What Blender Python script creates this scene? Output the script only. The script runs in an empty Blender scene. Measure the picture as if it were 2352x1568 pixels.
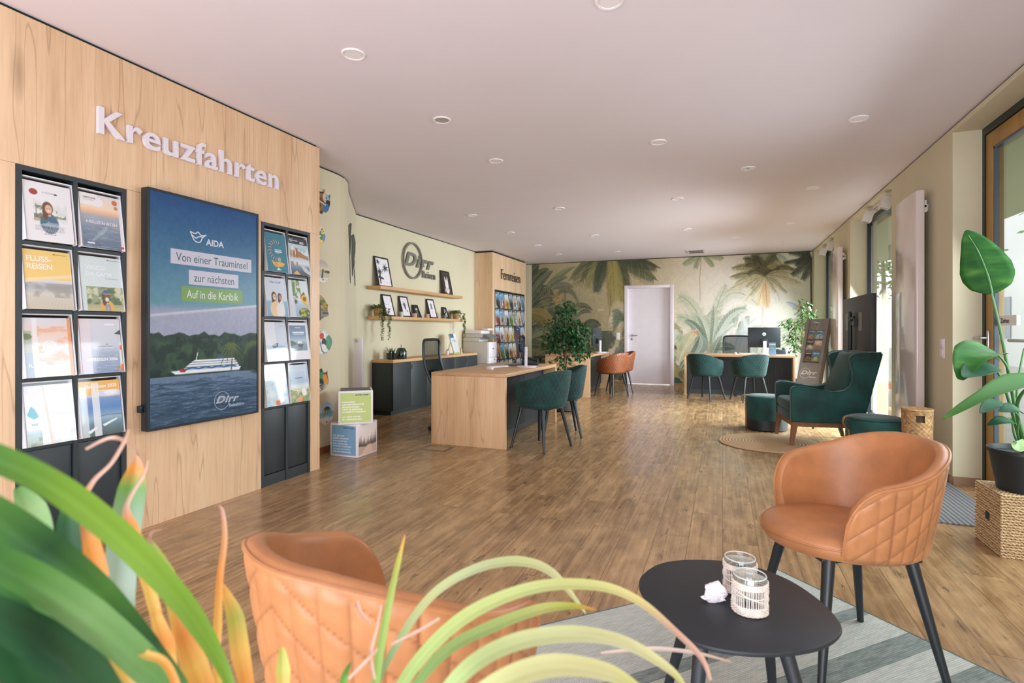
import bpy, bmesh, math, random
import numpy as np
from mathutils import Vector, Matrix
from math import sin, cos, pi, sqrt, atan2, radians as R

C = bpy.context.scene.collection
sc = bpy.context.scene
random.seed(7)
RNG = np.random.RandomState(11)

# ------------------------------------------------------------------ camera
YAW = math.atan(484 / 1250)
EYE = 1.16
cd = bpy.data.cameras.new('camera')
cd.sensor_fit = 'HORIZONTAL'; cd.sensor_width = 36; cd.lens = 1250 / 2352 * 36
cd.shift_y = -25 / 2352
cd.clip_start = 0.02; cd.clip_end = 200
cd.dof.use_dof = True; cd.dof.focus_distance = 3.2; cd.dof.aperture_fstop = 3.8
cam = bpy.data.objects.new('camera', cd); C.objects.link(cam)
cam.location = (0, 0, EYE); cam.rotation_euler = (pi / 2, 0, YAW)
sc.camera = cam

# ------------------------------------------------------------------ view, world, light
sc.view_settings.view_transform = 'Standard'; sc.view_settings.look = 'None'
sc.view_settings.exposure = 0.12; sc.view_settings.gamma = 1.0
sc.view_settings.use_curve_mapping = False
try:
    sc.cycles.use_denoising = True
    sc.cycles.max_bounces = 10; sc.cycles.diffuse_bounces = 6; sc.cycles.glossy_bounces = 4
    sc.cycles.transparent_max_bounces = 24; sc.cycles.transmission_bounces = 6
    sc.cycles.sample_clamp_indirect = 6.0
    sc.cycles.caustics_reflective = False; sc.cycles.caustics_refractive = False
except Exception:
    pass
wd = bpy.data.worlds.new('overcast_sky'); sc.world = wd; wd.use_nodes = True
bg = wd.node_tree.nodes['Background']
bg.inputs[0].default_value = (0.93, 0.95, 1.0, 1); bg.inputs[1].default_value = 2.0

def area(name, loc, rot, sx, sy, watts, col=(1, 1, 1), spread=180):
    l = bpy.data.lights.new(name, 'AREA'); l.shape = 'RECTANGLE'; l.size = sx; l.size_y = sy
    l.energy = watts; l.color = col; l.spread = R(spread)
    o = bpy.data.objects.new(name, l); C.objects.link(o); o.location = loc; o.rotation_euler = rot
    return o
DAY = (0.92, 0.99, 1.06)
# daylight coming in through the shop front behind the viewer and the openings of the right wall, plus one added fill
area('daylight_shop_front', (-0.75, -1.55, 1.35), (R(90), 0, 0), 4.4, 2.3, 74, DAY)
area('ceiling_fill_front', (-0.75, -1.5, .25), (R(138), 0, 0), 4.4, 1.0, 125, (0.93, 0.95, 1.08))  # added unseen lamp brightens the near ceiling in place of pavement bounce
area('daylight_entrance', (1.99, 3.8, 1.35), (R(62), 0, R(90)), 2.2, 2.2, 60, DAY, 150)
area('daylight_window_near', (1.99, 7.6, 1.25), (R(60), 0, R(90)), 1.8, 2.0, 290, DAY, 130)
area('daylight_window_far', (1.99, 10.6, 1.25), (R(62), 0, R(90)), 1.6, 2.0, 140, DAY, 130)

# ------------------------------------------------------------------ measuring: a pixel of the survey photo on a plane of the room
def ray(u, v):
    a, b = (u - 1176) / 1250, -(v - 759) / 1250
    return (a * cos(YAW) - sin(YAW), a * sin(YAW) + cos(YAW), b)
def on_x(u, v, X):
    d = ray(u, v); t = X / d[0]; return Vector((X, d[1] * t, EYE + d[2] * t))
def on_y(u, v, Y):
    d = ray(u, v); t = Y / d[1]; return Vector((d[0] * t, Y, EYE + d[2] * t))
def on_z(u, v, Z):
    d = ray(u, v); t = (Z - EYE) / d[2]; return Vector((d[0] * t, d[1] * t, Z))
def at(u, v, w):
    d = ray(u, v); return Vector((d[0] * w, d[1] * w, EYE + d[2] * w))

# ------------------------------------------------------------------ materials
def lin(c):
    return tuple((x / 255 / 12.92) if x / 255 <= 0.04045 else ((x / 255 + 0.055) / 1.055) ** 2.4 for x in c)
def rgba(c): return lin(c) + (1,)
class NT:
    def __init__(s, name):
        s.m = bpy.data.materials.new(name); s.m.use_nodes = True
        s.t = s.m.node_tree; s.b = s.t.nodes['Principled BSDF']; s.out = s.t.nodes['Material Output']
    def n(s, kind, **kw):
        x = s.t.nodes.new(kind)
        for k, v in kw.items():
            if k.startswith('i_'):
                x.inputs[k[2:].replace('_', ' ')].default_value = v
            else: setattr(x, k, v)
        return x
    def l(s, a, b): s.t.links.new(a, b)
    def coords(s, scale=(1, 1, 1), out='Object', rot=(0, 0, 0)):
        tc = s.n('ShaderNodeTexCoord'); mp = s.n('ShaderNodeMapping')
        mp.inputs['Scale'].default_value = scale; mp.inputs['Rotation'].default_value = rot
        s.l(tc.outputs[out], mp.inputs['Vector']); return mp.outputs['Vector']
    def ramp(s, fac, stops):
        r = s.n('ShaderNodeValToRGB'); e = r.color_ramp.elements
        while len(e) < len(stops): e.new(0.5)
        for k, (p, c) in enumerate(stops): e[k].position = p; e[k].color = rgba(c)
        s.l(fac, r.inputs['Fac']); return r.outputs['Color']
    def mix(s, a, b, fac, mode='MIX'):
        x = s.n('ShaderNodeMix', data_type='RGBA', blend_type=mode)
        for sock, val in ((x.inputs[6], a), (x.inputs[7], b), (x.inputs[0], fac)):
            if hasattr(val, 'is_output'): s.l(val, sock)
            else: sock.default_value = val
        return x.outputs[2]
    def noise(s, vec, scale, detail=4, rough=.55, dist=0):
        x = s.n('ShaderNodeTexNoise'); x.inputs['Scale'].default_value = scale
        x.inputs['Detail'].default_value = detail; x.inputs['Roughness'].default_value = rough
        x.inputs['Distortion'].default_value = dist
        if vec is not None: s.l(vec, x.inputs['Vector'])
        return x.outputs['Fac']
    def bump(s, h, strength=.3, dist=.002):
        b = s.n('ShaderNodeBump'); b.inputs['Strength'].default_value = strength
        b.inputs['Distance'].default_value = dist; s.l(h, b.inputs['Height']); s.l(b.outputs['Normal'], s.b.inputs['Normal'])
    def set(s, **kw):
        for k, v in kw.items(): s.b.inputs[k.replace('_', ' ')].default_value = v
        return s

def mat(name, c, rough=.5, metal=0, vary=0, vscale=8, bump=0, bscale=60, bdist=.001, sheen=0, coat=0, spec=.5):
    k = NT(name); k.set(Roughness=rough, Metallic=metal); k.b.inputs['Base Color'].default_value = rgba(c)
    k.b.inputs['Specular IOR Level'].default_value = spec
    if sheen: k.set(Sheen_Weight=sheen, Sheen_Roughness=.4)
    if coat: k.set(Coat_Weight=coat, Coat_Roughness=.1)
    v = k.coords()
    f = k.noise(v, vscale, 5)
    lo = tuple(max(0, x * (1 - vary)) for x in c); hi = tuple(min(255, x * (1 + vary)) for x in c)
    k.l(k.ramp(f, [(.3, lo), (.7, hi)]), k.b.inputs['Base Color'])
    if bump: k.bump(k.noise(v, bscale, 3), bump, bdist)
    return k.m

def wood(name, dark, mid, light, axis='z', scale=1.0, rough=.5, knots=True, fine=1.0):
    k = NT(name); k.set(Roughness=rough)
    sx = {'x': (.06, 1, 1), 'y': (1, .06, 1), 'z': (1, 1, .06)}[axis]
    v = k.coords(tuple(q * scale for q in sx))
    a = k.noise(v, 9, 6, .6, .6); b = k.noise(v, 55 * fine, 3, .6, .2); d = k.noise(k.coords(tuple(scale * (1 if q == 1 else .004) for q in sx)), 5.5, 1, .5)
    c1 = k.ramp(a, [(.28, dark), (.5, mid), (.72, light)])
    c2 = k.ramp(b, [(.3, tuple(q * .86 for q in mid)), (.6, light)])
    c3 = k.ramp(d, [(.35, tuple(q * .93 for q in mid)), (.65, light)])
    col = k.mix(k.mix(c1, c2, .4), c3, .35)
    if knots:
        kv = k.n('ShaderNodeTexVoronoi'); kv.inputs['Scale'].default_value = 2.2
        k.l(k.coords(tuple(scale * (.22 if q != 1 else 1) for q in sx)), kv.inputs['Vector'])
        kf = k.ramp(kv.outputs['Distance'], [(.02, (255, 255, 255)), (.09, (0, 0, 0))])
        col = k.mix(col, rgba(tuple(q * .55 for q in dark)), k.mix(kf, (0, 0, 0, 1), .35))
        cr = k.noise(v, 7, 2, .5, 0)
        lnz = k.ramp(cr, [(.492, (0, 0, 0)), (.5, (255, 255, 255)), (.508, (0, 0, 0))])
        fac = k.mix(lnz, (0, 0, 0, 1), .62)
        col = k.mix(col, rgba(tuple(q * .6 for q in dark)), fac)
    k.l(col, k.b.inputs['Base Color'])
    k.bump(b, .12, .0006)
    return k.m

def vcol(name, rough=.45, emit=0, coat=0, dim=1.0):
    k = NT(name); k.set(Roughness=rough)
    a = k.n('ShaderNodeVertexColor', layer_name='Col')
    k.l(a.outputs['Color'], k.b.inputs['Base Color'])
    if coat: k.set(Coat_Weight=coat, Coat_Roughness=.06)
    if emit:
        k.l(a.outputs['Color'], k.b.inputs['Emission Color']); k.b.inputs['Emission Strength'].default_value = emit
    return k.m

def clear(name, tint=(1, 1, 1), ior=1.5, rough=.02, gain=1.0):
    k = NT(name); t = k.t
    tr = k.n('ShaderNodeBsdfTransparent'); tr.inputs[0].default_value = tint + (1,)
    gl = k.n('ShaderNodeBsdfGlossy'); gl.inputs['Roughness'].default_value = rough; gl.inputs[0].default_value = (1, 1, 1, 1)
    # Schlick from the facing term so both faces of a pane reflect alike
    lw = k.n('ShaderNodeLayerWeight'); lw.inputs['Blend'].default_value = .5
    pw = k.n('ShaderNodeMath', operation='POWER'); pw.inputs[1].default_value = 5.0; k.l(lw.outputs['Facing'], pw.inputs[0])
    ma = k.n('ShaderNodeMath', operation='MULTIPLY_ADD'); ma.inputs[1].default_value = .9 * gain; ma.inputs[2].default_value = .05 * gain; ma.use_clamp = True
    k.l(pw.outputs[0], ma.inputs[0])
    mx = k.n('ShaderNodeMixShader'); k.l(ma.outputs[0], mx.inputs[0]); k.l(tr.outputs[0], mx.inputs[1]); k.l(gl.outputs[0], mx.inputs[2])
    k.l(mx.outputs[0], k.out.inputs['Surface']); t.nodes.remove(k.b)
    return k.m

# ------------------------------------------------------------------ mesh building
class MB:
    def __init__(s): s.v = []; s.f = []; s.sm = []; s.mi = []; s.col = None; s.cur = 0
    def add(s, vs, fs, smooth=False):
        o = len(s.v); s.v += [tuple(p) for p in vs]
        for f in fs: s.f.append(tuple(i + o for i in f)); s.sm.append(smooth); s.mi.append(s.cur)
        return s
    def box(s, x0, x1, y0, y1, z0, z1, M=None, bev=0, seg=2):
        x0, x1 = min(x0, x1), max(x0, x1); y0, y1 = min(y0, y1), max(y0, y1); z0, z1 = min(z0, z1), max(z0, z1)
        if bev:
            b = bmesh.new(); bmesh.ops.create_cube(b, size=1)
            for p in b.verts: p.co = Vector(((x0 + x1) / 2 + p.co.x * (x1 - x0), (y0 + y1) / 2 + p.co.y * (y1 - y0), (z0 + z1) / 2 + p.co.z * (z1 - z0)))
            bmesh.ops.bevel(b, geom=b.edges[:], offset=min(bev, .49 * min(x1 - x0, y1 - y0, z1 - z0)), segments=seg, profile=.5, affect='EDGES')
            return s.bm(b, M, True)
        vs = [(x, y, z) for z in (z0, z1) for y in (y0, y1) for x in (x0, x1)]
        if M is not None: vs = [M @ Vector(p) for p in vs]
        return s.add(vs, [(0, 2, 3, 1), (4, 5, 7, 6), (0, 1, 5, 4), (2, 6, 7, 3), (0, 4, 6, 2), (1, 3, 7, 5)])
    def bm(s, b, M=None, smooth=False):
        b.verts.index_update()
        vs = [(M @ p.co) if M is not None else p.co.copy() for p in b.verts]
        s.add(vs, [tuple(q.index for q in f.verts) for f in b.faces], smooth); b.free(); return s
    def tube(s, pts, rad, n=8, caps=True):
        pts = [Vector(p) for p in pts]
        if not hasattr(rad, '__len__'): rad = [rad] * len(pts)
        vs = []; up = None
        for i, p in enumerate(pts):
            d = (pts[min(i + 1, len(pts) - 1)] - pts[max(i - 1, 0)])
            d = d.normalized() if d.length > 1e-9 else Vector((0, 0, 1))
            if up is None: up = Vector((0, 0, 1)) if abs(d.z) < .9 else Vector((1, 0, 0))
            a = d.cross(up)
            a = a.normalized() if a.length > 1e-6 else d.orthogonal().normalized()
            b = a.cross(d).normalized(); up = b
            for k in range(n):
                t = 2 * pi * k / n; vs.append(p + (a * cos(t) + b * sin(t)) * rad[i])
        fs = []
        for i in range(len(pts) - 1):
            for k in range(n): fs.append((i * n + k, i * n + (k + 1) % n, (i + 1) * n + (k + 1) % n, (i + 1) * n + k))
        s.add(vs, fs, True)
        if caps:
            o = len(s.v) - len(vs); m = len(pts) - 1
            s.f.append(tuple(o + k for k in range(n - 1, -1, -1))); s.sm.append(False); s.mi.append(s.cur)
            s.f.append(tuple(o + m * n + k for k in range(n))); s.sm.append(False); s.mi.append(s.cur)
        return s
    def lathe(s, prof, n=24, c=(0, 0, 0), M=None, smooth=True):
        vs = []
        for r, z in prof:
            for k in range(n):
                p = Vector((c[0] + r * cos(2 * pi * k / n), c[1] + r * sin(2 * pi * k / n), c[2] + z))
                vs.append(M @ p if M is not None else p)
        fs = [(i * n + k, i * n + (k + 1) % n, (i + 1) * n + (k + 1) % n, (i + 1) * n + k) for i in range(len(prof) - 1) for k in range(n)]
        o = len(s.v); s.add(vs, fs, smooth)
        for i, fl in ((0, True), (len(prof) - 1, False)):
            if prof[i][0] > 1e-4:
                q = [o + i * n + k for k in range(n)]
                s.f.append(tuple(reversed(q) if fl else q)); s.sm.append(False); s.mi.append(s.cur)
        return s
    def prism(s, poly, h0, h1, M=None, bev=0, seg=2):
        """poly in local (x,y), extruded along local z from h0 to h1, then moved by M"""
        b = bmesh.new()
        lo = [b.verts.new((p[0], p[1], h0)) for p in poly]; hi = [b.verts.new((p[0], p[1], h1)) for p in poly]
        n = len(poly)
        try:
            b.faces.new(lo[::-1]); b.faces.new(hi)
            for k in range(n): b.faces.new((lo[k], lo[(k + 1) % n], hi[(k + 1) % n], hi[k]))
        except ValueError: pass
        bmesh.ops.recalc_face_normals(b, faces=b.faces[:])
        if bev:
            e = [x for x in b.edges if len(x.link_faces) == 2 and x.calc_face_angle(0) > .6]
            bmesh.ops.bevel(b, geom=e, offset=bev, segments=seg, profile=.5, affect='EDGES', clamp_overlap=True)
        return s.bm(b, M, bool(bev))
    def grid(s, fn, nu, nv, closed_u=False, smooth=True, skip=None, flip=False):
        vs = [fn(i / (nu if closed_u else nu - 1), j / (nv - 1)) for j in range(nv) for i in range(nu)]
        fs = []
        for j in range(nv - 1):
            for i in range(nu if closed_u else nu - 1):
                if skip and skip(i, j): continue
                k = (i + 1) % nu
                q = (j * nu + i, j * nu + k, (j + 1) * nu + k, (j + 1) * nu + i)
                fs.append(q[::-1] if flip else q)
        return s.add(vs, fs, smooth)
    def build(s, name, m=None, parent=None, loc=None, rot=None, autos=True):
        me = bpy.data.meshes.new(name); me.from_pydata(s.v, [], s.f)
        ms = m if isinstance(m, (list, tuple)) else [m]
        for q in ms:
            if q: me.materials.append(q)
        me.polygons.foreach_set('use_smooth', s.sm)
        if max(s.mi or [0]) > 0: me.polygons.foreach_set('material_index', s.mi)
        me.validate(); me.update()
        if autos and any(s.sm):
            try: me.set_sharp_from_angle(angle=R(42))
            except Exception: pass
        o = bpy.data.objects.new(name, me); C.objects.link(o)
        if parent is not None: o.parent = parent
        if loc is not None: o.location = loc
        if rot is not None: o.rotation_euler = rot
        return o

def tag(o, label=None, cat=None, group=None, kind=None):
    if label: o['label'] = label
    if cat: o['category'] = cat
    if group: o['group'] = group
    if kind: o['kind'] = kind
    return o
def thing(name, loc, label, cat, group=None, rz=0):
    o = bpy.data.objects.new(name, None); C.objects.link(o); o.empty_display_size = .1
    o.location = loc; o.rotation_euler = (0, 0, rz); return tag(o, label, cat, group)
def struct(o): o['kind'] = 'structure'; return o
def dup(root, loc, rz, label=None, group=None):
    r = root.copy(); C.objects.link(r); r.location = loc; r.rotation_euler = (0, 0, rz)
    if label: r['label'] = label
    if group: r['group'] = group
    for ch in list(root.children):
        c = ch.copy(); C.objects.link(c); c.parent = r
        for g in ch.children:
            d = g.copy(); C.objects.link(d); d.parent = c
    return r
def frame_m(origin, ex, ey):
    """matrix whose local x,y,z are ex, ey, ex x ey, at origin"""
    ex = Vector(ex).normalized(); ey = Vector(ey).normalized(); ez = ex.cross(ey)
    m = Matrix((ex, ey, ez)).transposed().to_4x4(); m.translation = Vector(origin); return m

# ------------------------------------------------------------------ lettering
def glyphs(txt, size=1.0, shear=0, bold=0, spacing=1.0, xs=1.0, depth=0, align='LEFT', res=3, line=1.0):
    cu = bpy.data.curves.new('lettering', 'FONT'); cu.body = txt; cu.size = size; cu.shear = shear; cu.offset = bold * size
    cu.space_character = spacing; cu.align_x = align; cu.extrude = depth; cu.resolution_u = res; cu.space_line = line
    o = bpy.data.objects.new('lettering', cu)
    me = o.to_mesh()
    vs = [(p.co.x * xs, p.co.y, p.co.z) for p in me.vertices]; fs = [tuple(p.vertices) for p in me.polygons]
    o.to_mesh_clear(); bpy.data.objects.remove(o); bpy.data.curves.remove(cu)
    return vs, fs
def fit_text(txt, w, h=None, **kw):
    """glyphs scaled to width w (and height h when given), origin at lower left of the ink"""
    vs, fs = glyphs(txt, **kw)
    xs = [p[0] for p in vs]; ys = [p[1] for p in vs]
    kx = w / (max(xs) - min(xs)); ky = kx if h is None else h / (max(ys) - min(ys))
    return [((p[0] - min(xs)) * kx, (p[1] - min(ys)) * ky, p[2]) for p in vs], fs

# ------------------------------------------------------------------ printed pictures: painted in memory on a fine grid of coloured points
class Art:
    def __init__(s, W, H, c=(255, 255, 255)):
        s.W, s.H = W, H; s.a = np.empty((H, W, 3)); s.a[:] = c
        s.X, s.Y = np.meshgrid((np.arange(W) + .5) / W, 1 - (np.arange(H) + .5) / H)   # 0..1, y up
        s.k = H / W
    def blend(s, m, c, sl=None):
        c = np.asarray(c, float)
        v = s.a if sl is None else s.a[sl]
        v += (c - v) * np.clip(m, 0, 1)[..., None]
    def vgrad(s, stops, y0=0, y1=1, x0=0, x1=1):
        m = (s.Y >= y0) & (s.Y <= y1) & (s.X >= x0) & (s.X <= x1)
        t = (s.Y - y0) / (y1 - y0); ps = [p for p, _ in stops]
        col = np.stack([np.interp(t, ps, [c[k] for _, c in stops]) for k in range(3)], -1)
        s.a[m] = col[m]; return s
    def rect(s, x0, x1, y0, y1, c, al=1): s.blend(((s.X >= x0) & (s.X <= x1) & (s.Y >= y0) & (s.Y <= y1)) * al, c); return s
    def ell(s, cx, cy, rx, ry, c, al=1, soft=.12, rot=0):
        dx = s.X - cx; dy = s.Y - cy
        if rot: dx, dy = dx * cos(rot) + dy * sin(rot) * s.k, -dx * sin(rot) / s.k + dy * cos(rot)
        d = np.sqrt((dx / rx) ** 2 + (dy / ry) ** 2); s.blend(np.clip((1 - d) / soft + .5, 0, 1) * al, c); return s
    def ring(s, cx, cy, r, w, c, al=1):
        d = np.abs(np.hypot(s.X - cx, (s.Y - cy) * s.k) - r); s.blend(np.clip((w - d) * s.W + .5, 0, 1) * al, c); return s
    def poly(s, pts, c, al=1):
        xs = [p[0] for p in pts]; ys = [p[1] for p in pts]
        i0 = max(0, int(min(xs) * s.W) - 1); i1 = min(s.W, int(max(xs) * s.W) + 2)
        j0 = max(0, int((1 - max(ys)) * s.H) - 1); j1 = min(s.H, int((1 - min(ys)) * s.H) + 2)
        if i1 <= i0 or j1 <= j0: return s
        sl = (slice(j0, j1), slice(i0, i1)); acc = 0
        for ox, oy in ((-.25, -.25), (.25, -.25), (-.25, .25), (.25, .25)):
            X = s.X[sl] + ox / s.W; Y = s.Y[sl] + oy / s.H; ins = np.zeros(X.shape, bool)
            n = len(pts)
            for q in range(n):
                ax, ay = pts[q]; bx, by = pts[(q + 1) % n]
                if ay == by: continue
                cr = ((ay > Y) != (by > Y)) & (X < (bx - ax) * (Y - ay) / (by - ay) + ax); ins ^= cr
            acc = acc + ins / 4
        s.blend(acc * al, c, sl); return s
    def line(s, pts, w, c, al=1, w1=None):
        """polyline, width in units of picture width, tapering to w1"""
        if w1 is None: w1 = w
        n = len(pts) - 1
        for q in range(n):
            ax, ay = pts[q]; bx, by = pts[q + 1]; wa = w + (w1 - w) * q / n; wb = w + (w1 - w) * (q + 1) / n
            m = max(wa, wb) + 1.5 / s.W
            i0 = max(0, int((min(ax, bx) - m) * s.W)); i1 = min(s.W, int((max(ax, bx) + m) * s.W) + 2)
            j0 = max(0, int((1 - max(ay, by) - m / s.k) * s.H)); j1 = min(s.H, int((1 - min(ay, by) + m / s.k) * s.H) + 2)
            if i1 <= i0 or j1 <= j0: continue
            sl = (slice(j0, j1), slice(i0, i1))
            X = s.X[sl]; Y = s.Y[sl] * s.k; A = ay * s.k; B = by * s.k
            L2 = (bx - ax) ** 2 + (B - A) ** 2 + 1e-12
            t = np.clip(((X - ax) * (bx - ax) + (Y - A) * (B - A)) / L2, 0, 1)
            d = np.hypot(X - ax - t * (bx - ax), Y - A - t * (B - A)); ww = wa + (wb - wa) * t
            s.blend(np.clip((ww / 2 - d) * s.W + .5, 0, 1) * al, c, sl)
        return s
    def noise(s, n, seed=0, stretch=(1, 1)):
        r = np.random.RandomState(seed); out = 0; amp = 1; tot = 0
        for o in range(4):
            gx = max(2, int(n * stretch[0] * 2 ** o)); gy = max(2, int(n * stretch[1] * s.k * 2 ** o)); g = r.rand(gy + 2, gx + 2)
            x = s.X * gx; y = s.Y * gy; xi = x.astype(int); yi = y.astype(int); fx = x - xi; fy = y - yi
            fx = fx * fx * (3 - 2 * fx); fy = fy * fy * (3 - 2 * fy)
            v = (g[yi, xi] * (1 - fx) + g[yi, xi + 1] * fx) * (1 - fy) + (g[yi + 1, xi] * (1 - fx) + g[yi + 1, xi + 1] * fx) * fy
            out = out + v * amp; tot += amp; amp *= .55
        return out / tot
    def grain(s, n, amt, seed=0, stretch=(1, 1), reg=None):
        d = ((s.noise(n, seed, stretch) - .5) * 2 * amt)[..., None]
        if reg is None: s.a += d
        else:
            x0, x1, y0, y1 = reg; m = (s.X >= x0) & (s.X <= x1) & (s.Y >= y0) & (s.Y <= y1); s.a[m] += d[m]
        return s
    def cloud(s, n, seed, lo, hi, c, al=1, reg=(0, 1, 0, 1), stretch=(1, 1)):
        m = np.clip((s.noise(n, seed, stretch) - lo) / (hi - lo), 0, 1) * al
        m = m * ((s.X >= reg[0]) & (s.X <= reg[1]) & (s.Y >= reg[2]) & (s.Y <= reg[3])); s.blend(m, c); return s
    def sheet(s, M, w, h, keep=None):
        """verts, faces, linear colours of the picture as a fine sheet in local (x,y) of M, w x h, origin lower left"""
        W, H = s.W, s.H
        gx = np.linspace(0, w, W); gy = np.linspace(h, 0, H); X, Y = np.meshgrid(gx, gy)
        P = np.stack([X.ravel(), Y.ravel(), np.zeros(W * H), np.ones(W * H)], 0)
        V = (np.array(M) @ P)[:3].T
        a = np.arange(W * H).reshape(H, W)
        F = np.stack([a[1:, :-1], a[1:, 1:], a[:-1, 1:], a[:-1, :-1]], -1)
        if keep is not None:
            kk = keep(s.X, s.Y); F = F[kk[1:, :-1] & kk[1:, 1:] & kk[:-1, 1:] & kk[:-1, :-1]]
        F = F.reshape(-1, 4)
        c = np.clip(s.a, 0, 255) / 255; L = np.where(c <= .04045, c / 12.92, ((c + .055) / 1.055) ** 2.4).reshape(-1, 3)
        return V, F, L

class CM:
    """one mesh whose colours live in the point attribute 'Col'"""
    def __init__(s): s.V = []; s.F4 = []; s.FN = []; s.L = []; s.n = 0
    def sheet(s, V, F, L): s.V.append(np.asarray(V)); s.F4.append(np.asarray(F) + s.n); s.L.append(L); s.n += len(V); return s
    def flat(s, vs, fs, c, M=None):
        if M is not None: vs = [M @ Vector(p) for p in vs]
        s.V.append(np.array([tuple(p) for p in vs], float)); s.FN += [tuple(i + s.n for i in f) for f in fs]
        s.L.append(np.tile(np.array(lin(c)), (len(vs), 1))); s.n += len(vs); return s
    def text(s, txt, x, y, w, c, M, h=None, lift=.0004, **kw):
        vs, fs = fit_text(txt, w, h, **kw)
        return s.flat([(p[0] + x, p[1] + y, p[2] + lift) for p in vs], fs, c, M)
    def box(s, x0, x1, y0, y1, z0, z1, c, M=None):
        b = MB().box(x0, x1, y0, y1, z0, z1); return s.flat([Vector(p) for p in b.v], b.f, c, M)
    def build(s, name, m, parent=None, loc=None, rot=None):
        V = np.concatenate(s.V); L = np.concatenate(s.L)
        f4 = np.concatenate(s.F4) if s.F4 else np.zeros((0, 4), int)
        me = bpy.data.meshes.new(name)
        nl = f4.size + sum(len(f) for f in s.FN); npoly = len(f4) + len(s.FN)
        me.vertices.add(len(V)); me.vertices.foreach_set('co', V.astype(np.float32).ravel())
        me.loops.add(nl); me.polygons.add(npoly)
        idx = np.concatenate([f4.ravel(), np.array([i for f in s.FN for i in f], int)]).astype(np.int32)
        me.loops.foreach_set('vertex_index', idx)
        lens = [4] * len(f4) + [len(f) for f in s.FN]; st = np.concatenate([[0], np.cumsum(lens)[:-1]]).astype(np.int32)
        me.polygons.foreach_set('loop_start', st)
        at_ = me.color_attributes.new('Col', 'FLOAT_COLOR', 'POINT')
        at_.data.foreach_set('color', np.concatenate([L, np.ones((len(L), 1))], 1).astype(np.float32).ravel())
        me.materials.append(m); me.update(calc_edges=True); me.validate()
        o = bpy.data.objects.new(name, me); C.objects.link(o)
        if parent is not None: o.parent = parent
        if loc is not None: o.location = loc
        if rot is not None: o.rotation_euler = rot
        return o
# ------------------------------------------------------------------ palette
OAK = wood('oak_board', (196, 152, 112), (218, 182, 144), (232, 202, 168), 'z', rough=.34)
OAKX = wood('oak_top', (168, 124, 84), (194, 150, 106), (210, 170, 128), 'y', rough=.42)
OAKXX = wood('oak_shelf_wood', (186, 138, 88), (206, 160, 108), (220, 180, 130), 'y', rough=.5, knots=False)
WALNUT = wood('walnut_wood', (92, 56, 36), (122, 78, 52), (146, 98, 66), 'z', scale=3, knots=False, rough=.4)
PAINT = mat('sage_wall_paint', (208, 200, 173), .75, vary=.012, vscale=2)
WHITE_CEIL = mat('ceiling_white', (230, 222, 229), .8, vary=.006, vscale=1.5)
DARK = mat('rack_black', (40, 48, 52), .45, vary=.04)
BLACKIN = mat('rack_inside_black', (22, 32, 36), .6)
GAP = mat('shadow_gap_black', (28, 40, 42), .9)
WHITE = mat('white_lacquer', (228, 220, 226), .3, vary=.01)
WHITEM = mat('white_matt', (226, 219, 224), .5)
GLOSSW = mat('white_glass_front', (222, 212, 214), .08, coat=.6)
STEEL = mat('brushed_steel', (190, 190, 192), .3, metal=1)
BLACKM = mat('black_metal', (26, 34, 38), .35, vary=.05)
BLACKP = mat('black_plastic', (24, 32, 36), .4, vary=.05)
MESHY = None
TEAL = mat('green_velvet', (10, 66, 62), .75, vary=.28, vscale=7, sheen=.15, bump=.15, bscale=300)
CLEAR = clear('acrylic_clear', (.98, .99, .99), rough=.05, gain=.6)
GLASS = clear('window_glass', (.93, .97, .95))
PRINT = vcol('printed_paper', .4)
PRINTM = vcol('printed_matt', .7)
OCHRE = wood('ochre_door_wood', (140, 102, 44), (160, 120, 56), (176, 136, 70), 'z', scale=2, knots=False, rough=.45)
GREY = mat('stone_grey', (128, 124, 122), .6, vary=.04, bump=.1)
LETTER = mat('brushed_letter_white', (222, 216, 226), .35)
LETTERG = mat('letter_grey', (118, 116, 108), .45)
LETTERD = mat('letter_dark', (62, 58, 52), .5)

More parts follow.
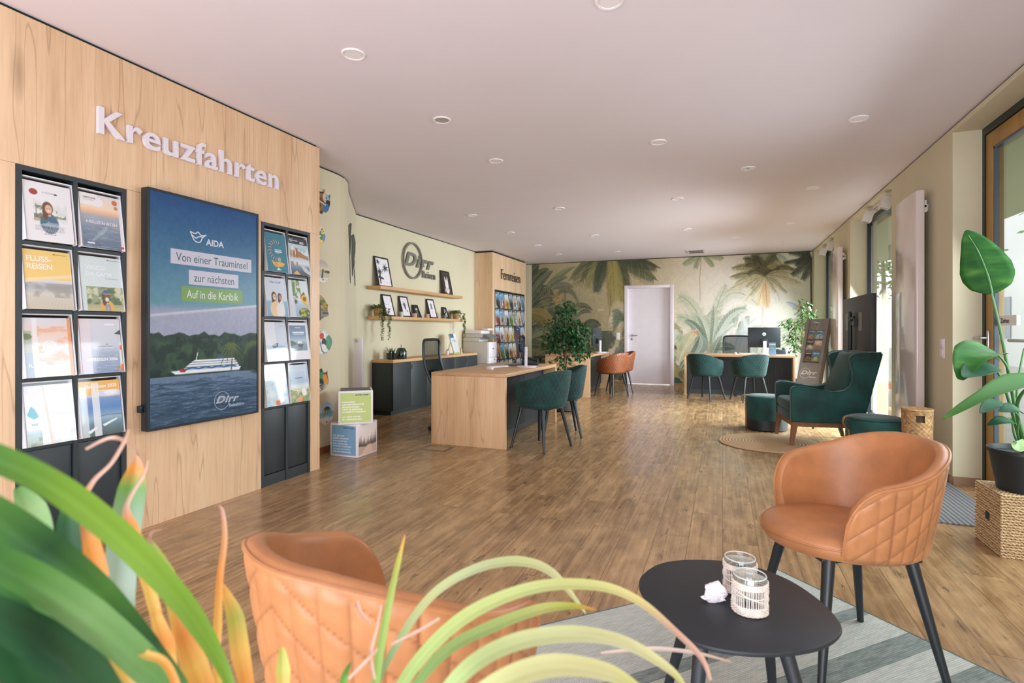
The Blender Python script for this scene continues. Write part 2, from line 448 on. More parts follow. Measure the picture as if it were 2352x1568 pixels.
def floor_material():
    k = NT('oak_plank_floor'); k.set(Roughness=.38)
    tc = k.n('ShaderNodeTexCoord'); sp = k.n('ShaderNodeSeparateXYZ'); cb = k.n('ShaderNodeCombineXYZ')
    k.l(tc.outputs['Object'], sp.inputs[0]); k.l(sp.outputs['Y'], cb.inputs['X']); k.l(sp.outputs['X'], cb.inputs['Y'])
    br = k.n('ShaderNodeTexBrick'); br.offset = .37; br.offset_frequency = 2; br.squash = 1
    for q, val in (('Scale', 1), ('Brick Width', 1.22), ('Row Height', .178), ('Mortar Size', .0014), ('Mortar Smooth', .1), ('Bias', 0)): br.inputs[q].default_value = val
    br.inputs['Color1'].default_value = (0, 0, 0, 1); br.inputs['Color2'].default_value = (1, 1, 1, 1); br.inputs['Mortar'].default_value = (.5, .5, .5, 1)
    k.l(cb.outputs[0], br.inputs['Vector'])
    # each plank shifts its own grain
    off = k.n('ShaderNodeVectorMath', operation='MULTIPLY_ADD'); off.inputs[1].default_value = (9, 0, 23)
    k.l(br.outputs['Color'], off.inputs[0]); k.l(cb.outputs[0], off.inputs[2])
    def mapped(sc_):
        m = k.n('ShaderNodeMapping'); m.inputs['Scale'].default_value = sc_; k.l(off.outputs[0], m.inputs['Vector']); return m.outputs['Vector']
    cloud = k.noise(mapped((1.7, 5.0, 2)), 1.0, 4, .6, .25)
    cloud2 = k.noise(mapped((5.5, 13, 2)), 1.0, 5, .62, .3)
    grain = k.noise(mapped((1.3, 46, 3)), 1.0, 5, .6, .15)
    fine = k.noise(mapped((3.5, 160, 5)), 1.0, 3, .6, .1)
    plank = k.ramp(br.outputs['Color'], [(0, (118, 89, 58)), (.35, (146, 113, 76)), (.7, (168, 133, 92)), (1, (190, 155, 112))])
    c = k.mix(plank, k.ramp(cloud, [(.31, (76, 56, 38)), (.47, (140, 108, 74)), (.67, (210, 174, 128))]), .54)
    c = k.mix(c, k.ramp(cloud2, [(.36, (70, 53, 38)), (.5, (150, 118, 82)), (.64, (210, 176, 132))]), .40)
    c = k.mix(c, k.ramp(grain, [(.36, (84, 62, 42)), (.5, (152, 119, 82)), (.64, (202, 166, 122))]), .34)
    c = k.mix(c, k.ramp(fine, [(.3, (104, 78, 52)), (.62, (180, 146, 104))]), .16)
    spn = k.noise(mapped((7, 26, 4)), 1.0, 7, .72)
    spot = k.ramp(spn, [(.60, (0, 0, 0)), (.66, (255, 255, 255))])
    c = k.mix(c, rgba((58, 44, 32)), k.mix((0, 0, 0, 1), spot, .7))
    kn = k.n('ShaderNodeTexVoronoi'); kn.inputs['Scale'].default_value = 1.0; k.l(mapped((2.1, 5.2, 3)), kn.inputs['Vector'])
    knf = k.ramp(kn.outputs['Distance'], [(.03, (255, 255, 255)), (.13, (0, 0, 0))])
    c = k.mix(c, rgba((84, 60, 38)), k.mix((0, 0, 0, 1), knf, .45))
    c = k.mix(c, rgba((80, 60, 42)), k.mix((0, 0, 0, 1), br.outputs['Fac'], .8))
    k.l(c, k.b.inputs['Base Color'])
    rr = k.ramp(cloud, [(.3, (112, 112, 112)), (.7, (152, 152, 152))]); k.l(rr, k.b.inputs['Roughness'])
    k.bump(k.mix(fine, br.outputs['Fac'], .5), .12, .0008)
    return k.m
FLOOR = floor_material()

H = 2.708
XP, XG, XB, XR, YB = -3.165, -3.53, -4.52, 1.62, 11.95
# ------------------------------------------------------------------ the room
struct(MB().box(-4.75, 1.93, -1.75, 12.2, -.06, 0).build('floor', FLOOR))
DOWN = [(1400, 2, 1), (812, 124, 1), (1015, 275, 2), (1139, 369, 1), (1512, 326, 1), (1972, 272, 1), (1718, 386, 3), (1868, 431, 1), (1556, 456, 1), (1285, 478, 1), (1085, 494, 1), (1172, 534, 2), (1235, 563, 1), (1283, 584, 2), (1366, 540, 1), (1578, 526, 1), (1417, 578, 2), (1690, 544, 1), (1815, 512, 1), (1784, 559, 1)]
cb_ = bmesh.new()      # ceiling underside with a round hole for every downlight
def loop_(pts):
    vs_ = [cb_.verts.new((x, y, H)) for x, y in pts]
    for k in range(len(vs_)): cb_.edges.new((vs_[k], vs_[(k + 1) % len(vs_)]))
loop_([(-4.75, -1.75), (1.93, -1.75), (1.93, 12.2), (-4.75, 12.2)])
for u_, v_, _k in DOWN:
    p_ = on_z(u_, v_, H); loop_([(p_.x + .05 * cos(2 * pi * k / 28), p_.y + .05 * sin(2 * pi * k / 28)) for k in range(28)])
bmesh.ops.triangle_fill(cb_, use_beauty=True, use_dissolve=False, edges=cb_.edges[:], normal=(0, 0, -1))
struct(MB().bm(cb_).box(-4.75, 1.93, -1.75, 12.2, H + .06, H + .12).build('ceiling', WHITE_CEIL))
TOP = 2.692
w = MB()
for y0, y1, z0, z1 in ((-1.75, 2.6, 0, TOP), (2.6, 5.037, 2.655, TOP), (5.037, 6.629, 0, TOP), (6.629, 8.575, 2.655, TOP), (8.575, 9.75, 0, TOP), (9.75, 11.69, 2.665, TOP), (11.69, 12.2, 0, TOP)):
    w.box(XR, 1.93, y0, y1, z0, z1)
struct(w.build('wall_right', PAINT))
struct(MB().box(1.632, 1.92, -1.7, 12.1, TOP, H + .01).build('trim_1', GAP))
# left wall: straight run, rounded corner, slanted run, long rear run
plan = [(XG, -1.75), (XG, 4.32), (-3.537, 4.42), (-3.558, 4.51), (-3.60, 4.60), (-3.66, 4.70), (-3.74, 4.80), (-3.867, 4.967), (-4.519, 5.964), (XB, 6.0), (XB, 12.2)]
o2 = [(p[0] - .15, p[1] - (.08 if 4.3 < p[1] < 5.99 else 0)) for p in plan]
w = MB()
for k in range(len(plan) - 1):
    a, b, c, d = plan[k], plan[k + 1], o2[k + 1], o2[k]
    w.add([(a[0], a[1], 0), (b[0], b[1], 0), (b[0], b[1], TOP), (a[0], a[1], TOP), (d[0], d[1], 0), (c[0], c[1], 0), (c[0], c[1], TOP), (d[0], d[1], TOP)],
          [(0, 1, 2, 3), (5, 4, 7, 6), (3, 2, 6, 7)], 1 <= k <= 6)
struct(w.build('wall_left', PAINT))
w = MB()
for k in range(len(plan) - 1):
    a, b = plan[k], plan[k + 1]
    w.add([(a[0] - .012, a[1], TOP), (b[0] - .012, b[1], TOP), (b[0] - .012, b[1], H + .01), (a[0] - .012, a[1], H + .01)], [(0, 1, 2, 3)])
struct(w.build('trim_2', GAP))
w = MB()   # baseboard along the left wall
for k in range(len(plan) - 1):
    a, b = plan[k], plan[k + 1]
    n = Vector((b[1] - a[1], -(b[0] - a[0]), 0)).normalized() * .014
    p = [Vector((a[0], a[1], 0)), Vector((b[0], b[1], 0))]; q = [x + n for x in p]
    up = Vector((0, 0, .06))
    w.add([q[0], q[1], q[1] + up, q[0] + up, p[0] + up, p[1] + up], [(0, 1, 2, 3), (3, 2, 5, 4)])
struct(w.build('baseboard_left', WALNUT))
DX0, DX1, DZ = -1.985, -.975, 2.135     # white door in the rear wall
w = MB()
w.box(-4.7, DX0, YB, 12.2, 0, TOP); w.box(DX1, 1.93, YB, 12.2, 0, TOP); w.box(DX0, DX1, YB, 12.2, DZ, TOP)
struct(w.build('wall_back', PAINT))
struct(MB().box(-4.7, 1.6, YB + .012, 12.1, TOP, H + .01).build('trim_3', GAP))
w = MB(); w.box(-4.1, DX0 - .02, YB - .014, YB, 0, .055); w.box(DX1 + .02, XR, YB - .014, YB, 0, .055)
struct(w.build('baseboard_back', mat('baseboard_brown', (150, 112, 74), .5)))
w = MB()
w.box(XR - .014, XR, 5.05, 6.6, 0, .06); w.box(XR - .014, XR, 8.6, 9.74, 0, .06); w.box(XR, 1.79, 5.023, 5.037, 0, .06)
struct(w.build('baseboard_right', mat('baseboard_taupe', (150, 120, 98), .5)))
# front of the shop, behind the viewer: piers, parapet and head around one broad shop window
w = MB(); w.box(-3.6, -2.95, -1.75, -1.62, 0, TOP); w.box(1.45, 1.93, -1.75, -1.62, 0, TOP); w.box(-2.95, 1.45, -1.75, -1.62, 2.5, TOP); w.box(-2.95, 1.45, -1.75, -1.62, 0, .12)
struct(w.build('wall_front', PAINT))

# wood-clad partition with two openings for the built-in racks
RK = ((1.574, 2.095), (3.066, 3.572)); RKZ = 1.962; YE = 3.687
w = MB(); ys = [-1.6, RK[0][0], RK[0][1], RK[1][0], RK[1][1], YE]
for a, b in ((0, 1), (2, 3), (4, 5)): w.box(XG + .002, XP, ys[a], ys[b], 0, RKZ)
w.box(XG + .002, XP, ys[0], YE, RKZ + .0025, TOP); w.box(XG + .01, XP - .004, ys[0], YE - .004, RKZ, RKZ + .0025)
struct(w.build('wall_partition', OAK))
struct(MB().box(XG + .01, XP - .01, -1.6, YE - .03, TOP, H + .01).build('trim_4', GAP))

# white rear door
d = MB(); T = .062
for x0, x1, z0, z1 in ((DX0 - .012, DX0 + T, 0, DZ), (DX1 - T, DX1 + .012, 0, DZ), (DX0 + T, DX1 - T, DZ - T, DZ)): d.box(x0, x1, YB - .022, YB + .13, z0, z1, bev=.004)
fr = struct(d.build('door_1', WHITE)); fr['label'] = 'white door in a white frame in the palm wallpaper wall'
lf = MB().box(DX0 + T - .012, DX1 - T + .012, YB + .075, YB + .125, .012, DZ - T + .01).build('door_leaf', WHITE, fr)
hx = DX0 + T + .075
h = MB(); h.lathe([(.026, 0), (.026, .008)], 20, M=Matrix.Translation((hx, YB + .075, 1.055)) @ Matrix.Rotation(R(90), 4, 'X'))
h.tube([(hx, YB + .07, 1.055), (hx, YB + .03, 1.055), (hx + .012, YB + .022, 1.055), (hx + .125, YB + .022, 1.055)], .0095, 10)
h.build('door_handle', STEEL, fr)
MB().box(hx - .024, hx + .024, YB + .066, YB + .076, .955, 1.005, bev=.004).build('lock_plate', STEEL, fr)

# windows of the right wall: dark frames with panes
def window(name, y0, y1, top):
    f = MB(); X0, X1 = 1.812, 1.87; t = .055
    f.box(X0, X1, y0, y0 + t, .02, top); f.box(X0, X1, y1 - t, y1, .02, top); f.box(X0, X1, y0 + t, y1 - t, top - t, top); f.box(X0, X1, y0 + t, y1 - t, .02, .02 + t)
    o = struct(f.build(name, mat(name + '_frame', (30, 42, 50), .35)))
    MB().box(1.838, 1.846, y0 + t, y1 - t, .02 + t, top - t).build('pane', GLASS, o)
    s = MB(); s.box(1.645, 1.81, y0, y1, 0, .05, bev=.006); s.build('window_sill', WHITE, o)
    m = MB(); m.box(1.845, 1.862, y1 - t - .02, y1 - t, .1, top - .1); m.build('glazing_bead', STEEL, o)
window('window_1', 6.629, 8.575, 2.655); window('window_2', 9.75, 11.69, 2.665)

# glazed entrance door: ochre wood leaf in a dark frame
ed = struct(MB().box(1.80, 1.88, 5.0, 5.037, 0, 2.655).box(1.80, 1.88, 2.6, 5.0, 2.6, 2.655).box(1.80, 1.88, 2.6, 2.64, 0, 2.6).build('door_2', mat('door_frame_dark', (34, 46, 44), .5)))
ed['label'] = 'glazed entrance door in an ochre wooden frame'
f = MB(); a, b = 3.95, 4.995
for y0, y1, z0, z1 in ((b - .105, b, .012, 2.595), (a, a + .105, .012, 2.595), (a + .105, b - .105, 2.48, 2.595), (a + .105, b - .105, .012, .125)): f.box(1.806, 1.875, y0, y1, z0, z1, bev=.006)
f.box(1.806, 1.875, 2.64, 2.74, .012, 2.595); f.box(1.806, 1.875, 3.845, 3.945, .012, 2.595); f.box(1.806, 1.875, 2.74, 3.845, 2.48, 2.595); f.box(1.806, 1.875, 2.74, 3.845, .012, .125)
f.build('door_leaf', OCHRE, ed)
MB().box(1.838, 1.846, a + .105, b - .105, .125, 2.48).build('pane', GLASS, ed)
MB().box(1.838, 1.846, 2.74, 3.845, .125, 2.48).build('pane', GLASS, ed)
g = MB(); t = .016
for y0, y1, z0, z1 in ((b - .105 - t, b - .105, .125, 2.48), (a + .105, a + .105 + t, .125, 2.48), (a + .105, b - .105, 2.464, 2.48), (a + .105, b - .105, .125, .141)): g.box(1.812, 1.836, y0, y1, z0, z1)
g.build('glazing_bead', mat('gasket_blue_grey', (70, 84, 98), .35), ed)
hy, hz = b - .05, 1.085
h = MB(); h.box(1.795, 1.806, hy - .016, hy + .016, hz - .075, hz + .075, bev=.004)
h.tube([(1.80, hy, hz + .02), (1.755, hy, hz + .02), (1.75, hy + .012, hz + .02), (1.75, hy + .12, hz + .02)], .009, 10)
h.build('door_handle', STEEL, ed)
MB().lathe([(.014, 0), (.014, .012), (.01, .014)], 16, M=Matrix.Translation((1.806, hy, .955)) @ Matrix.Rotation(R(-90), 4, 'Y')).build('lock_cylinder', STEEL, ed)
MB().tube([(1.895, a + .12, 1.09), (1.895, b - .12, 1.09)], .012, 10).build('pull_bar', mat('bar_blue_grey', (120, 134, 156), .3, metal=.6), ed)
st = CM(); Ms = frame_m((1.8355, 4.88, 1.195), (0, -1, 0), (0, 0, 1))
st.flat([(0, 0, 0), (.26, 0, 0), (.26, .07, 0), (0, .07, 0)], [(0, 1, 2, 3)], (232, 230, 228), Ms)
st.text('Ziehen', .035, .018, .125, (40, 44, 46), Ms, lift=.001, bold=.02)
st.build('sticker', PRINTM, ed)

# ------------------------------------------------------------------ outside
struct(MB().box(1.93, 40, -30, 45, -.08, -.03).build('ground_outside', mat('pavement', (176, 172, 170), .8, vary=.05, vscale=3)))
struct(MB().box(-40, 1.9, -30, -1.76, -.08, -.03).build('ground_front', mat('pavement_front', (190, 186, 184), .8, vary=.05, vscale=3)))
struct(MB().box(1.94, 3.35, -2, 13, 2.58, 2.80).build('roof_overhang', mat('overhang_render', (150, 160, 120), .8)))
b = MB().box(9.0, 12, 2, 34, -.05, 6.2); nb = b.build('neighbour_building', mat('white_render', (226, 224, 224), .8))
tag(nb, 'pale rendered building across the forecourt seen through the windows', 'building')
for y in (14, 17, 20, 23): MB().box(8.97, 8.999, y, y + 1.1, .9, 2.3).build('window', mat('far_window_grey', (120, 132, 146), .2), nb)
p = thing('timber_post', (2.72, 4.67, -.03), 'pale timber post outside the glazed entrance door', 'post')
MB().box(-.07, .07, -.07, .07, .04, 2.6, bev=.006).build('shaft', wood('pale_larch', (196, 160, 136), (214, 184, 164), (226, 200, 184), 'z', knots=False), p)
MB().box(-.085, .085, -.085, .085, 0, .05, bev=.004).build('post_shoe', STEEL, p)
q = thing('outdoor_stool', (2.28, 9.35, -.03), 'bright orange outdoor stool seen through the nearer window', 'stool')
ORG = mat('orange_plastic', (232, 84, 24), .4)
MB().box(-.2, .2, -.2, .2, .36, .44, bev=.015).build('seat', ORG, q)
for sx in (-1, 1):
    for sy in (-1, 1): MB().box(sx * .14 - .05, sx * .14 + .05, sy * .14 - .05, sy * .14 + .05, 0, .37, bev=.01).build('leg', ORG, q)
def tree_out(x, y, h, r, lab):
    t = thing('street_tree', (x, y, -.03), lab, 'tree')
    MB().tube([(0, 0, 0), (.05, 0, h * .3), (0, .06, h * .62)], [.11, .09, .05], 8).build('trunk', mat('bark', (104, 88, 72), .9), t)
    vs, fs = [], []; rr = random.Random(int(x * 10 + y))
    for i in range(900):
        a, b, c = rr.gauss(0, .42), rr.gauss(0, .42), rr.gauss(0, .36)
        p = Vector((a * r, b * r, h * .68 + c * r)); d = Vector((rr.gauss(0, 1), rr.gauss(0, 1), rr.gauss(0, .6))).normalized() * .13; e = d.orthogonal().normalized() * .06
        k = len(vs); vs += [p - d, p + e, p + d, p - e]; fs.append((k, k + 1, k + 2, k + 3))
    MB().add(vs, fs).build('crown', mat('street_leaf', (98, 132, 62), .6, vary=.25), t)
tree_out(4.9, 21, 5.6, 2.2, 'green street tree outside beyond the window behind the large screen')
# ------------------------------------------------------------------ built-in brochure racks in the partition
EDGE = mat('acrylic_edge', (226, 226, 230), .2)  # whitish colour stands in for light caught along the clear edge
PITCH, ROWTOP = .337, 1.938
def rack_part(y0, y1, ncol, rows, zt, label, name='brochure_rack', zb=None, xf=XP, plinth=True, depth=.2):
    """frame of boards with a pigeonhole per brochure, closed doors below"""
    r = thing(name, (xf, (y0 + y1) / 2, 0), label, 'brochure rack')
    t = .024; cy = (y0 + y1) / 2; Y0, Y1 = y0 - cy + .001, y1 - cy - .001; X0, X1 = -depth, .004
    low = 0 if zb is None else zb
    f = MB(); f.box(X0, X1, Y0, Y0 + t, low, zt); f.box(X0, X1, Y1 - t, Y1, low, zt); f.box(X0, X1, Y0 + t, Y1 - t, zt - t, zt)
    if zb is not None: f.box(X0, X1, Y0 + t, Y1 - t, low, low + t)
    f.build('frame', DARK, r)
    MB().box(X0, X0 + .008, Y0 + t, Y1 - t, low, zt - t).build('back_panel', BLACKIN, r)
    cw = (Y1 - Y0 - 2 * t - (ncol - 1) * .02) / ncol; cols = []
    for c in range(ncol):
        a = Y0 + t + c * (cw + .02); cols.append((a, a + cw))
        if c: MB().box(X0 + .008, X1 - .002, a - .02, a, low if zb is not None else .0, zt - t).build('divider', DARK, r)
    zs = []
    for k in range(rows):
        z = zt - t - PITCH * (k + 1); zs.append(z)
        for a, b in cols: MB().box(X0 + .008, X1 - .006, a, b, z - .02, z).build('shelf', DARK, r)
    if plinth:
        for a, b in cols: MB().box(X0 + .008, X1 - .012, a + .003, b - .003, .085, zs[-1] - .023, bev=.002).build('cupboard_door', DARK, r)
        MB().box(X0 + .008, X1 - .008, cols[0][0], cols[-1][1], 0, .08).build('plinth', DARK, r)
    return r, [(a + cy, b + cy) for a, b in cols], zs
TILT = R(8)
EYT = (-sin(TILT), 0, cos(TILT))
def pocket(r, c, z, xf, h=.312):
    """clear acrylic pocket holding one brochure"""
    cy = r.location.y; w = c[1] - c[0] - .004
    M = frame_m((xf + .033 - xf, c[0] + .002 - cy, z + .002), (0, 1, 0), EYT)
    MB().box(0, w, 0, h, 0, .003, M).build('acrylic_pocket', CLEAR, r)
    e = MB(); e.box(0, w, h, h + .006, -.012, .004, M); e.box(0, .0025, 0, h, -.03, .003, M); e.box(w - .0025, w, 0, h, -.03, .003, M)
    e.build('pocket_rim', EDGE, r)
def brochure(label, group, c, z, xf, art, text=None, w=.21, h=.297, dy=.004, thick=.012, cat='brochure', lift=0):
    o = CM(); M = frame_m((0, 0, 0), (0, 1, 0), EYT)
    V, F, L = art.sheet(M @ Matrix.Translation((0, 0, .0005)), w, h)
    o.sheet(V, F, L); o.box(0, w, 0, h, -thick, 0, (226, 222, 222), M)
    if text: text(o, M @ Matrix.Translation((0, 0, .0008)))
    b = o.build('travel_brochure', PRINT, None, (xf + .030, c[0] + dy, z + .003 + lift))
    return tag(b, label, cat, group)

def portrait(a, x, y, s, hair, skin, cloth, cap=None, beard=None):
    a.ell(x, y - s * 1.75, s * 1.35, s * 1.25, cloth, soft=.1)
    a.rect(x - s * .3, x + s * .3, y - s * .9, y - s * .3, skin)
    a.ell(x - s * .12, y + s * .1, s * .78, s * .78, hair, soft=.2); a.ell(x - s * .5, y - s * .5, s * .4, s * .8, hair, soft=.3)
    a.ell(x, y, s * .52, s * .55, skin, soft=.15)
    a.ell(x - s * .18, y + s * .08, s * .07, s * .04, (60, 46, 40)); a.ell(x + s * .2, y + s * .08, s * .07, s * .04, (60, 46, 40))
    a.ell(x + .02 * s, y - s * .24, s * .18, s * .05, (246, 236, 232))
    if beard: a.ell(x, y - s * .42, s * .36, s * .3, beard, soft=.4)
    if cap: a.ell(x, y + s * .5, s * .74, s * .26, cap[0], soft=.1); a.line([(x - s * .7, y + s * .36), (x + s * .7, y + s * .36)], s * .12, cap[1])
def bar(o, M, x, y, w, h, c):
    o.flat([(x, y, .0003), (x + w, y, .0003), (x + w, y + h, .0003), (x, y + h, .0003)], [(0, 1, 2, 3)], c, M)
def waves(a, y0, y1, n, c, seed, al=.5):
    r = random.Random(seed)
    for i in range(n):
        y = y0 + (y1 - y0) * (r.random() ** 1.2); x = r.random(); l = .05 + .2 * r.random()
        a.line([(x - l / 2, y), (x, y + .004), (x + l / 2, y - .002)], .008, c, al * (.4 + .6 * r.random()))
def liner(a, x, y, w, hull=(244, 244, 246)):
    """white cruise ship seen from the side"""
    h = w * .16 / a.k
    a.poly([(x, y + h * .25), (x + w * .16, y + h * .3), (x + w, y + h * .3), (x + w * .97, y), (x + w * .06, y)], hull)
    for k, (p, q) in enumerate(((.14, .97), (.18, .95), (.22, .93), (.27, .9))):
        yy = y + h * (.3 + .18 * k); a.poly([(x + w * p, yy), (x + w * q, yy), (x + w * (q - .01), yy + h * .15), (x + w * (p + .04), yy + h * .15)], hull)
        a.line([(x + w * (p + .03), yy), (x + w * q, yy)], w * .008, (110, 124, 150), .8)
    a.poly([(x + w * .62, y + h), (x + w * .74, y + h), (x + w * .72, y + h * 1.3), (x + w * .65, y + h * 1.3)], (70, 90, 130))
    a.line([(x + w * .33, y + h), (x + w * .35, y + h * 1.5)], w * .012, hull)

BW, BH = 76, 108
GR1 = 'brochures in the rack left of the large screen'; GR2 = 'brochures in the rack right of the large screen'
lab = 'tall black built-in brochure rack with two columns %s the large screen'
r1, c1, z1 = rack_part(RK[0][0], RK[0][1], 2, 4, RKZ, lab % 'left of'); r2, c2, z2 = rack_part(RK[1][0], RK[1][1], 2, 4, RKZ, lab % 'right of')
for r, cc, zz in ((r1, c1, z1), (r2, c2, z2)):
    for c in cc:
        for z in zz: pocket(r, c, z, XP)

# left rack
a = Art(BW, BH, (238, 234, 238)); a.cloud(5, 3, .45, .75, (206, 210, 206), .6, (.2, .9, .3, .7))
portrait(a, .5, .56, .14, (104, 70, 48), (226, 182, 158), (70, 110, 132)); a.cloud(9, 5, .5, .62, (110, 116, 88), .8, (.62, .86, .42, .56)); a.cloud(9, 8, .5, .62, (100, 106, 84), .8, (.2, .38, .36, .6))
a.line([(.25, .4), (.25, .62)], .012, (90, 84, 80)); a.ell(.22, .82, .085, .05, (166, 52, 46)); a.ell(.25, .36, .07, .03, (196, 170, 150)); liner(a, .36, .29, .34); a.ell(.55, .275, .28, .016, (196, 204, 212), .7, .5); a.ell(.67, .83, .035, .017, (70, 62, 56))
def tx(o, M):
    for s, x, y, w, c in (('STÄDTE & NATUR', .042, .066, .125, (176, 170, 174)), ('ERLEBNISREISEN', .042, .052, .125, (190, 184, 188)), ('2025', .078, .034, .052, (160, 154, 158)), ('A-ROSA', .082, .244, .05, (176, 172, 176))): o.text(s, x, y, w, c, M, bold=.0)
brochure('white brochure cover with a long-haired woman, a red badge and faint STÄDTE & NATUR title', GR1, c1[0], z1[0], XP, a, tx)
a = Art(BW, BH); a.vgrad([(0, (96, 112, 136)), (.35, (128, 142, 162)), (.6, (168, 172, 184)), (.66, (238, 184, 146)), (.74, (246, 214, 188)), (1, (226, 218, 222))])
waves(a, 0, .58, 90, (196, 204, 216), 2, .6); waves(a, 0, .45, 60, (66, 84, 108), 3, .5)
for k in range(6): a.line([(.1 + .05 * k, .02 + .05 * k), (.6, .36 + .012 * k)], .012, (206, 214, 224), .45)
a.rect(0, .42, .78, 1, (240, 234, 236)); a.ell(.42, .86, .14, .09, (240, 234, 236)); a.ell(.84, .9, .07, .05, (206, 120, 64)); a.ell(.86, .8, .05, .035, (196, 140, 90)); a.rect(.92, 1, 0, .95, (224, 216, 222)); a.rect(.1, .28, .07, .1, (232, 226, 230)); a.ell(.94, .06, .05, .025, (206, 60, 50))
def tx(o, M): o.text('KREUZFAHRTEN', .022, .134, .158, (238, 234, 238), M, bold=.01); o.text('DERTOUR', .018, .268, .062, (120, 60, 60), M, bold=.01); bar(o, M, .018, .259, .05, .003, (190, 180, 186))
brochure('sea sunset brochure cover with a white KREUZFAHRTEN title, in the top row', GR1, c1[1], z1[0], XP, a, tx, dy=.012)
a = Art(BW, BH); a.vgrad([(0, (206, 196, 178)), (.26, (214, 206, 196)), (.38, (176, 178, 188)), (.5, (226, 222, 226))]); a.rect(0, 1, .5, 1, (246, 206, 122)); a.poly([(0, .5), (0, .44), (1, .56), (1, .62)], (248, 220, 170)); a.cloud(4, 6, .45, .6, (146, 140, 132), .6, (0, 1, .2, .44))
for k in range(14): a.line([(.0 + .08 * k, .02), (.3 + .05 * k, .22)], .008, (186, 168, 132), .5)
def tx(o, M): o.text('FLUSS-', .016, .238, .108, (250, 240, 226), M, bold=.03); o.text('REISEN', .016, .2, .11, (250, 240, 226), M, bold=.03); o.text('nicko cruises', .142, .278, .05, (150, 100, 60), M); bar(o, M, .132, .279, .008, .004, (120, 70, 30))
brochure('yellow-topped brochure cover with a large FLUSS-REISEN title above pale vineyards', GR1, c1[0], z1[1], XP, a, tx)
a = Art(BW, BH, (214, 224, 226)); a.vgrad([(0, (206, 190, 150)), (.4, (150, 160, 128))], 0, .44, .1, 1); a.cloud(6, 4, .4, .6, (84, 104, 70), .8, (.1, 1, .12, .44)); a.cloud(6, 9, .55, .7, (230, 224, 190), .8, (.1, 1, .12, .44))
portrait(a, .58, .27, .13, (96, 74, 56), (128, 88, 66), (222, 176, 84), ((92, 104, 150), (196, 176, 120)), (226, 222, 220)); a.line([(.56, .12), (.54, 0)], .05, (146, 150, 176)); a.line([(.62, .12), (.64, 0)], .05, (146, 150, 176))
def tx(o, M): o.text('VASCO', .026, .226, .098, (240, 242, 244), M, bold=.02); o.text('DA GAMA', .026, .19, .135, (240, 242, 244), M, bold=.02); o.text('nicko cruises', .148, .28, .045, (90, 80, 80), M); bar(o, M, .138, .281, .008, .004, (90, 60, 30)); o.text('Time to discover', .12, .176, .07, (170, 170, 176), M)
brochure('pale blue VASCO DA GAMA brochure cover with a smiling bearded man in a headdress', GR1, c1[1], z1[1], XP, a, tx, dy=.012)
a = Art(BW, BH, (234, 226, 230)); a.vgrad([(0, (226, 206, 196)), (.45, (236, 224, 226)), (.75, (240, 210, 196)), (1, (222, 222, 234))]); a.rect(0, .17, .42, .78, (178, 186, 176)); a.ell(.08, .68, .1, .05, (116, 132, 84)); a.rect(0, .17, 0, .42, (156, 174, 196)); a.rect(.92, 1, 0, 1, (240, 152, 102)); a.cloud(4, 12, .45, .6, (240, 170, 140), .7, (.25, .95, .2, .85), (1, 2.5)); a.ring(.52, .52, .12, .012, (246, 236, 236)); a.rect(.2, .29, 0, 1, (240, 238, 242), .8)  # last full-height pale band paints a window reflection onto the cover
def tx(o, M): o.text('FL', .014, .05, .02, (246, 242, 244), M, bold=.02)
brochure('pink and orange brochure cover with a pale ring and painted reflection, third row', GR1, c1[0], z1[2], XP, a, tx)
a = Art(BW, BH); a.vgrad([(0, (136, 152, 186)), (.36, (166, 178, 202)), (.5, (204, 210, 224)), (1, (222, 216, 226))]); waves(a, .02, .42, 60, (226, 228, 238), 5, .6); liner(a, .3, .46, .5, (236, 230, 234)); a.poly([(.84, .72), (1, .8), (1, .7)], (62, 76, 80)); a.rect(.9, 1, .58, .7, (206, 208, 214)); a.rect(.94, 1, .1, .55, (226, 220, 222)); a.rect(.95, 1, .42, .5, (232, 110, 56)); a.rect(.95, 1, .02, .15, (232, 110, 56)); a.cloud(8, 3, .45, .6, (170, 150, 70), .9, (.76, 1, 0, .13)); a.rect(0, .02, 0, 1, (226, 110, 80)); a.rect(.02, .26, 0, 1, (238, 218, 224), .65)  # last pale band at the left is pane glare put into the print
def tx(o, M): o.text('SEEREISEN 2026', .03, .066, .155, (244, 244, 248), M, bold=.03); bar(o, M, .13, .262, .052, .009, (240, 240, 246))
brochure('lilac blue sea brochure cover with a white ship and an orange lighthouse', GR1, c1[1], z1[2], XP, a, tx, dy=.006)
a = Art(BW, BH, (236, 232, 240)); a.vgrad([(0, (150, 160, 140)), (.2, (176, 196, 210)), (.3, (230, 226, 236)), (1, (214, 206, 226))]); a.poly([(.03, .52), (.12, .66), (.2, .6), (.26, .48), (.16, .44)], (64, 168, 190)); a.cloud(6, 2, .45, .6, (110, 130, 96), .9, (0, 1, .08, .2)); a.cloud(8, 7, .45, .6, (96, 92, 70), .9, (0, 1, 0, .06)); a.rect(.3, 1, 0, 1, (244, 242, 246), .75); a.line([(.38, 1), (.5, .0)], .05, (240, 176, 150), .7); a.line([(.5, .52), (1, .46)], .05, (206, 208, 220), .8)  # broad white veil is the pocket's reflection painted over the cover
def tx(o, M): o.text('be', .02, .262, .03, (244, 240, 246), M, bold=.03); o.text('KRE', .022, .1, .026, (96, 170, 196), M, bold=.02)
brochure('teal wave brochure cover with a painted white reflection, bottom row below the pink one', GR1, c1[0], z1[3], XP, a, tx, dy=.012)
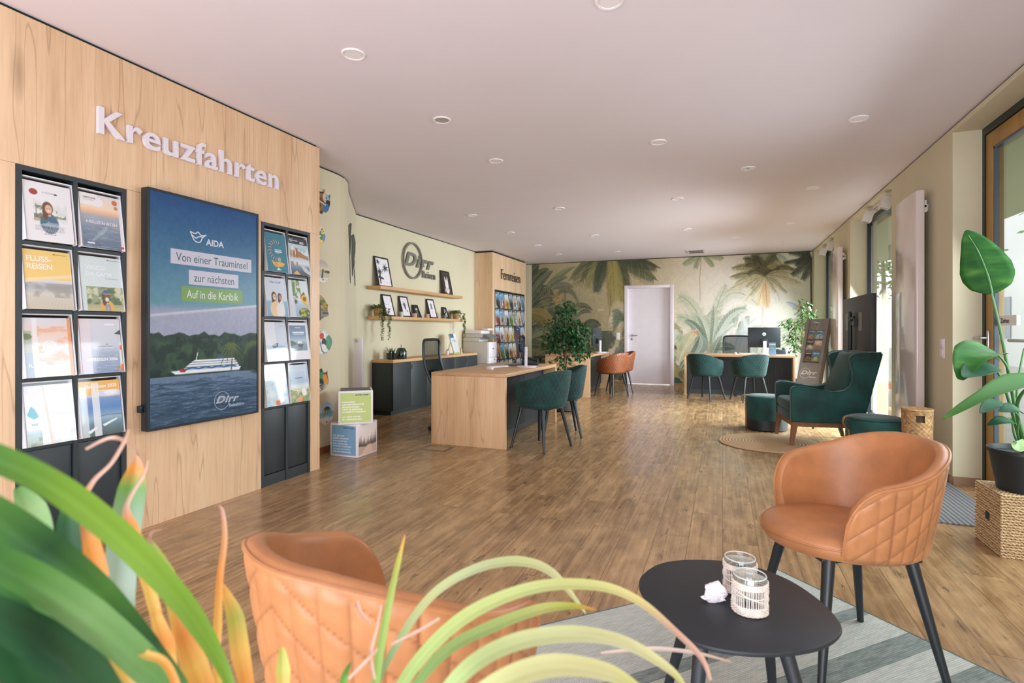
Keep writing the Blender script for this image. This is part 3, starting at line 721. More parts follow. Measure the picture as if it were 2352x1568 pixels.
a = Art(BW, BH); a.vgrad([(0, (70, 82, 78)), (.2, (96, 130, 146)), (.32, (150, 176, 200)), (.5, (84, 130, 190)), (.68, (120, 150, 196)), (.72, (206, 206, 226)), (.78, (244, 180, 92)), (1, (246, 186, 96))]); a.ell(.74, .76, .3, .06, (222, 216, 234)); a.ell(.76, .765, .16, .045, (244, 240, 244)); a.line([(.4, .34), (.62, .37), (1, .35)], .012, (70, 74, 80)); a.poly([(.5, .2), (.86, .29), (.86, .26), (.54, .16)], (238, 240, 242)); a.poly([(.14, .1), (.36, .18), (.36, .14), (.2, .06)], (238, 240, 242)); a.rect(.3, .48, 0, .96, (246, 244, 248), .8); a.rect(0, .18, 0, .9, (244, 244, 250), .7)  # the two last white bars paint window reflections into the picture
def tx(o, M): o.text('Flussreisen 2025', .03, .258, .165, (250, 246, 240), M, bold=.03); bar(o, M, .075, .24, .12, .004, (250, 236, 214))
brochure('orange-topped Flussreisen 2025 brochure cover with a blue river and white boats', GR1, c1[1], z1[3], XP, a, tx, dy=.006)

# right rack
a = Art(BW, BH, (56, 128, 150))
for t0 in range(60):
    t = R(60 + t0 * 3.9); x, y = .52 + .3 * cos(t), .55 + .23 * sin(t); q = (t0 * 37) % 5
    a.ell(x, y, .075, .05, [(40, 52, 62), (206, 214, 222), (96, 140, 180), (176, 170, 160), (50, 70, 84)][q], .9, .3)
a.poly([(.24, .3), (.4, .25), (.66, .27), (.86, .24), (.8, .17), (.5, .12), (.32, .18)], (236, 184, 84)); a.cloud(7, 3, .5, .6, (214, 150, 70), .6, (.3, .8, .13, .26)); a.ell(.55, .08, .05, .03, (232, 236, 240)); a.rect(.46, .64, .055, .07, (232, 236, 240))
def tx(o, M): bar(o, M, .092, .165, .066, .009, (196, 212, 220)); bar(o, M, .092, .152, .07, .009, (240, 242, 244)); bar(o, M, .1, .145, .04, .003, (220, 228, 232))
brochure('teal brochure cover with a C made of icy pictures and a gold brush stroke', GR2, c2[0], z2[0], XP, a, tx)
a = Art(BW, BH); a.vgrad([(0, (70, 76, 84)), (.22, (120, 150, 176)), (.3, (226, 230, 236)), (.42, (214, 216, 224)), (.5, (150, 170, 180)), (.8, (190, 216, 226))]); a.rect(0, 1, .82, 1, (44, 52, 62)); a.cloud(5, 3, .45, .62, (236, 242, 244), .9, (0, 1, .55, .8))
for k, (x, y, h) in enumerate(((.06, .48, .18), (.2, .46, .2), (.34, .46, .26), (.48, .46, .18), (.62, .46, .1))): a.rect(x, x + .12, y, y + h, [(206, 170, 130), (190, 140, 96), (176, 120, 80)][k % 3]); a.rect(x + .03, x + .06, y + .02, y + h * .7, (110, 84, 70))
a.poly([(.44, .66), (1, .5), (1, .42), (.44, .5)], (176, 124, 88)); a.poly([(.5, .28), (.62, .3), (1, .1), (1, .0), (.7, .1)], (206, 206, 206)); a.poly([(.3, .12), (.5, .0), (.1, 0)], (220, 176, 120)); a.cloud(8, 6, .5, .6, (150, 126, 110), .8, (0, .4, .22, .34))
def tx(o, M):
    bar(o, M, .012, .28, .04, .004, (220, 222, 228)); bar(o, M, .012, .269, .09, .005, (232, 232, 238)); bar(o, M, .012, .26, .03, .003, (210, 212, 218)); o.text('MSC', .125, .252, .045, (240, 242, 246), M, bold=.05)
brochure('brochure cover with a dark band above an old harbour town and a boat', GR2, c2[1], z2[0], XP, a, tx, dy=.006)
a = Art(BW, BH); a.vgrad([(0, (120, 164, 196)), (.38, (146, 186, 210)), (.42, (214, 220, 230)), (1, (216, 222, 238))]); portrait(a, .68, .5, .12, (70, 56, 48), (190, 140, 112), (226, 222, 224)); portrait(a, .42, .5, .15, (86, 54, 36), (232, 188, 160), (236, 196, 150)); a.ell(.42, .18, .24, .2, (238, 202, 160)); a.ell(.66, .16, .2, .2, (232, 228, 228))
def tx(o, M): o.text('Mein Schiff', .055, .255, .11, (70, 96, 124), M, shear=.3)
brochure('pale blue brochure cover with a laughing couple in front of the sea', GR2, c2[0], z2[1], XP, a, tx)
a = Art(BW, BH, (228, 230, 236)); a.vgrad([(0, (150, 176, 190)), (.3, (170, 196, 214)), (.5, (226, 228, 234)), (1, (222, 228, 232))]); a.cloud(4, 21, .42, .55, (96, 130, 62), .9, (.2, .62, .5, 1)); a.poly([(.56, .62), (.74, .62), (.98, .2), (.9, .2)], (236, 176, 70)); a.poly([(.6, .6), (.78, .7), (.9, .5), (.7, .4)], (120, 96, 60)); a.ring(.78, .5, .13, .04, (240, 180, 60)); a.ell(.3, .42, .1, .06, (56, 66, 78), .8, .6); a.ell(.72, .12, .3, .13, (70, 84, 34), .95, .2); a.cloud(12, 4, .5, .56, (206, 190, 60), .9, (.5, .95, .02, .22)); a.rect(0, .26, 0, .5, (226, 224, 236), .7)
brochure('white and green tropical brochure cover with a yellow hook shape, second row', GR2, c2[1], z2[1], XP, a, None, dy=.006)
a = Art(BW, BH); a.vgrad([(0, (86, 104, 124)), (.18, (96, 118, 140)), (.19, (100, 146, 186)), (.32, (176, 200, 222)), (.5, (214, 220, 234)), (1, (206, 210, 226))]); a.poly([(.3, .4), (.42, .46), (.6, .46), (.56, .36), (.34, .32)], (92, 92, 96)); liner(a, .46, .34, .4, (150, 178, 206)); a.rect(0, .5, .4, 1, (238, 238, 244), .7); a.rect(.62, .98, .29, .34, (226, 220, 222)); a.line([(.5, .16), (.95, .17)], .024, (222, 226, 232)); a.line([(.2, .12), (.95, .12)], .018, (196, 206, 216)); a.line([(.4, .07), (.95, .07)], .018, (196, 206, 216))
def tx(o, M): bar(o, M, .142, .262, .05, .006, (186, 190, 204))
brochure('pale misty blue brochure cover with a small ship off a rock, third row', GR2, c2[0], z2[2], XP, a, tx)
a = Art(BW, BH, (232, 226, 234)); a.vgrad([(0, (110, 136, 156)), (.26, (130, 156, 176)), (.4, (180, 200, 214)), (.6, (120, 150, 182)), (1, (106, 130, 160))], .24, .92, .05, .9); a.poly([(.05, .52), (.2, .5), (.4, .42), (.05, .36)], (96, 110, 96)); a.poly([(.4, .42), (.7, .42), (.66, .34), (.46, .34)], (66, 74, 84)); a.poly([(.4, .43), (.66, .43), (.62, .5), (.44, .5)], (226, 226, 230)); a.poly([(.46, .33), (.66, .33), (.62, .27), (.5, .27)], (90, 96, 106), .7)
def tx(o, M): bar(o, M, .04, .212, .13, .011, (236, 238, 242)); bar(o, M, .048, .201, .115, .005, (226, 230, 236)); bar(o, M, .072, .252, .06, .006, (236, 230, 232)); bar(o, M, .062, .252, .008, .006, (206, 60, 56))
brochure('white-framed brochure cover with a dark ship in a calm fjord', GR2, c2[1], z2[2], XP, a, tx, dy=.006)
a = Art(BW, BH, (196, 216, 230)); a.cloud(4, 17, .4, .7, (226, 234, 240), .9); a.cloud(6, 19, .5, .75, (140, 190, 220), .8); a.ell(.3, .3, .16, .1, (236, 240, 242), .8, .8); a.line([(.3, .5), (.34, .6)], .016, (196, 120, 110)); a.ell(.74, .15, .12, .075, (238, 236, 240)); a.rect(.42, .62, .02, .14, (238, 120, 56))
brochure('pale watercolour blue brochure cover with a small orange tab, bottom row', GR2, c2[0], z2[3], XP, a, None)
a = Art(BW, BH); a.vgrad([(0, (150, 156, 90)), (.28, (196, 190, 140)), (.42, (222, 226, 232)), (.55, (166, 186, 214)), (.8, (190, 206, 226)), (1, (206, 216, 232))]); a.cloud(10, 5, .45, .58, (110, 124, 60), .9, (0, 1, 0, .34)); a.line([(.14, .32), (.14, .84), (.86, .84), (.86, .32), (.14, .32)], .014, (240, 242, 244)); a.ell(.72, .26, .12, .11, (240, 238, 236)); a.rect(.4, .6, .02, .12, (238, 120, 56)); a.line([(.34, .64), (.66, .64)], .03, (60, 84, 104)); waves(a, .5, .8, 30, (120, 150, 190), 8, .5)
brochure('beach brochure cover with a thin white frame, grasses and an orange tab', GR2, c2[1], z2[3], XP, a, None, dy=.006)

# ------------------------------------------------------------------ the large upright screen
SY0, SY1, SZ0, SZ1, SX = 2.165, 2.967, .576, 1.990, -3.09
def sc_uv(u, v):
    p = on_x(u, v, SX); return ((p.y - SY0) / (SY1 - SY0), (p.z - SZ0) / (SZ1 - SZ0))
scr = thing('display_screen', (SX, (SY0 + SY1) / 2, SZ0), 'large upright advertising screen on the wooden partition showing a cruise ship', 'screen')
cy = (SY0 + SY1) / 2; hw = (SY1 - SY0) / 2; hh = SZ1 - SZ0
MB().box(-.055, -.003, -hw, hw, 0, hh, bev=.003).build('casing', BLACKP, scr)
MB().box(-.073, -.055, -hw + .12, hw - .12, .2, hh - .2).build('wall_mount', BLACKM, scr)
f = MB(); t = .014
for y0, y1, q0, q1 in ((-hw, -hw + t, 0, hh), (hw - t, hw, 0, hh), (-hw + t, hw - t, 0, t), (-hw + t, hw - t, hh - t, hh)): f.box(-.003, .003, y0, y1, q0, q1)
f.build('bezel', BLACKP, scr)
MB().box(-.06, -.03, -hw - .022, -hw, .11, .15, bev=.003).build('side_button', BLACKP, scr)
a = Art(190, 330); P = sc_uv
ysky = P(460, 715)[1]; yhill = P(460, 772)[1]; ysea = P(460, 862)[1]
a.vgrad([(0, (52, 74, 96)), (ysea * .5, (74, 98, 124)), (ysea, (112, 130, 158)), (ysea + .01, (46, 66, 56)), (yhill, (52, 74, 60)), (yhill + .005, (168, 168, 188)), (ysky, (160, 160, 186)), (ysky + .03, (104, 148, 164)), (.72, (70, 118, 150)), (1, (34, 76, 128))])
a.poly([P(330, 727), P(600, 703), P(600, 780), P(330, 780)], (166, 166, 188)); a.line([P(330, 725), P(600, 702)], .02, (196, 194, 208))
a.poly([(0, ysea)] + [P(337 + 12 * k, 768 - 4 * sin(k * 1.3) - 3 * cos(k * 2.9)) for k in range(23)] + [(1, ysea)], (44, 64, 52)); a.cloud(9, 4, .42, .62, (70, 96, 66), .7, (0, 1, ysea, yhill - .01)); a.cloud(16, 5, .5, .62, (26, 42, 38), .7, (0, 1, ysea, yhill))
xs, ysq = P(390, 862); xe, _ = P(556, 862); liner(a, xs, ysq - .004, xe - xs); a.line([(xs + .06 * k + .12, ysq + .016 + .006 * (k % 2)) for k in range(9)], .012, (40, 92, 160)); a.ell(xs + .1, ysq + .012, .03, .008, (180, 50, 60))
def palm(a, x, y, h, s, c, seed=1, trunk=None):
    r = random.Random(seed); a.line([(x, y), (x + .01, y + h * .5), (x - .005, y + h)], s * .1, trunk or c, w1=s * .06)
    for k in range(13):
        t = -2.6 + 5.2 * k / 12 + pi / 2 + r.uniform(-.1, .1); L = s * (.8 + .4 * r.random()); pts = []
        for q in range(7):
            e = q / 6; pts.append((x + L * e * cos(t), y + h + (L * e * sin(t) * .8 - L * .75 * e * e) / a.k))
        a.line(pts, s * .16, c, .9, s * .03)
palm(a, P(533, 850)[0], P(533, 850)[1], .115, .12, (92, 106, 58), 4, (110, 100, 70)); palm(a, P(586, 850)[0], P(586, 850)[1], .13, .13, (80, 96, 54), 6); a.ell(1.0, ysea + .055, .12, .07, (34, 48, 40), 1, .3)
waves(a, 0, ysea, 260, (120, 138, 162), 12, .5); waves(a, 0, ysea * .9, 320, (36, 60, 84), 13, .55); a.grain(40, 8, 3)
SCREEN = NT('screen_picture'); SCREEN.set(Roughness=.3, Specular_IOR_Level=.22); SCREEN.b.inputs['Base Color'].default_value = (.01, .012, .014, 1)
q = SCREEN.n('ShaderNodeVertexColor', layer_name='Col'); SCREEN.l(q.outputs['Color'], SCREEN.b.inputs['Emission Color']); SCREEN.b.inputs['Emission Strength'].default_value = .72
W_, H_ = 2 * hw - 2 * t, hh - 2 * t
Ms = frame_m((-.001, -hw + t, t), (0, 1, 0), (0, 0, 1))
o = CM(); o.sheet(*a.sheet(Ms, W_, H_))
def sp(u, v): x, y = P(u, v); return ((x * 2 * hw) - t, y * hh - t)
def label_box(u0, u1, v0, v1, c, txt, tc, pad, **kw):
    x0, y1 = sp(u0, v0); x1, y0 = sp(u1, v1); o.flat([(x0, y0, .0006), (x1, y0, .0006), (x1, y1, .0006), (x0, y1, .0006)], [(0, 1, 2, 3)], c, Ms)
    o.text(txt, x0 + pad, y0 + (y1 - y0) * .24, x1 - x0 - 2 * pad, tc, Ms, h=(y1 - y0) * .56, lift=.0012, **kw)
def bxs(uc, v0, v1, wm): x, _ = sp(uc, v0); return x - wm / 2, x + wm / 2
zc = lambda u, v: sp(u, v)[1]
for (xa, xb, ya, yb, c, txt, tc, bold) in ((.115, .715, zc(376, 602), zc(376, 567), (206, 200, 212), 'Von einer Trauminsel', (70, 92, 100), .0), (.235, .605, zc(416, 651), zc(416, 617), (206, 200, 212), 'zur nächsten', (70, 92, 100), .0), (.185, .64, zc(402, 690), zc(402, 655), (124, 160, 84), 'Auf in die Karibik', (222, 222, 216), .008)):
    xa += .012; xb += .012
    o.flat([(xa, ya, .0006), (xb, ya, .0006), (xb, yb, .0006), (xa, yb, .0006)], [(0, 1, 2, 3)], c, Ms); o.text(txt, xa + .035, ya + (yb - ya) * .22, xb - xa - .07, tc, Ms, h=(yb - ya) * .56, lift=.0012, bold=bold)
def stroke(o, pts, w, c, M, lift=.0008):
    m = MB(); m.tube([(p[0], p[1], lift) for p in pts], w, 5, False); o.flat([(p[0], p[1], lift + .0002 * (k % 2)) for k, p in enumerate(Vector(q) for q in m.v)], m.f, c, M)
def curve(*pts, n=8):
    out = []
    for k in range(len(pts) - 1):
        p0 = pts[max(k - 1, 0)]; p1 = pts[k]; p2 = pts[k + 1]; p3 = pts[min(k + 2, len(pts) - 1)]
        for q in range(n):
            e = q / n; out.append(tuple(.5 * (2 * p1[i] + (p2[i] - p0[i]) * e + (2 * p0[i] - 5 * p1[i] + 4 * p2[i] - p3[i]) * e * e + (3 * p1[i] - p0[i] - 3 * p2[i] + p3[i]) * e ** 3) for i in range(len(p1))))
    return out + [tuple(pts[-1])]
LW = (214, 212, 222)
for pts in ([(437, 531), (447, 552), (459, 556), (466, 545), (474, 540)], [(437, 531), (448, 536), (455, 533), (463, 541), (474, 540)], [(440, 538), (450, 546), (458, 543), (466, 545)]): stroke(o, curve(*[sp(*p) for p in pts]), .0042, LW, Ms)
x0, y0 = sp(473, 563); o.text('AIDA', x0, y0, .135, LW, Ms, bold=.03, lift=.0008)
def dirr(o, M, x, y, d, c, sub, lift=.0008, ring_w=.035):
    """the ring-and-word mark: ring of diameter d at lower left x,y, slanted heavy word running out of it"""
    m = MB(); n = 40; vs = []
    for k in range(n):
        for rr in (d / 2, d / 2 - d * ring_w): vs.append((x + d / 2 + rr * cos(2 * pi * k / n), y + d / 2 + rr * sin(2 * pi * k / n), lift))
    o.flat(vs, [(2 * k, 2 * ((k + 1) % n), 2 * ((k + 1) % n) + 1, 2 * k + 1) for k in range(n)], c, M)
    o.text('Dirr', x + d * .1, y + d * .36, d * 1.52, c, M, h=d * .4, lift=lift + .0004, bold=.045, shear=.36, spacing=1.12)
    o.text(sub[0], x + d * .96, y + d * .08, d * sub[1], c, M, h=d * sub[2], lift=lift, bold=.025)
x0, y0 = sp(492, 943); x1, y1 = sp(533, 894); dirr(o, Ms, x0, y0, y1 - y0 - .005, (176, 180, 194), ('Reisebüro', 1.02, .2), ring_w=.03)
o.build('screen_panel', SCREEN.m, scr)

# ------------------------------------------------------------------ raised word on the partition
vs, fs = fit_text('Kreuzfahrten', 1.278, .150, bold=.014, spacing=1.06, depth=.06, res=4)
zmin = min(p[2] for p in vs); Mk = frame_m((XP + .002, 1.934, 2.226), (0, 1, 0), (0, 0, 1)); kz = .022 / (max(p[2] for p in vs) - zmin)
k = MB().add([Mk @ Vector((p[0], p[1], (p[2] - zmin) * kz)) for p in vs], fs); tag(k.build('wall_lettering', LETTER), 'large raised white word Kreuzfahrten on the wooden partition', 'lettering')

# ------------------------------------------------------------------ cut-out pictures hanging on the wall beyond the partition
def hanger(label, v0, v1, ur, draw, outline, rw=None):
    """flat picture on thin board, v0..v1 = top and bottom, ur = right extreme, outline in unit box; wider than what the partition leaves in view"""
    zt = on_x(742, v0, XG).z; zb = on_x(742, v1, XG).z; yr = on_x(ur, 600, XG).y; h = zt - zb; w = rw or h
    M = frame_m((XG + .008, yr - w, zb), (0, 1, 0), (0, 0, 1)); a = Art(64, 64, (230, 226, 228)); draw(a); o = CM()
    def keep(X, Y):
        n = len(outline); ins = np.zeros(X.shape, bool)
        for q in range(n):
            ax, ay = outline[q]; bx, by = outline[(q + 1) % n]
            if ay == by: continue
            ins ^= ((ay > Y) != (by > Y)) & (X < (bx - ax) * (Y - ay) / (by - ay) + ax)
        return ins
    V, F, L = a.sheet(M, w, h, keep); o.sheet(V, F, L)
    pl = [(p[0] * w, p[1] * h) for p in outline]; b = MB().prism(pl, -.005, -.0006); o.flat([Vector(p) for p in b.v], b.f, (222, 216, 218), M)
    cx = w * .5; o.flat([(cx - .001, h * .9, -.002), (cx + .001, h * .9, -.002), (cx + .001, h + .11, -.002), (cx - .001, h + .11, -.002)], [(0, 1, 2, 3)], (206, 200, 190), M)
    return tag(o.build('hanging_picture', PRINTM), label, 'picture', 'cut-out pictures hanging beyond the partition')
circ = [(.5 + .5 * cos(2 * pi * k / 40), .5 + .5 * sin(2 * pi * k / 40)) for k in range(40)]
def blob(seed, amp=.12, n=36):
    r = random.Random(seed); ph = [r.random() * 6 for _ in range(3)]
    return [(.5 + .5 * cos(t) * (1 - amp + amp * sin(3 * t + ph[0]) * .6), .5 + .5 * sin(t) * (1 - amp + amp * sin(5 * t + ph[1]) * .5)) for t in (2 * pi * k / n for k in range(n))]
def d1(a):
    a.rect(0, 1, 0, 1, (26, 40, 52)); a.rect(.3, .66, .1, .8, (150, 108, 52)); a.cloud(9, 2, .45, .6, (92, 60, 30), .8, (.3, .66, .1, .8)); a.rect(.6, .7, .6, 1, (176, 128, 64)); a.ell(.65, .92, .1, .06, (186, 140, 76))
    for k in range(5): a.ring(.74, .68, .05 + .035 * k, .012, (210, 216, 214))
    a.poly([(.84, .78), (1, .86), (.95, .64)], (70, 120, 140)); a.ell(.84, .5, .12, .12, (20, 34, 44))
    for k in range(5): a.ring(.74, .26, .04 + .035 * k, .02, [(70, 130, 176), (40, 92, 136)][k % 2])
    a.line([(.3, .5), (.7, .4)], .05, (206, 206, 200))
giraffe = [(.2, .9), (.45, .85), (.58, .9), (.6, 1), (.68, 1), (.7, .88), (.84, .82), (1, .87), (.96, .7), (.97, .5), (.93, .36), (.86, .2), (.74, .1), (.6, .12), (.5, 0), (.3, .05), (.12, .3), (.1, .7)]
hanger('blue and ochre giraffe and zebra cut-out picture, topmost of the hanging column', 434, 493, 758, d1, giraffe)
def d2(a):
    a.rect(0, 1, 0, 1, (232, 230, 232)); a.ell(.5, .7, .24, .2, (80, 140, 190)); a.ell(.6, .78, .09, .1, (236, 206, 160)); a.ell(.82, .78, .1, .09, (40, 54, 60)); a.line([(.78, .74), (.74, .5), (.8, .2)], .12, (226, 190, 60), w1=.06)
    a.cloud(7, 5, .4, .6, (70, 130, 70), .9, (.4, .98, .15, .6)); a.ell(.9, .4, .08, .26, (110, 150, 210)); a.ell(.62, .16, .16, .14, (240, 200, 90)); a.poly([(.74, .22), (.96, .24), (.86, .06)], (110, 64, 54)); a.line([(.76, .2), (.96, .22)], .03, (236, 230, 226))
hanger('colourful parrot cut-out picture hanging second from the top', 517, 570, 747, d2, blob(3))
def d3(a):
    a.vgrad([(0, (232, 228, 228)), (.22, (226, 222, 222)), (.23, (196, 190, 168)), (.5, (190, 186, 168)), (.52, (176, 160, 110)), (.58, (214, 206, 186)), (1, (170, 166, 156))]); a.ell(.86, .5, .22, .06, (92, 86, 60)); a.line([(.5, .24), (.56, .56)], .1, (84, 82, 70)); a.ell(.56, .14, .04, .04, (60, 40, 34)); a.rect(.66, .84, .12, .16, (200, 180, 110)); a.ell(.5, .94, .02, .02, (236, 232, 230))
hanger('round sepia picture of a jetty by a lake hanging third from the top', 598, 649, 755.5, d3, circ)
def d4(a):
    a.rect(0, 1, 0, 1, (120, 112, 96)); a.ell(.56, .72, .3, .26, (176, 160, 120))
    for k in range(12): t = pi * k / 11; a.line([(.5, .6), (.5 + .36 * cos(t), .6 + .36 * sin(t))], .014, (70, 62, 48))
    a.rect(.2, .52, 0, .7, (66, 74, 78)); a.cloud(8, 4, .42, .6, (96, 120, 50), .95, (.5, 1, .36, .8)); a.cloud(8, 9, .5, .62, (206, 160, 50), .9, (.6, 1, .4, .85)); a.rect(.55, 1, .1, .38, (146, 140, 130)); a.ell(.78, .3, .18, .05, (90, 92, 92)); a.line([(.6, .14), (.98, .1)], .04, (66, 84, 90))
hanger('cut-out picture of a round wicker chair with plants hanging fourth from the top', 677, 736, 754, d4, [(.3, .92), (.46, 1), (.6, .95), (.76, .84), (.85, .7), (.95, .62), (.92, .4), (1, .3), (.97, .18), (.7, .12), (.5, .0), (.3, .04), (.1, .3), (.12, .7)])
def d5(a):
    a.rect(0, 1, 0, 1, (226, 226, 228)); a.ell(.38, .76, .12, .12, (206, 84, 60)); a.cloud(6, 3, .5, .62, (150, 150, 150), .8); a.ell(.8, .5, .2, .28, (92, 150, 116)); a.line([(.72, .7), (.84, .3)], .015, (140, 190, 160)); a.ell(.5, .5, .12, .18, (70, 76, 80)); a.ell(.46, .32, .16, .14, (232, 232, 234)); a.line([(.3, .5), (.4, .2), (.55, .1)], .04, (70, 74, 78)); a.line([(.45, .08), (.66, .12)], .05, (150, 146, 130)); a.poly([(.5, .95), (.9, .9), (.84, .82), (.6, .84)], (206, 204, 216))
hanger('white-edged collage picture with a green leaf hanging fifth from the top', 757, 817, 762.5, d5, blob(8))
def d6(a):
    a.rect(0, 1, 0, 1, (110, 106, 92)); a.ell(.44, .72, .2, .28, (56, 130, 84)); a.ell(.5, .92, .1, .09, (70, 56, 50)); a.ell(.82, .74, .12, .1, (110, 70, 50)); a.poly([(.58, .7), (.8, .72), (1, .36), (.7, .3)], (214, 140, 50)); a.ell(.42, .4, .22, .16, (34, 44, 48)); a.cloud(9, 3, .45, .58, (196, 190, 176), .9, (.3, .9, .02, .34))
hanger('cut-out picture of a seated couple in green and orange hanging sixth from the top', 845, 898, 754, d6, [(.4, .96), (.55, 1), (.64, .84), (.74, .8), (.92, .86), (.9, .72), (1, .4), (.92, .24), (.72, .1), (.5, 0), (.3, .12), (.14, .4), (.2, .8)])
def d7(a):
    a.vgrad([(0, (226, 226, 230)), (.3, (232, 230, 232)), (.34, (166, 206, 220)), (.52, (120, 190, 206)), (.56, (206, 224, 236)), (1, (150, 190, 224))]); palm(a, .56, .42, .3, .34, (70, 92, 60), 3); a.rect(.5, .9, .08, .12, (206, 190, 150)); a.ell(.52, .12, .04, .04, (110, 60, 50))
hanger('round picture of a palm on a white beach hanging lowest of the column', 924, 976, 765, d7, circ)

# dark brush-stroke map on the slanted wall
Pd, Qd = Vector((-3.867, 4.967, 0)), Vector((-4.519, 5.964, 0)); Dd = (Qd - Pd).normalized(); Nd = Vector((Dd.y, -Dd.x, 0))
def on_slant(u, v):
    d = Vector(ray(u, v)); den = d.x * Nd.x + d.y * Nd.y; tt = (Pd.x * Nd.x + Pd.y * Nd.y) / den
    return (Vector((d.x * tt, d.y * tt, 0)) - Pd).dot(Dd), EYE + d.z * tt
b = MB(); Md = frame_m(Pd + Nd * .001, Dd, (0, 0, 1))
for poly in ([(799, 518), (804, 512), (807, 513), (805, 540), (807, 541), (805, 570), (803.5, 590), (804.5, 640), (804, 651), (803.3, 640), (802.5, 590), (801.5, 570), (800.5, 540)],
             [(808, 540), (812, 537), (816, 556), (815.3, 580), (813, 594), (811, 612), (809.5, 635), (808.5, 632), (807, 590), (807.5, 560)],
             [(812.5, 592), (814, 600), (812.8, 615), (815, 640), (815.8, 656), (814.6, 655), (812.6, 625), (811.8, 605)]):
    b.prism([on_slant(*p) for p in poly], 0, .004, Md)
mp = b.build('wall_decal', mat('decal_charcoal', (58, 66, 62), .6)); tag(mp, 'dark charcoal brush-stroke wall decal on the slanted wall beside the hanging pictures', 'wall decal')

# narrow white radiator panel standing against the slanted wall
p = thing('panel_radiator', (-4.285, 5.68, 0), 'narrow white upright radiator panel behind the stacked cube boxes', 'radiator', rz=YAW)
MB().box(-.068, .068, -.03, .03, .12, 1.07, bev=.008).build('body', WHITE, p)
k = MB().box(-.098, -.069, 0, .02, .2, .98); k.build('wall_bracket', BLACKM, p)  # black strip is bracket and painted shade of the wall gap in one
k = MB().lathe([(.02, 0), (.02, .006), (.014, .008)], 20, M=Matrix.Translation((0, -.03, 1.035)) @ Matrix.Rotation(R(90), 4, 'X')); k.build('vent_knob', STEEL, p)
f = MB(); f.box(-.06, -.03, -.02, .02, 0, .13); f.build('foot', BLACKM, p); f = MB(); f.box(.03, .06, -.02, .02, 0, .13); f.build('foot', BLACKM, p)

# printed cube boxes
def cube(label, loc, rz, s, faces):
    t = thing('cube_box', loc, label, 'box', 'stacked printed cube boxes', rz); h = s / 2
    MB().box(-h, h, -h, h, 0, s, bev=.006).build('shell', WHITEM, t)
    for nm, M, art, tx in faces:
        o = CM(); m = .018; o.sheet(*art.sheet(M @ Matrix.Translation((m, m, .0008)), s - 2 * m, s - 2 * m))
        if tx: tx(o, M @ Matrix.Translation((0, 0, .001)))
        o.build(nm, PRINTM, t)
S_ = .305
Mf = lambda: frame_m((-S_ / 2, -S_ / 2, 0), (1, 0, 0), (0, 0, 1)); Mr = lambda: frame_m((S_ / 2, -S_ / 2, 0), (0, 1, 0), (0, 0, 1)); Mt = lambda: frame_m((-S_ / 2, -S_ / 2, S_), (1, 0, 0), (0, 1, 0))
def lines(rows, x, y0, step, cw, c):
    def f(o, M):
        for k, s in enumerate(rows):
            if s: o.text(s, x, y0 - step * k, cw * len(s), c, M, h=step * .62, bold=.04)
        o.text('nicko cruises', .17, .262, .095, (40, 74, 120), M, bold=.03); o.flat([(.15, .262, .0004), (.166, .262, .0004), (.166, .27, .0004), (.15, .27, .0004)], [(0, 1, 2, 3)], (60, 50, 40), M)
    return f
ar = Art(60, 60, (226, 214, 206)); ar.vgrad([(0, (206, 170, 150)), (.3, (196, 176, 162)), (.5, (232, 222, 216)), (1, (236, 228, 226))])
for k in range(16): x = k / 15; ar.poly([(x - .04, .25 + .1 * abs(x - .45)), (x, .42 + .5 * abs(x - .4) ** 1.2 + .08 * (k % 3)), (x + .04, .25 + .1 * abs(x - .45))], (84, 74, 66), .85)
ar.poly([(.1, 0), (.5, .3), (.7, .3), (.8, 0)], (222, 190, 172))
cube('white cube box with a sky blue printed face, lower of the two stacked', (-3.249, 4.258, 0), 0, S_, [
    ('printed_face', Mf(), Art(6, 6, (116, 158, 188)), lines(['DIE BESTEN', 'REISEN ERKENNT', 'MAN NICHT AN', 'DER LÄNGE DER', 'STRECKE, SONDERN', 'AN DER QUALITÄT', 'DER ERFAHRUNGEN.'], .033, .185, .0245, .0128, (206, 214, 226))),
    ('printed_face', Mr(), ar, None), ('printed_top', Mt(), Art(6, 6, (196, 200, 206)), None)])
cube('white cube box with a lime green printed face, stacked on the blue one', (-3.215, 4.235, S_ + .001), R(38), S_, [
    ('printed_face', Mf(), Art(6, 6, (186, 202, 128)), lines(['KANN MAN', 'UNVERGESSLICHE', 'ERFAHRUNGEN', 'UND BLEIBENDE', 'MOMENTE MESSEN?', '', 'JA. UND ZWAR', 'IN SEEMEILEN.'], .035, .197, .0225, .0135, (238, 240, 226))),
    ('printed_face', Mr(), Art(6, 6, (140, 150, 140)), None), ('printed_top', Mt(), Art(6, 6, (92, 102, 104)), None)])
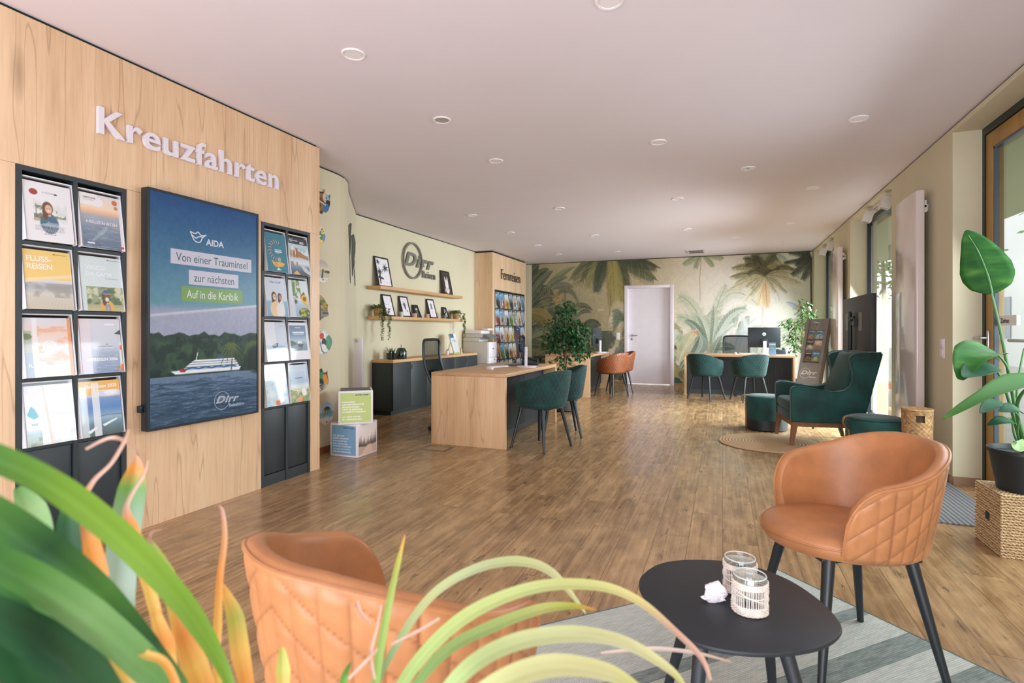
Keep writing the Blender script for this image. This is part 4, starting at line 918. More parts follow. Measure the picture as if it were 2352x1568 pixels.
# ------------------------------------------------------------------ rear left wall: two oak shelves with their things
SHX = -4.30
zu = on_x(875, 655.2, SHX).z; zl = on_x(890, 725.6, SHX).z
for nm, z, lab in (('wall_shelf', zu, 'upper oak wall shelf carrying two framed prints'), ('wall_shelf', zl, 'lower oak wall shelf carrying frames and small plants')):
    s = MB().box(XB + .001, SHX, 6.20, 8.69, z - .045, z, bev=.004).build(nm, OAKXX); tag(s, lab, 'shelf')
BLK = mat('frame_black', (24, 32, 36), .35)
def leaning(label, uBL, uBR, vB, uT, vT, z, draw, border=.02, W=40, H=56, bg=(232, 228, 236)):
    """framed print standing on the shelf and leaning on the wall"""
    xb = -4.415; y0 = on_x(uBL, vB, xb).y; y1 = on_x(uBR, vB, xb).y; hz = on_x(uT, vT, -4.49).z - z
    lean = math.atan2(.085, hz); L = hz / cos(lean); w = y1 - y0
    t = thing('picture_frame', (xb, (y0 + y1) / 2, z + .0035), label, 'picture frame', 'framed prints on the wall shelves')
    M = frame_m((0, -w / 2, 0), (0, 1, 0), (-sin(lean), 0, cos(lean)))
    f = MB(); b = border; f.box(0, b, 0, L, -.016, .0, M); f.box(w - b, w, 0, L, -.016, 0, M); f.box(b, w - b, 0, b, -.016, 0, M); f.box(b, w - b, L - b, L, -.016, 0, M); f.box(b, w - b, b, L - b, -.014, -.008, M)
    f.build('frame', BLK, t)
    a = Art(W, H, bg); draw(a); o = CM(); o.sheet(*a.sheet(M @ Matrix.Translation((b, b, -.006)), w - 2 * b, L - 2 * b)); o.build('print', PRINT, t)
    return t
K = (44, 50, 52)
def burst(a, x, y, r, n, c, seed=0):
    q = random.Random(seed)
    for k in range(n): t = 2 * pi * k / n + q.random() * .3; L = r * (.7 + .5 * q.random()); a.line([(x, y), (x + L * cos(t), y + L * sin(t) / a.k)], .06, c, 1, .01)
def g1(a): burst(a, .18, .86, .16, 9, K, 1); burst(a, .7, .66, .26, 13, K, 2); burst(a, .2, .5, .24, 12, K, 3); a.line([(.2, .5), (.16, .1)], .1, K); a.line([(.7, .66), (.4, .52)], .015, K); a.line([(.1, .3), (.4, .26)], .1, K); a.rect(0, 1, .13, .135, (200, 196, 206))
leaning('large framed print of tall palms at the left end of the upper shelf', 871, 902.7, 657, 864, 588.3, zu, g1)
def g2(a): a.rect(0, 1, 0, 1, (70, 62, 60)); a.ell(.5, .42, .3, .4, (222, 214, 216)); a.line([(.2, 1), (.2, .3)], .2, (52, 46, 44)); a.line([(.82, 1), (.8, .3)], .2, (60, 52, 50)); a.ell(.5, .78, .1, .14, (52, 46, 44)); a.ell(.25, .14, .12, .06, (190, 150, 150)); a.line([(.3, .3), (.5, .2), (.7, .3)], .03, (130, 80, 76))
leaning('framed print of dark hair and a necklace, right end of the upper shelf', 1021.5, 1041, 676, 1016.2, 621.2, zu, g2)
def g3(a):
    for k in range(6): a.rect(.2, .2 + .3 + .06 * (k % 3), .34 - .045 * k, .346 - .045 * k, (196, 190, 200))
    a.rect(.2, .6, .56, .575, (150, 146, 156))
leaning('white print with a few faint text lines in a tall black frame, lower shelf', 888, 909.3, 725.5, 882.3, 676, zl, g3)
def g4(a): burst(a, .46, .62, .26, 14, (70, 80, 78), 4); a.ell(.5, .5, .1, .16, (80, 88, 84)); a.line([(.5, .5), (.56, .3)], .05, (70, 80, 78)); a.ell(.72, .27, .06, .05, K)
leaning('framed print of a single dark spiky blossom on the lower shelf', 927, 946, 727, 920.5, 680, zl, g4)
def g5(a): a.line([(.5, .1), (.52, .5), (.62, .6)], .05, (206, 204, 206)); a.ell(.6, .7, .12, .1, (216, 214, 216)); a.ell(.42, .66, .1, .06, (206, 204, 206)); a.line([(.5, .4), (.4, .5)], .04, (206, 204, 206))
leaning('small black framed print with a pale flower stem between two wooden cups', 957.5, 969.6, 728.5, 954.6, 700.5, zl, g5, .008, 26, 40, (36, 42, 46))
def g6(a):
    for y in (.74, .64, .54): burst(a, .5, y, .16, 10, (84, 92, 88), int(y * 100))
    a.line([(.5, .6), (.5, .14)], .04, (150, 136, 110)); a.line([(.3, .5), (.7, .52)], .04, (110, 120, 100))
leaning('framed print of a potted palm between a wooden cup and a green pot', 989.5, 1005.6, 730, 986, 686.9, zl, g6)
def g7(a): a.ell(.5, .5, .3, .34, (206, 206, 210)); a.ell(.5, .55, .18, .24, (60, 64, 66)); a.ell(.54, .4, .1, .1, (226, 224, 226))
leaning('smallest framed print standing behind the leafy green pot', 1025, 1034, 731.4, 1022.6, 705.9, zl, g7, .008, 24, 36, (40, 46, 50))

WICK = NT('wicker_tan'); WICK.set(Roughness=.7)
wv = WICK.n('ShaderNodeTexWave', bands_direction='Z'); wv.inputs['Scale'].default_value = 26; wv.inputs['Distortion'].default_value = 3.5; wv.inputs['Detail'].default_value = 3; wv.inputs['Detail Scale'].default_value = 4
WICK.l(WICK.coords(), wv.inputs['Vector']); WICK.l(WICK.ramp(wv.outputs['Fac'], [(.1, (120, 84, 46)), (.5, (186, 142, 90)), (.9, (214, 174, 120))]), WICK.b.inputs['Base Color']); WICK.bump(wv.outputs['Fac'], .6, .004); WICK = WICK.m
SOIL = mat('potting_soil', (58, 46, 38), .95)
LEAFG = mat('trailing_leaf_green', (112, 128, 76), .6, vary=.2, vscale=30)
LEAFD = mat('succulent_green', (40, 74, 48), .5, vary=.2, vscale=20)
def leaf_cards(vs, fs, p, d, w, l, up=(0, 0, 1)):
    """one small folded leaf, at p along d"""
    d = Vector(d).normalized(); s = d.cross(Vector(up)); s = s.normalized() if s.length > 1e-4 else d.orthogonal().normalized(); n = s.cross(d)
    k = len(vs); p = Vector(p)
    vs += [p, p + d * l * .45 + s * w * .5 + n * w * .12, p + d * l, p + d * l * .45 - s * w * .5 + n * w * .12, p + d * l * .45]
    fs += [(k, k + 4, k + 1), (k + 4, k + 2, k + 1), (k, k + 3, k + 4), (k + 4, k + 3, k + 2)]
def trailing(label, u, v, r, z, strands, X=-4.405, seed=1):
    c = on_x(u, v, X); t = thing('trailing_plant', (X, c.y, z + .001), label, 'plant', 'trailing plants on the lower shelf'); rr = random.Random(seed)
    MB().lathe([(r * .8, 0), (r * .9, .03), (r, .085), (r * 1.02, .11), (r * .9, .11), (r * .85, .095)], 20).build('basket', WICK, t)
    MB().lathe([(r * .86, .092), (.001, .097)], 16).build('soil', SOIL, t)
    vs, fs = [], []; st = MB()
    for k in range(230):
        a = rr.random() * 6.28; q = r * (.3 + 1.15 * rr.random()); leaf_cards(vs, fs, (q * cos(a), q * sin(a), .10 + .05 * rr.random() - .05 * max(0, q / r - 1)), (cos(a), sin(a), rr.uniform(-.6, .7)), .028, .038)
    for dx, dy, L in strands:
        pts = [(dx * .6, dy * .6, .11), (dx, dy, .10)]; n = max(4, int(L / .02))
        for k in range(n): pts.append((dx + .012 * sin(k * .9 + dy * 40), dy + .016 * sin(k * .7 + dx * 30), .09 - L * (k + 1) / n))
        st.tube(pts, .0012, 4)
        for p in pts[1:]:
            for e in range(5): leaf_cards(vs, fs, p, (rr.gauss(0, 1), rr.gauss(0, 1), rr.uniform(-.8, .2)), .024, .032)
    st.build('stem', LEAFG, t); MB().add(vs, fs).build('foliage', LEAFG, t)
trailing('trailing plant in a wicker basket at the left end of the lower shelf', 868, 724, .062, zl, ((.11, -.09, .16), (.12, -.075, .42), (.12, -.06, .30), (.125, .085, .40), (.12, .095, .25), (.125, .0, .13), (.12, -.11, .1)))
trailing('trailing plant in a wicker basket at the right end of the lower shelf', 1047, 733, .062, zl, ((.12, .10, .42), (.12, .085, .34), (.12, .11, .25), (.125, -.05, .12), (.12, .07, .2)), seed=5)
def spiky(vs, fs, c, n, h, spread, w, rr):
    for k in range(n):
        a = 2 * pi * k / n + rr.random() * .5; s = spread * (.35 + .65 * rr.random()); H = h * (.6 + .4 * rr.random()); b = len(vs); pr = Vector((-sin(a), cos(a), 0))
        for q, e in enumerate((0, .35, .7, 1)):
            p = Vector(c) + Vector((cos(a) * s * e ** 1.4, sin(a) * s * e ** 1.4, H * e)); ww = w * (1 - e ** 1.5) * .5 + .0004
            vs += [p - pr * ww, p + pr * ww, p + Vector((cos(a), sin(a), 0)) * -ww * .6]
        for q in range(3):
            i = b + q * 3; fs += [(i, i + 1, i + 4, i + 3), (i + 1, i + 2, i + 5, i + 4), (i + 2, i, i + 3, i + 5)]
def small_pot(name, label, u, v, r, h, z, potm, kind, X=-4.385, seed=2, cat='plant', lh=.07):
    c = on_x(u, v, X); t = thing(name, (X, c.y, z + .001), label, cat); rr = random.Random(seed)
    MB().lathe([(r * .85, 0), (r, h), (r * .9, h), (r * .86, h * .85), (.001, h * .85)], 20).build('pot', potm, t)
    vs, fs = [], []
    if kind == 'spiky': spiky(vs, fs, (0, 0, h * .8), 9, lh, .03, .012, rr)
    else:
        for k in range(90):
            a = rr.random() * 6.28; e = rr.random(); leaf_cards(vs, fs, (.055 * e * cos(a), .075 * e * sin(a), h * .7 + lh * rr.random()), (cos(a), sin(a), rr.uniform(-.4, .9)), .018, .026)
    MB().add(vs, fs).build('foliage', LEAFD, t)
PALE = mat('pale_green_pot', (186, 196, 176), .5); SAGE = mat('sage_pot', (104, 120, 92), .5)
small_pot('potted_aloe', 'small aloe in a pale pot between two framed prints on the lower shelf', 922, 726, .033, .075, zl, PALE, 'spiky')
small_pot('potted_herb', 'leafy little plant in a green pot near the right end of the lower shelf', 1021, 731, .035, .06, zl, SAGE, 'leafy')
CUP = wood('birch_wood', (150, 116, 84), (186, 154, 122), (206, 178, 148), 'y', scale=8, knots=False)
for u, v, lab in ((952, 728, 'left of the small black frame'), (980.5, 729, 'right of the small black frame')):
    c = on_x(u, v, -4.385); q = MB().lathe([(.041, 0), (.041, .062), (.036, .062), (.036, .03), (.001, .03)], 20).build('wooden_cup', CUP, None, (-4.385, c.y, zl + .001)); tag(q, 'pale wooden cup on the lower shelf ' + lab, 'cup')

# wall mark with ring and slanted word
def solid_text(txt, w, h, d, M, **kw):
    vs, fs = fit_text(txt, w, h, depth=.05, **kw); z0 = min(p[2] for p in vs); kz = d / (max(p[2] for p in vs) - z0)
    return [M @ Vector((p[0], p[1], (p[2] - z0) * kz)) for p in vs], fs
lg = MB(); Ml = frame_m((XB + .018, 7.337, 2.245), (0, 1, 0), (0, 0, 1))
prof = [(.284, 0), (.284, .02), (.257, .02), (.257, 0), (.284, 0)]
for r, z in (0,) and []: pass
vs = [Ml @ Vector((r * cos(2 * pi * k / 64), r * sin(2 * pi * k / 64), z)) for k in range(64) for r, z in prof[:4]]
lg.add(vs, [(4 * k + q, 4 * k + (q + 1) % 4, 4 * ((k + 1) % 64) + (q + 1) % 4, 4 * ((k + 1) % 64) + q) for k in range(64) for q in range(4)])
lg.add(*solid_text('Dirr', .90, .215, .016, frame_m((XB + .012, 7.105, 2.155), (0, 1, 0), (0, 0, 1)), bold=.03, shear=.36, spacing=1.16))
lg.add(*solid_text('Reisen', .41, .115, .016, frame_m((XB + .012, 7.64, 2.01), (0, 1, 0), (0, 0, 1)), bold=.012, spacing=1.1))
for y, z in ((7.337, 2.51), (7.15, 2.04), (7.5, 2.04), (7.7, 2.2), (7.85, 2.05)): lg.box(XB, XB + .02, y - .006, y + .006, z - .006, z + .006)
tag(lg.build('wall_logo', LETTERG), 'grey raised ring emblem with slanted lettering on the wall above the upper shelf', 'sign')

# ------------------------------------------------------------------ sideboard
SBX, SBY0, SBY1 = -4.178, 6.315, 9.03
sb = thing('sideboard', (-4.35, (SBY0 + SBY1) / 2, 0), 'long charcoal sideboard with an oak top under the wall shelves', 'sideboard'); cy = (SBY0 + SBY1) / 2; sh = (SBY1 - SBY0) / 2
MB().box(XB + .355 - .35 + .35 + 4.35 - .35 - .0 if False else XB + 4.352, SBX + 4.35 - .02, -sh, sh, .06, .718).build('carcass', DARK, sb)
MB().box(XB + 4.36, SBX + 4.35 - .05, -sh + .02, sh - .02, 0, .06).build('plinth', BLACKIN, sb)
MB().box(XB + 4.352, SBX + 4.35 + .004, -sh - .004, sh + .004, .718, .758, bev=.002).build('worktop', OAKXX, sb)
nd = 6; dw = 2 * sh / nd
for k in range(nd):
    y0 = -sh + k * dw + .0025; y1 = y0 + dw - .005; X0, X1 = SBX + 4.35 - .019, SBX + 4.35
    dr = MB().box(X0, X1, y0, y1, .068, .714, bev=.0015).build('door', DARK, sb)
    hy = y1 - .02 if k % 2 == 0 else y0 + .02
    MB().box(X1 - .004, X1 + .0012, hy - .016, hy + .016, .61, .675, bev=.004).build('handle', BLACKIN, dr)
SZ = .7585
# planter with two aloes
c = on_z(868, 822, SZ); t = thing('aloe_planter', (-4.30, 6.46, SZ), 'glossy black planter with two dark aloes at the left end of the sideboard', 'plant'); rr = random.Random(4)
MB().lathe([(.05, 0), (.072, .015), (.075, .09), (.066, .09), (.064, .075), (.001, .075)], 28).build('pot', mat('glossy_black_ceramic', (20, 30, 32), .12, coat=.5), t)
vs, fs = [], []; spiky(vs, fs, (0, -.035, .06), 11, .13, .075, .022, rr); spiky(vs, fs, (0, .04, .06), 10, .12, .07, .022, rr); MB().add(vs, fs).build('foliage', LEAFD, t)
t = thing('lidded_jar', (-4.295, 6.70, SZ), 'dark green lidded jar with a wooden knob beside the aloe planter', 'jar')
JG = mat('dark_green_glass', (22, 44, 36), .1, coat=.6)
MB().lathe([(.072, 0), (.076, .006), (.076, .095), (.074, .1)], 28).build('body', JG, t); MB().lathe([(.077, .1), (.077, .106), (.05, .155), (.001, .157)], 28).build('lid', JG, t); MB().lathe([(.009, .155), (.008, .175), (.012, .19), (.01, .2), (.001, .201)], 14).build('knob', CUP, t)
# tilted brochure holder
t = thing('leaflet_stand', (-4.33, 8.30, SZ), 'tilted stand stuffed with colourful leaflets on the sideboard', 'leaflet stand')
Mb = frame_m((.12, -.11, 0), (0, 1, 0), (-.30, 0, .954)); a = Art(34, 60, (228, 224, 228)); a.rect(0, 1, 0, .1, (176, 206, 96)); a.rect(.1, .9, .2, .55, (234, 232, 234)); a.rect(.0, .62, .78, 1, (70, 110, 150)); a.cloud(5, 3, .45, .6, (40, 70, 84), .9, (0, .62, .78, .95)); a.rect(.15, .8, .6, .8, (196, 212, 226)); a.cloud(6, 8, .45, .6, (110, 150, 70), .9, (.3, .98, .56, .7)); a.ell(.6, .66, .1, .04, (206, 140, 110))
o = CM(); o.sheet(*a.sheet(Mb @ Matrix.Translation((0, 0, .012)), .21, .36)); o.box(0, .21, 0, .36, -.012, .0115, (222, 220, 222), Mb); o.build('leaflets', PRINT, t)
b = MB(); b.box(-.004, .214, -.004, 0, -.03, .04, Mb); b.box(-.004, .214, 0, .2, .036, .04, Mb); b.build('acrylic_tray', CLEAR, t); MB().tube([(.11, 0, .004), (-.08, 0, .004), (.02, 0, .3)], .006, 8).build('support', STEEL, t)
small_pot('potted_cactus', 'tiny cactus in a white pot left of the leaflet stand', 1027.5, 808, .028, .07, SZ, WHITEM, 'spiky', X=-4.25, lh=.05)
t = thing('figurine', (-4.27, 8.56, SZ), 'tiny pink and white figurine right of the leaflet stand', 'figurine'); MB().lathe([(.02, 0), (.026, .02), (.018, .05), (.024, .075), (.01, .1), (.001, .105)], 16).build('body', mat('pink_ceramic', (206, 176, 160), .4), t); MB().lathe([(.027, 0), (.027, .012)], 16).build('foot_ring', WHITE, t)

# ------------------------------------------------------------------ copier between sideboard and cabinet
cp = thing('copier', (-4.24, 9.275, 0), 'large white office copier between the sideboard and the oak cabinet', 'copier')
GRW = mat('copier_grey', (196, 192, 186), .5)
x0, x1, y0, y1 = -.25, .25, -.20, .205
MB().box(x0, x1, y0, y1, .05, .955, bev=.012).build('body', GRW, cp)
for za, zb_ in ((.06, .26), (.265, .46), (.465, .56), (.565, .66)): 
    d = MB().box(x1, x1 + .014, y0 + .01, y1 - .01, za, zb_, bev=.004).build('paper_drawer', WHITE, cp); MB().box(x1 + .008, x1 + .016, .05, .11, zb_ - .05, zb_ - .025, bev=.003).build('grip', GREY, d)
MB().box(x1, x1 + .016, y0 + .01, y1 - .01, .67, .95, bev=.006).build('front_door', WHITE, cp); MB().box(x1 + .012, x1 + .018, -.01, .05, .815, .83).build('badge', DARK, cp)
MB().box(x0, x0 + .33, y0 + .005, y1, .955, 1.03, bev=.006).build('output_tower', GRW, cp)
MB().box(x0, x1 - .09, y0, y1, 1.03, 1.10, bev=.012).build('scanner_unit', GRW, cp); MB().box(x0 + .02, x1 - .13, y0 + .01, y1, 1.10, 1.165, bev=.018).build('document_feeder', WHITE, cp)
p = MB(); p.prism([(x1 - .1, 1.03), (x1 + .03, 1.01), (x1 + .05, 1.035), (x1 - .09, 1.10)], y0, y1, Matrix(((1, 0, 0, 0), (0, 0, 1, 0), (0, 1, 0, 0), (0, 0, 0, 1))), bev=.004); p.build('control_panel', mat('panel_grey', (120, 124, 128), .35), cp)
MB().box(x1 - .14, x1 - .02, y0 + .06, y1 - .05, 1.165, 1.20, bev=.004).build('document_tray', WHITE, cp); MB().box(x0, x1 - .002, y0, y0 + .003, .552, .558).build('seam', DARK, cp)
for sx in (-1, 1):
    for sy in (-1, 1): MB().lathe([(.025, 0), (.025, .05)], 12, (sx * .2, sy * .15, 0)).build('caster', BLACKP, cp)

# ------------------------------------------------------------------ oak display cabinet with the raised word and 35 brochures
CX0, CXF, CY0, CY1, CZ = -4.518, -4.14, 9.655, 11.57, 2.672; RY0, RY1 = 9.754, 11.452
cab = thing('display_cabinet', (-4.33, (CY0 + CY1) / 2, 0), 'tall oak display cabinet reaching the ceiling with a big black rack', 'cabinet'); cc = (CY0 + CY1) / 2
m = MB(); lx0, lx1 = CX0 + 4.33, CXF + 4.33
m.box(lx0, lx1, CY0 - cc, RY0 - cc, 0, CZ); m.box(lx0, lx1, RY1 - cc, CY1 - cc, 0, CZ); m.box(lx0, lx1, RY0 - cc, RY1 - cc, RKZ, CZ); m.box(lx0, lx1, RY0 - cc, RY1 - cc, 0, .22); m.box(lx0, lx0 + .1, RY0 - cc, RY1 - cc, .22, RKZ)
m.build('body', OAK, cab); MB().box(lx0, lx1 - .02, CY0 - cc + .02, CY1 - cc - .02, CZ, H - .002).build('shadow_gap', GAP, cab)
lt = MB(); lt.add(*solid_text('Fernreisen', 1.075, .2, .012, frame_m((lx1 + .012, 10.065 - cc, 2.19), (0, 1, 0), (0, 0, 1)), bold=-.012, spacing=1.08))
for y in (10.1, 10.35, 10.6, 10.85, 11.1): lt.box(lx1, lx1 + .013, y - cc - .005, y - cc + .005, 2.24, 2.25)
lt.build('lettering', LETTERD, cab)
r3, c3, z3 = rack_part(RY0, RY1, 7, 5, RKZ, 'rack of the oak cabinet', zb=.222, xf=CXF, plinth=False, depth=.25)
for c in c3:
    for z in z3: pocket(r3, c, z, CXF)
for ch in list(r3.children):      # the rack is built into the cabinet: its boards and pockets are parts of the cabinet
    ch.parent = cab; ch.location = r3.location - cab.location
bpy.data.objects.remove(r3)
themes = ['blue/dark', 'blue/brick', 'white/gold', 'grey/dark', 'beige/white', 'peach/black', 'bright blue', 'sky blue/red', 'blue/pink', 'white/dark', 'grey green', 'olive/white', 'peach', 'lilac blue',
          'pale blue/crimson', 'white/rose', 'beige/orange', 'white/yellow', 'yellow/red', 'navy/red', 'ice blue/peach', 'orange/red', 'blue/green', 'grey/forest', 'white/amber', 'cream/orange', 'pale peach', 'azure', 'dove grey', 'chalk white', 'sand', 'ivory', 'charcoal/white', 'blush', 'steel blue']
top_ = {'blue': (110, 160, 200), 'white': (226, 224, 228), 'grey': (160, 168, 172), 'beige': (206, 190, 166), 'peach': (226, 196, 174), 'bright': (90, 160, 206), 'sky': (150, 194, 220), 'olive': (150, 150, 110), 'lilac': (156, 166, 206), 'pale': (190, 210, 226), 'yellow': (236, 206, 70), 'navy': (46, 70, 130), 'ice': (180, 206, 222), 'orange': (226, 140, 40), 'cream': (226, 214, 196), 'azure': (90, 160, 206), 'dove': (176, 176, 178), 'chalk': (226, 226, 228), 'sand': (206, 184, 150), 'ivory': (228, 220, 204), 'charcoal': (70, 74, 78), 'blush': (222, 190, 180), 'steel': (120, 146, 170)}
bot_ = {'dark': (54, 56, 58), 'brick': (176, 110, 90), 'gold': (206, 150, 60), 'white': (226, 222, 222), 'black': (60, 54, 50), 'blue': (100, 140, 170), 'red': (176, 60, 50), 'pink': (206, 176, 176), 'green': (110, 150, 56), 'crimson': (140, 50, 46), 'rose': (210, 170, 156), 'orange': (226, 150, 80), 'yellow': (226, 180, 50), 'peach': (226, 180, 150), 'forest': (50, 66, 46), 'amber': (196, 120, 50), 'grey': (130, 134, 136)}
ordi = ['first', 'second', 'third', 'fourth', 'fifth', 'sixth', 'seventh']; rowi = ['top', 'second', 'third', 'fourth', 'bottom']
for k, th in enumerate(themes):
    rw, cl = divmod(k, 7); ws = th.replace('/', ' ').split(); tc = top_[ws[0]]; bc = bot_.get(ws[-1], tuple(q * .72 for q in tc)); rr = random.Random(k + 40)
    a = Art(26, 44); a.vgrad([(0, tuple(q * .8 for q in bc)), (.35, bc), (.55, tuple((p + q) / 2 for p, q in zip(bc, tc))), (.75, tc), (1, tuple(min(240, q * 1.08) for q in tc))])
    a.cloud(4, k, .45, .6, tuple(q * .55 for q in bc), .7, (0, 1, 0, .5)); x = rr.uniform(.3, .7); a.poly([(x - .16, .2), (x - .1, .5), (x, .62 + .12 * rr.random()), (x + .1, .5), (x + .16, .2)], [(84, 70, 64), (226, 220, 214), (150, 90, 66), (60, 76, 90)][k % 4], .85)
    a.rect(.1, .55, .84, .88, (236, 236, 238)); a.ell(.2, .1, .09, .05, (232, 230, 230), .9)
    brochure('%s brochure, %s from left in the %s row of the oak cabinet' % (th.replace('/', ' and '), ordi[cl], rowi[rw]), 'brochures in the oak cabinet', c3[cl], z3[rw], CXF, a, None)
# ------------------------------------------------------------------ desks
OAKL = wood('oak_desk_top', (160, 118, 80), (188, 146, 104), (206, 168, 126), 'x', rough=.4)  # duller than the board oak: dim light at the desks put into the colour
OAKP = wood('oak_desk_side', (172, 130, 90), (202, 162, 120), (218, 182, 142), 'z')  # desk sides likewise toned down for the dim light there
FLUTE = mat('fluted_black', (28, 36, 43), .45)
DH = .735
def desk(label, loc, rz, L, D):
    """customers sit at local -y; ends are solid oak boards"""
    t = thing('desk', loc, label, 'desk', 'oak desks with fluted black fronts', rz); h = L / 2; d = D / 2; k = .036
    MB().box(-h, h, -d, d, DH - k, DH, bev=.0015).build('desk_top', OAKL, t)
    for s in (-1, 1): MB().box(s * h, s * (h - k), -d, d, 0, DH - k, bev=.0015).build('side_panel', OAKP, t)
    m = MB(); y = -d + .16; n = int((L - 2 * k) / .022); st = (L - 2 * k) / n
    m.box(-h + k, h - k, y + .012, y + .028, .1, DH - k)
    for q in range(n): m.box(-h + k + q * st + .004, -h + k + (q + 1) * st - .004, y, y + .012, .1, DH - k)
    m.build('fluted_front', FLUTE, t); MB().box(-h + k, h - k, y + .02, y + .036, .02, .1).build('cable_rail', BLACKM, t)
    return t
desk('oak desk with two green chairs in front of the wall with the ring emblem', (-2.386, 5.795, 0), R(90), 1.745, .822)
desk('oak desk with two brown chairs standing behind the indoor fig tree', (-2.545, 10.12, 0), R(90), 1.72, .81)
desk('oak desk with a fluted black front facing the viewer before the palm wallpaper', (.245, 10.65, 0), 0, 1.79, .80)

SCRB = mat('display_glass', (10, 16, 20), .12, coat=.4)
def monitor(label, loc, rz, logo=False, tilt=0, off=0, stand=(226, 220, 226)):
    """user at local +y; loc is the foot of the stand on the desk"""
    t = thing('monitor', loc, label, 'monitor', 'computer monitors on the desks', rz); wm = mat('monitor_stand_white', stand, .35)
    b = MB(); b.lathe([(.118, 0), (.12, .006), (.116, .012), (.001, .013)], 32); b.build('stand_base', wm, t)
    MB().box(-.027, .027, -.012, .022, .012, .235, bev=.004).build('stand_column', wm, t)
    M = Matrix.Translation((0, .07 + off, .12)) @ Matrix.Rotation(tilt, 4, 'X')
    MB().box(-.27, .27, -.006, .022, 0, .36, M, bev=.006).build('casing', BLACKP, t)
    MB().box(-.262, .262, .0221, .0235, .016, .352, M).build('display', SCRB, t)
    MB().box(-.05, .05, -.05, -.006, .05, .15, M, bev=.006).build('vesa_mount', BLACKM, t)
    if logo:
        o = CM(); Mg = M @ frame_m((-.03, -.0068, .21), (1, 0, 0), (0, 0, 1)); n = 28
        o.flat([(.03, .03, 0)] + [(.03 + .03 * cos(2 * pi * k / n), .03 + .03 * sin(2 * pi * k / n), 0) for k in range(n)], [(0, 1 + k, 1 + (k + 1) % n) for k in range(n)], (196, 198, 196), Mg)
        o.text('hp', .014, .012, .032, (34, 42, 46), Mg, bold=.02, shear=.3, lift=.0006); o.build('badge', PRINTM, t)
    return t
m1 = on_z(1209, 843, DH); monitor('monitor seen edge-on above a white stand on the desk with two green chairs', (m1.x, m1.y, DH + .001), R(110), tilt=R(-7), off=.01)
m2 = on_z(1379, 809.5, DH); monitor('dark monitor on a white stand beside the fig tree on the middle desk', (m2.x, m2.y, DH + .001), R(84))
monitor('dark monitor seen from behind with a round silver badge on the rear desk', (.70, 10.70, DH + .001), R(4), logo=True, off=.0)

def mouse(label, loc, rz):
    o = MB(); n = 14
    o.grid(lambda a, b: ((.031 * cos(2 * pi * a)) * cos(pi / 2 * b) ** .6, .055 * sin(2 * pi * a) * cos(pi / 2 * b) ** .6, .032 * sin(pi / 2 * b) * (1 - .15 * sin(2 * pi * a))), 18, 7, True)
    x = o.build('computer_mouse', WHITE, None, loc, (0, 0, rz)); return tag(x, label, 'computer mouse', 'white mice on the desks')
p = on_z(1125, 848, DH); mouse('white mouse on the front edge of the desk with green chairs, beside a keyboard', (p.x, p.y, DH + .001), R(60))
p = on_z(1352, 809.5, DH); mouse('small white mouse on the middle desk beside the fig tree', (p.x, p.y, DH + .001), R(60))
mouse('small white mouse on the rear desk in front of the mesh chair', (.21, 10.56, DH + .001), R(20))
def keyboard(label, loc, rz, W=.28, Dp=.12):
    t = thing('keyboard', loc, label, 'keyboard', None, rz)
    MB().box(-W / 2, W / 2, -Dp / 2, Dp / 2, 0, .012, bev=.004).build('case', WHITE, t)
    k = MB(); nx, ny = int(W / .02), 5
    for i in range(nx):
        for j in range(ny): x = -W / 2 + .008 + i * (W - .016) / nx; y = -Dp / 2 + .008 + j * (Dp - .016) / ny; k.box(x + .001, x + (W - .016) / nx - .002, y + .001, y + (Dp - .016) / ny - .002, .0125, .017)
    k.build('keys', mat('keycap_grey', (206, 202, 206), .5), t); return t
p = on_z(1144, 843.5, DH); keyboard('white compact keyboard on the desk with two green chairs', (p.x - .02, p.y + .02, DH + .001), R(72))
keyboard('white keyboard on the rear desk in front of the silver-badged monitor', (.47, 10.78, DH + .001), R(182), .40, .13)
def phone(label, loc, rz):
    t = thing('desk_phone', loc, label, 'phone', 'black phones on the desks', rz)
    b = MB(); b.prism([(-.10, 0), (.10, 0), (.10, .025), (-.07, .085), (-.10, .07)], -.1, .1, Matrix(((0, 0, 1, 0), (-1, 0, 0, 0), (0, 1, 0, 0), (0, 0, 0, 1))), bev=.006); b.build('body', BLACKP, t)
    h = MB(); h.tube([(-.06, -.09, .06), (-.06, -.05, .065), (-.06, .04, .092), (-.06, .085, .1)], [.022, .014, .014, .024], 10); h.build('handset', BLACKP, t)
    d = MB(); Mp = frame_m((.0, -.03, .062), (1, 0, 0), (0, .92, .36)); d.box(0, .085, .03, .09, 0, .003, Mp); d.build('display', mat('phone_display', (150, 158, 160), .3), t)
    k = MB()
    for i in range(4):
        for j in range(4): k.box(.004 + i * .021, .02 + i * .021, -.055 + j * .02, -.041 + j * .02, -.004, .004, Mp)
    k.build('keys', mat('phone_key', (60, 70, 74), .5), t); return t
p = on_z(1222, 838, DH); phone('black desk phone behind the white monitor stand on the nearest desk', (p.x - .03, p.y + .05, DH + .001), R(100))
p = on_z(1340, 806, DH); phone('black desk phone half hidden by the fig tree on the middle desk', (-2.42, 10.02, DH + .001), R(95))
phone('black desk phone at the right end of the rear desk', (.93, 10.74, DH + .001), R(185))
t = thing('desk_mat', (-2.36, 6.30, DH + .001), 'flat black desk mat behind the keyboard on the nearest desk', 'desk mat', None, R(90)); MB().box(-.22, .22, -.15, .15, 0, .004, bev=.001).build('mat', BLACKP, t)
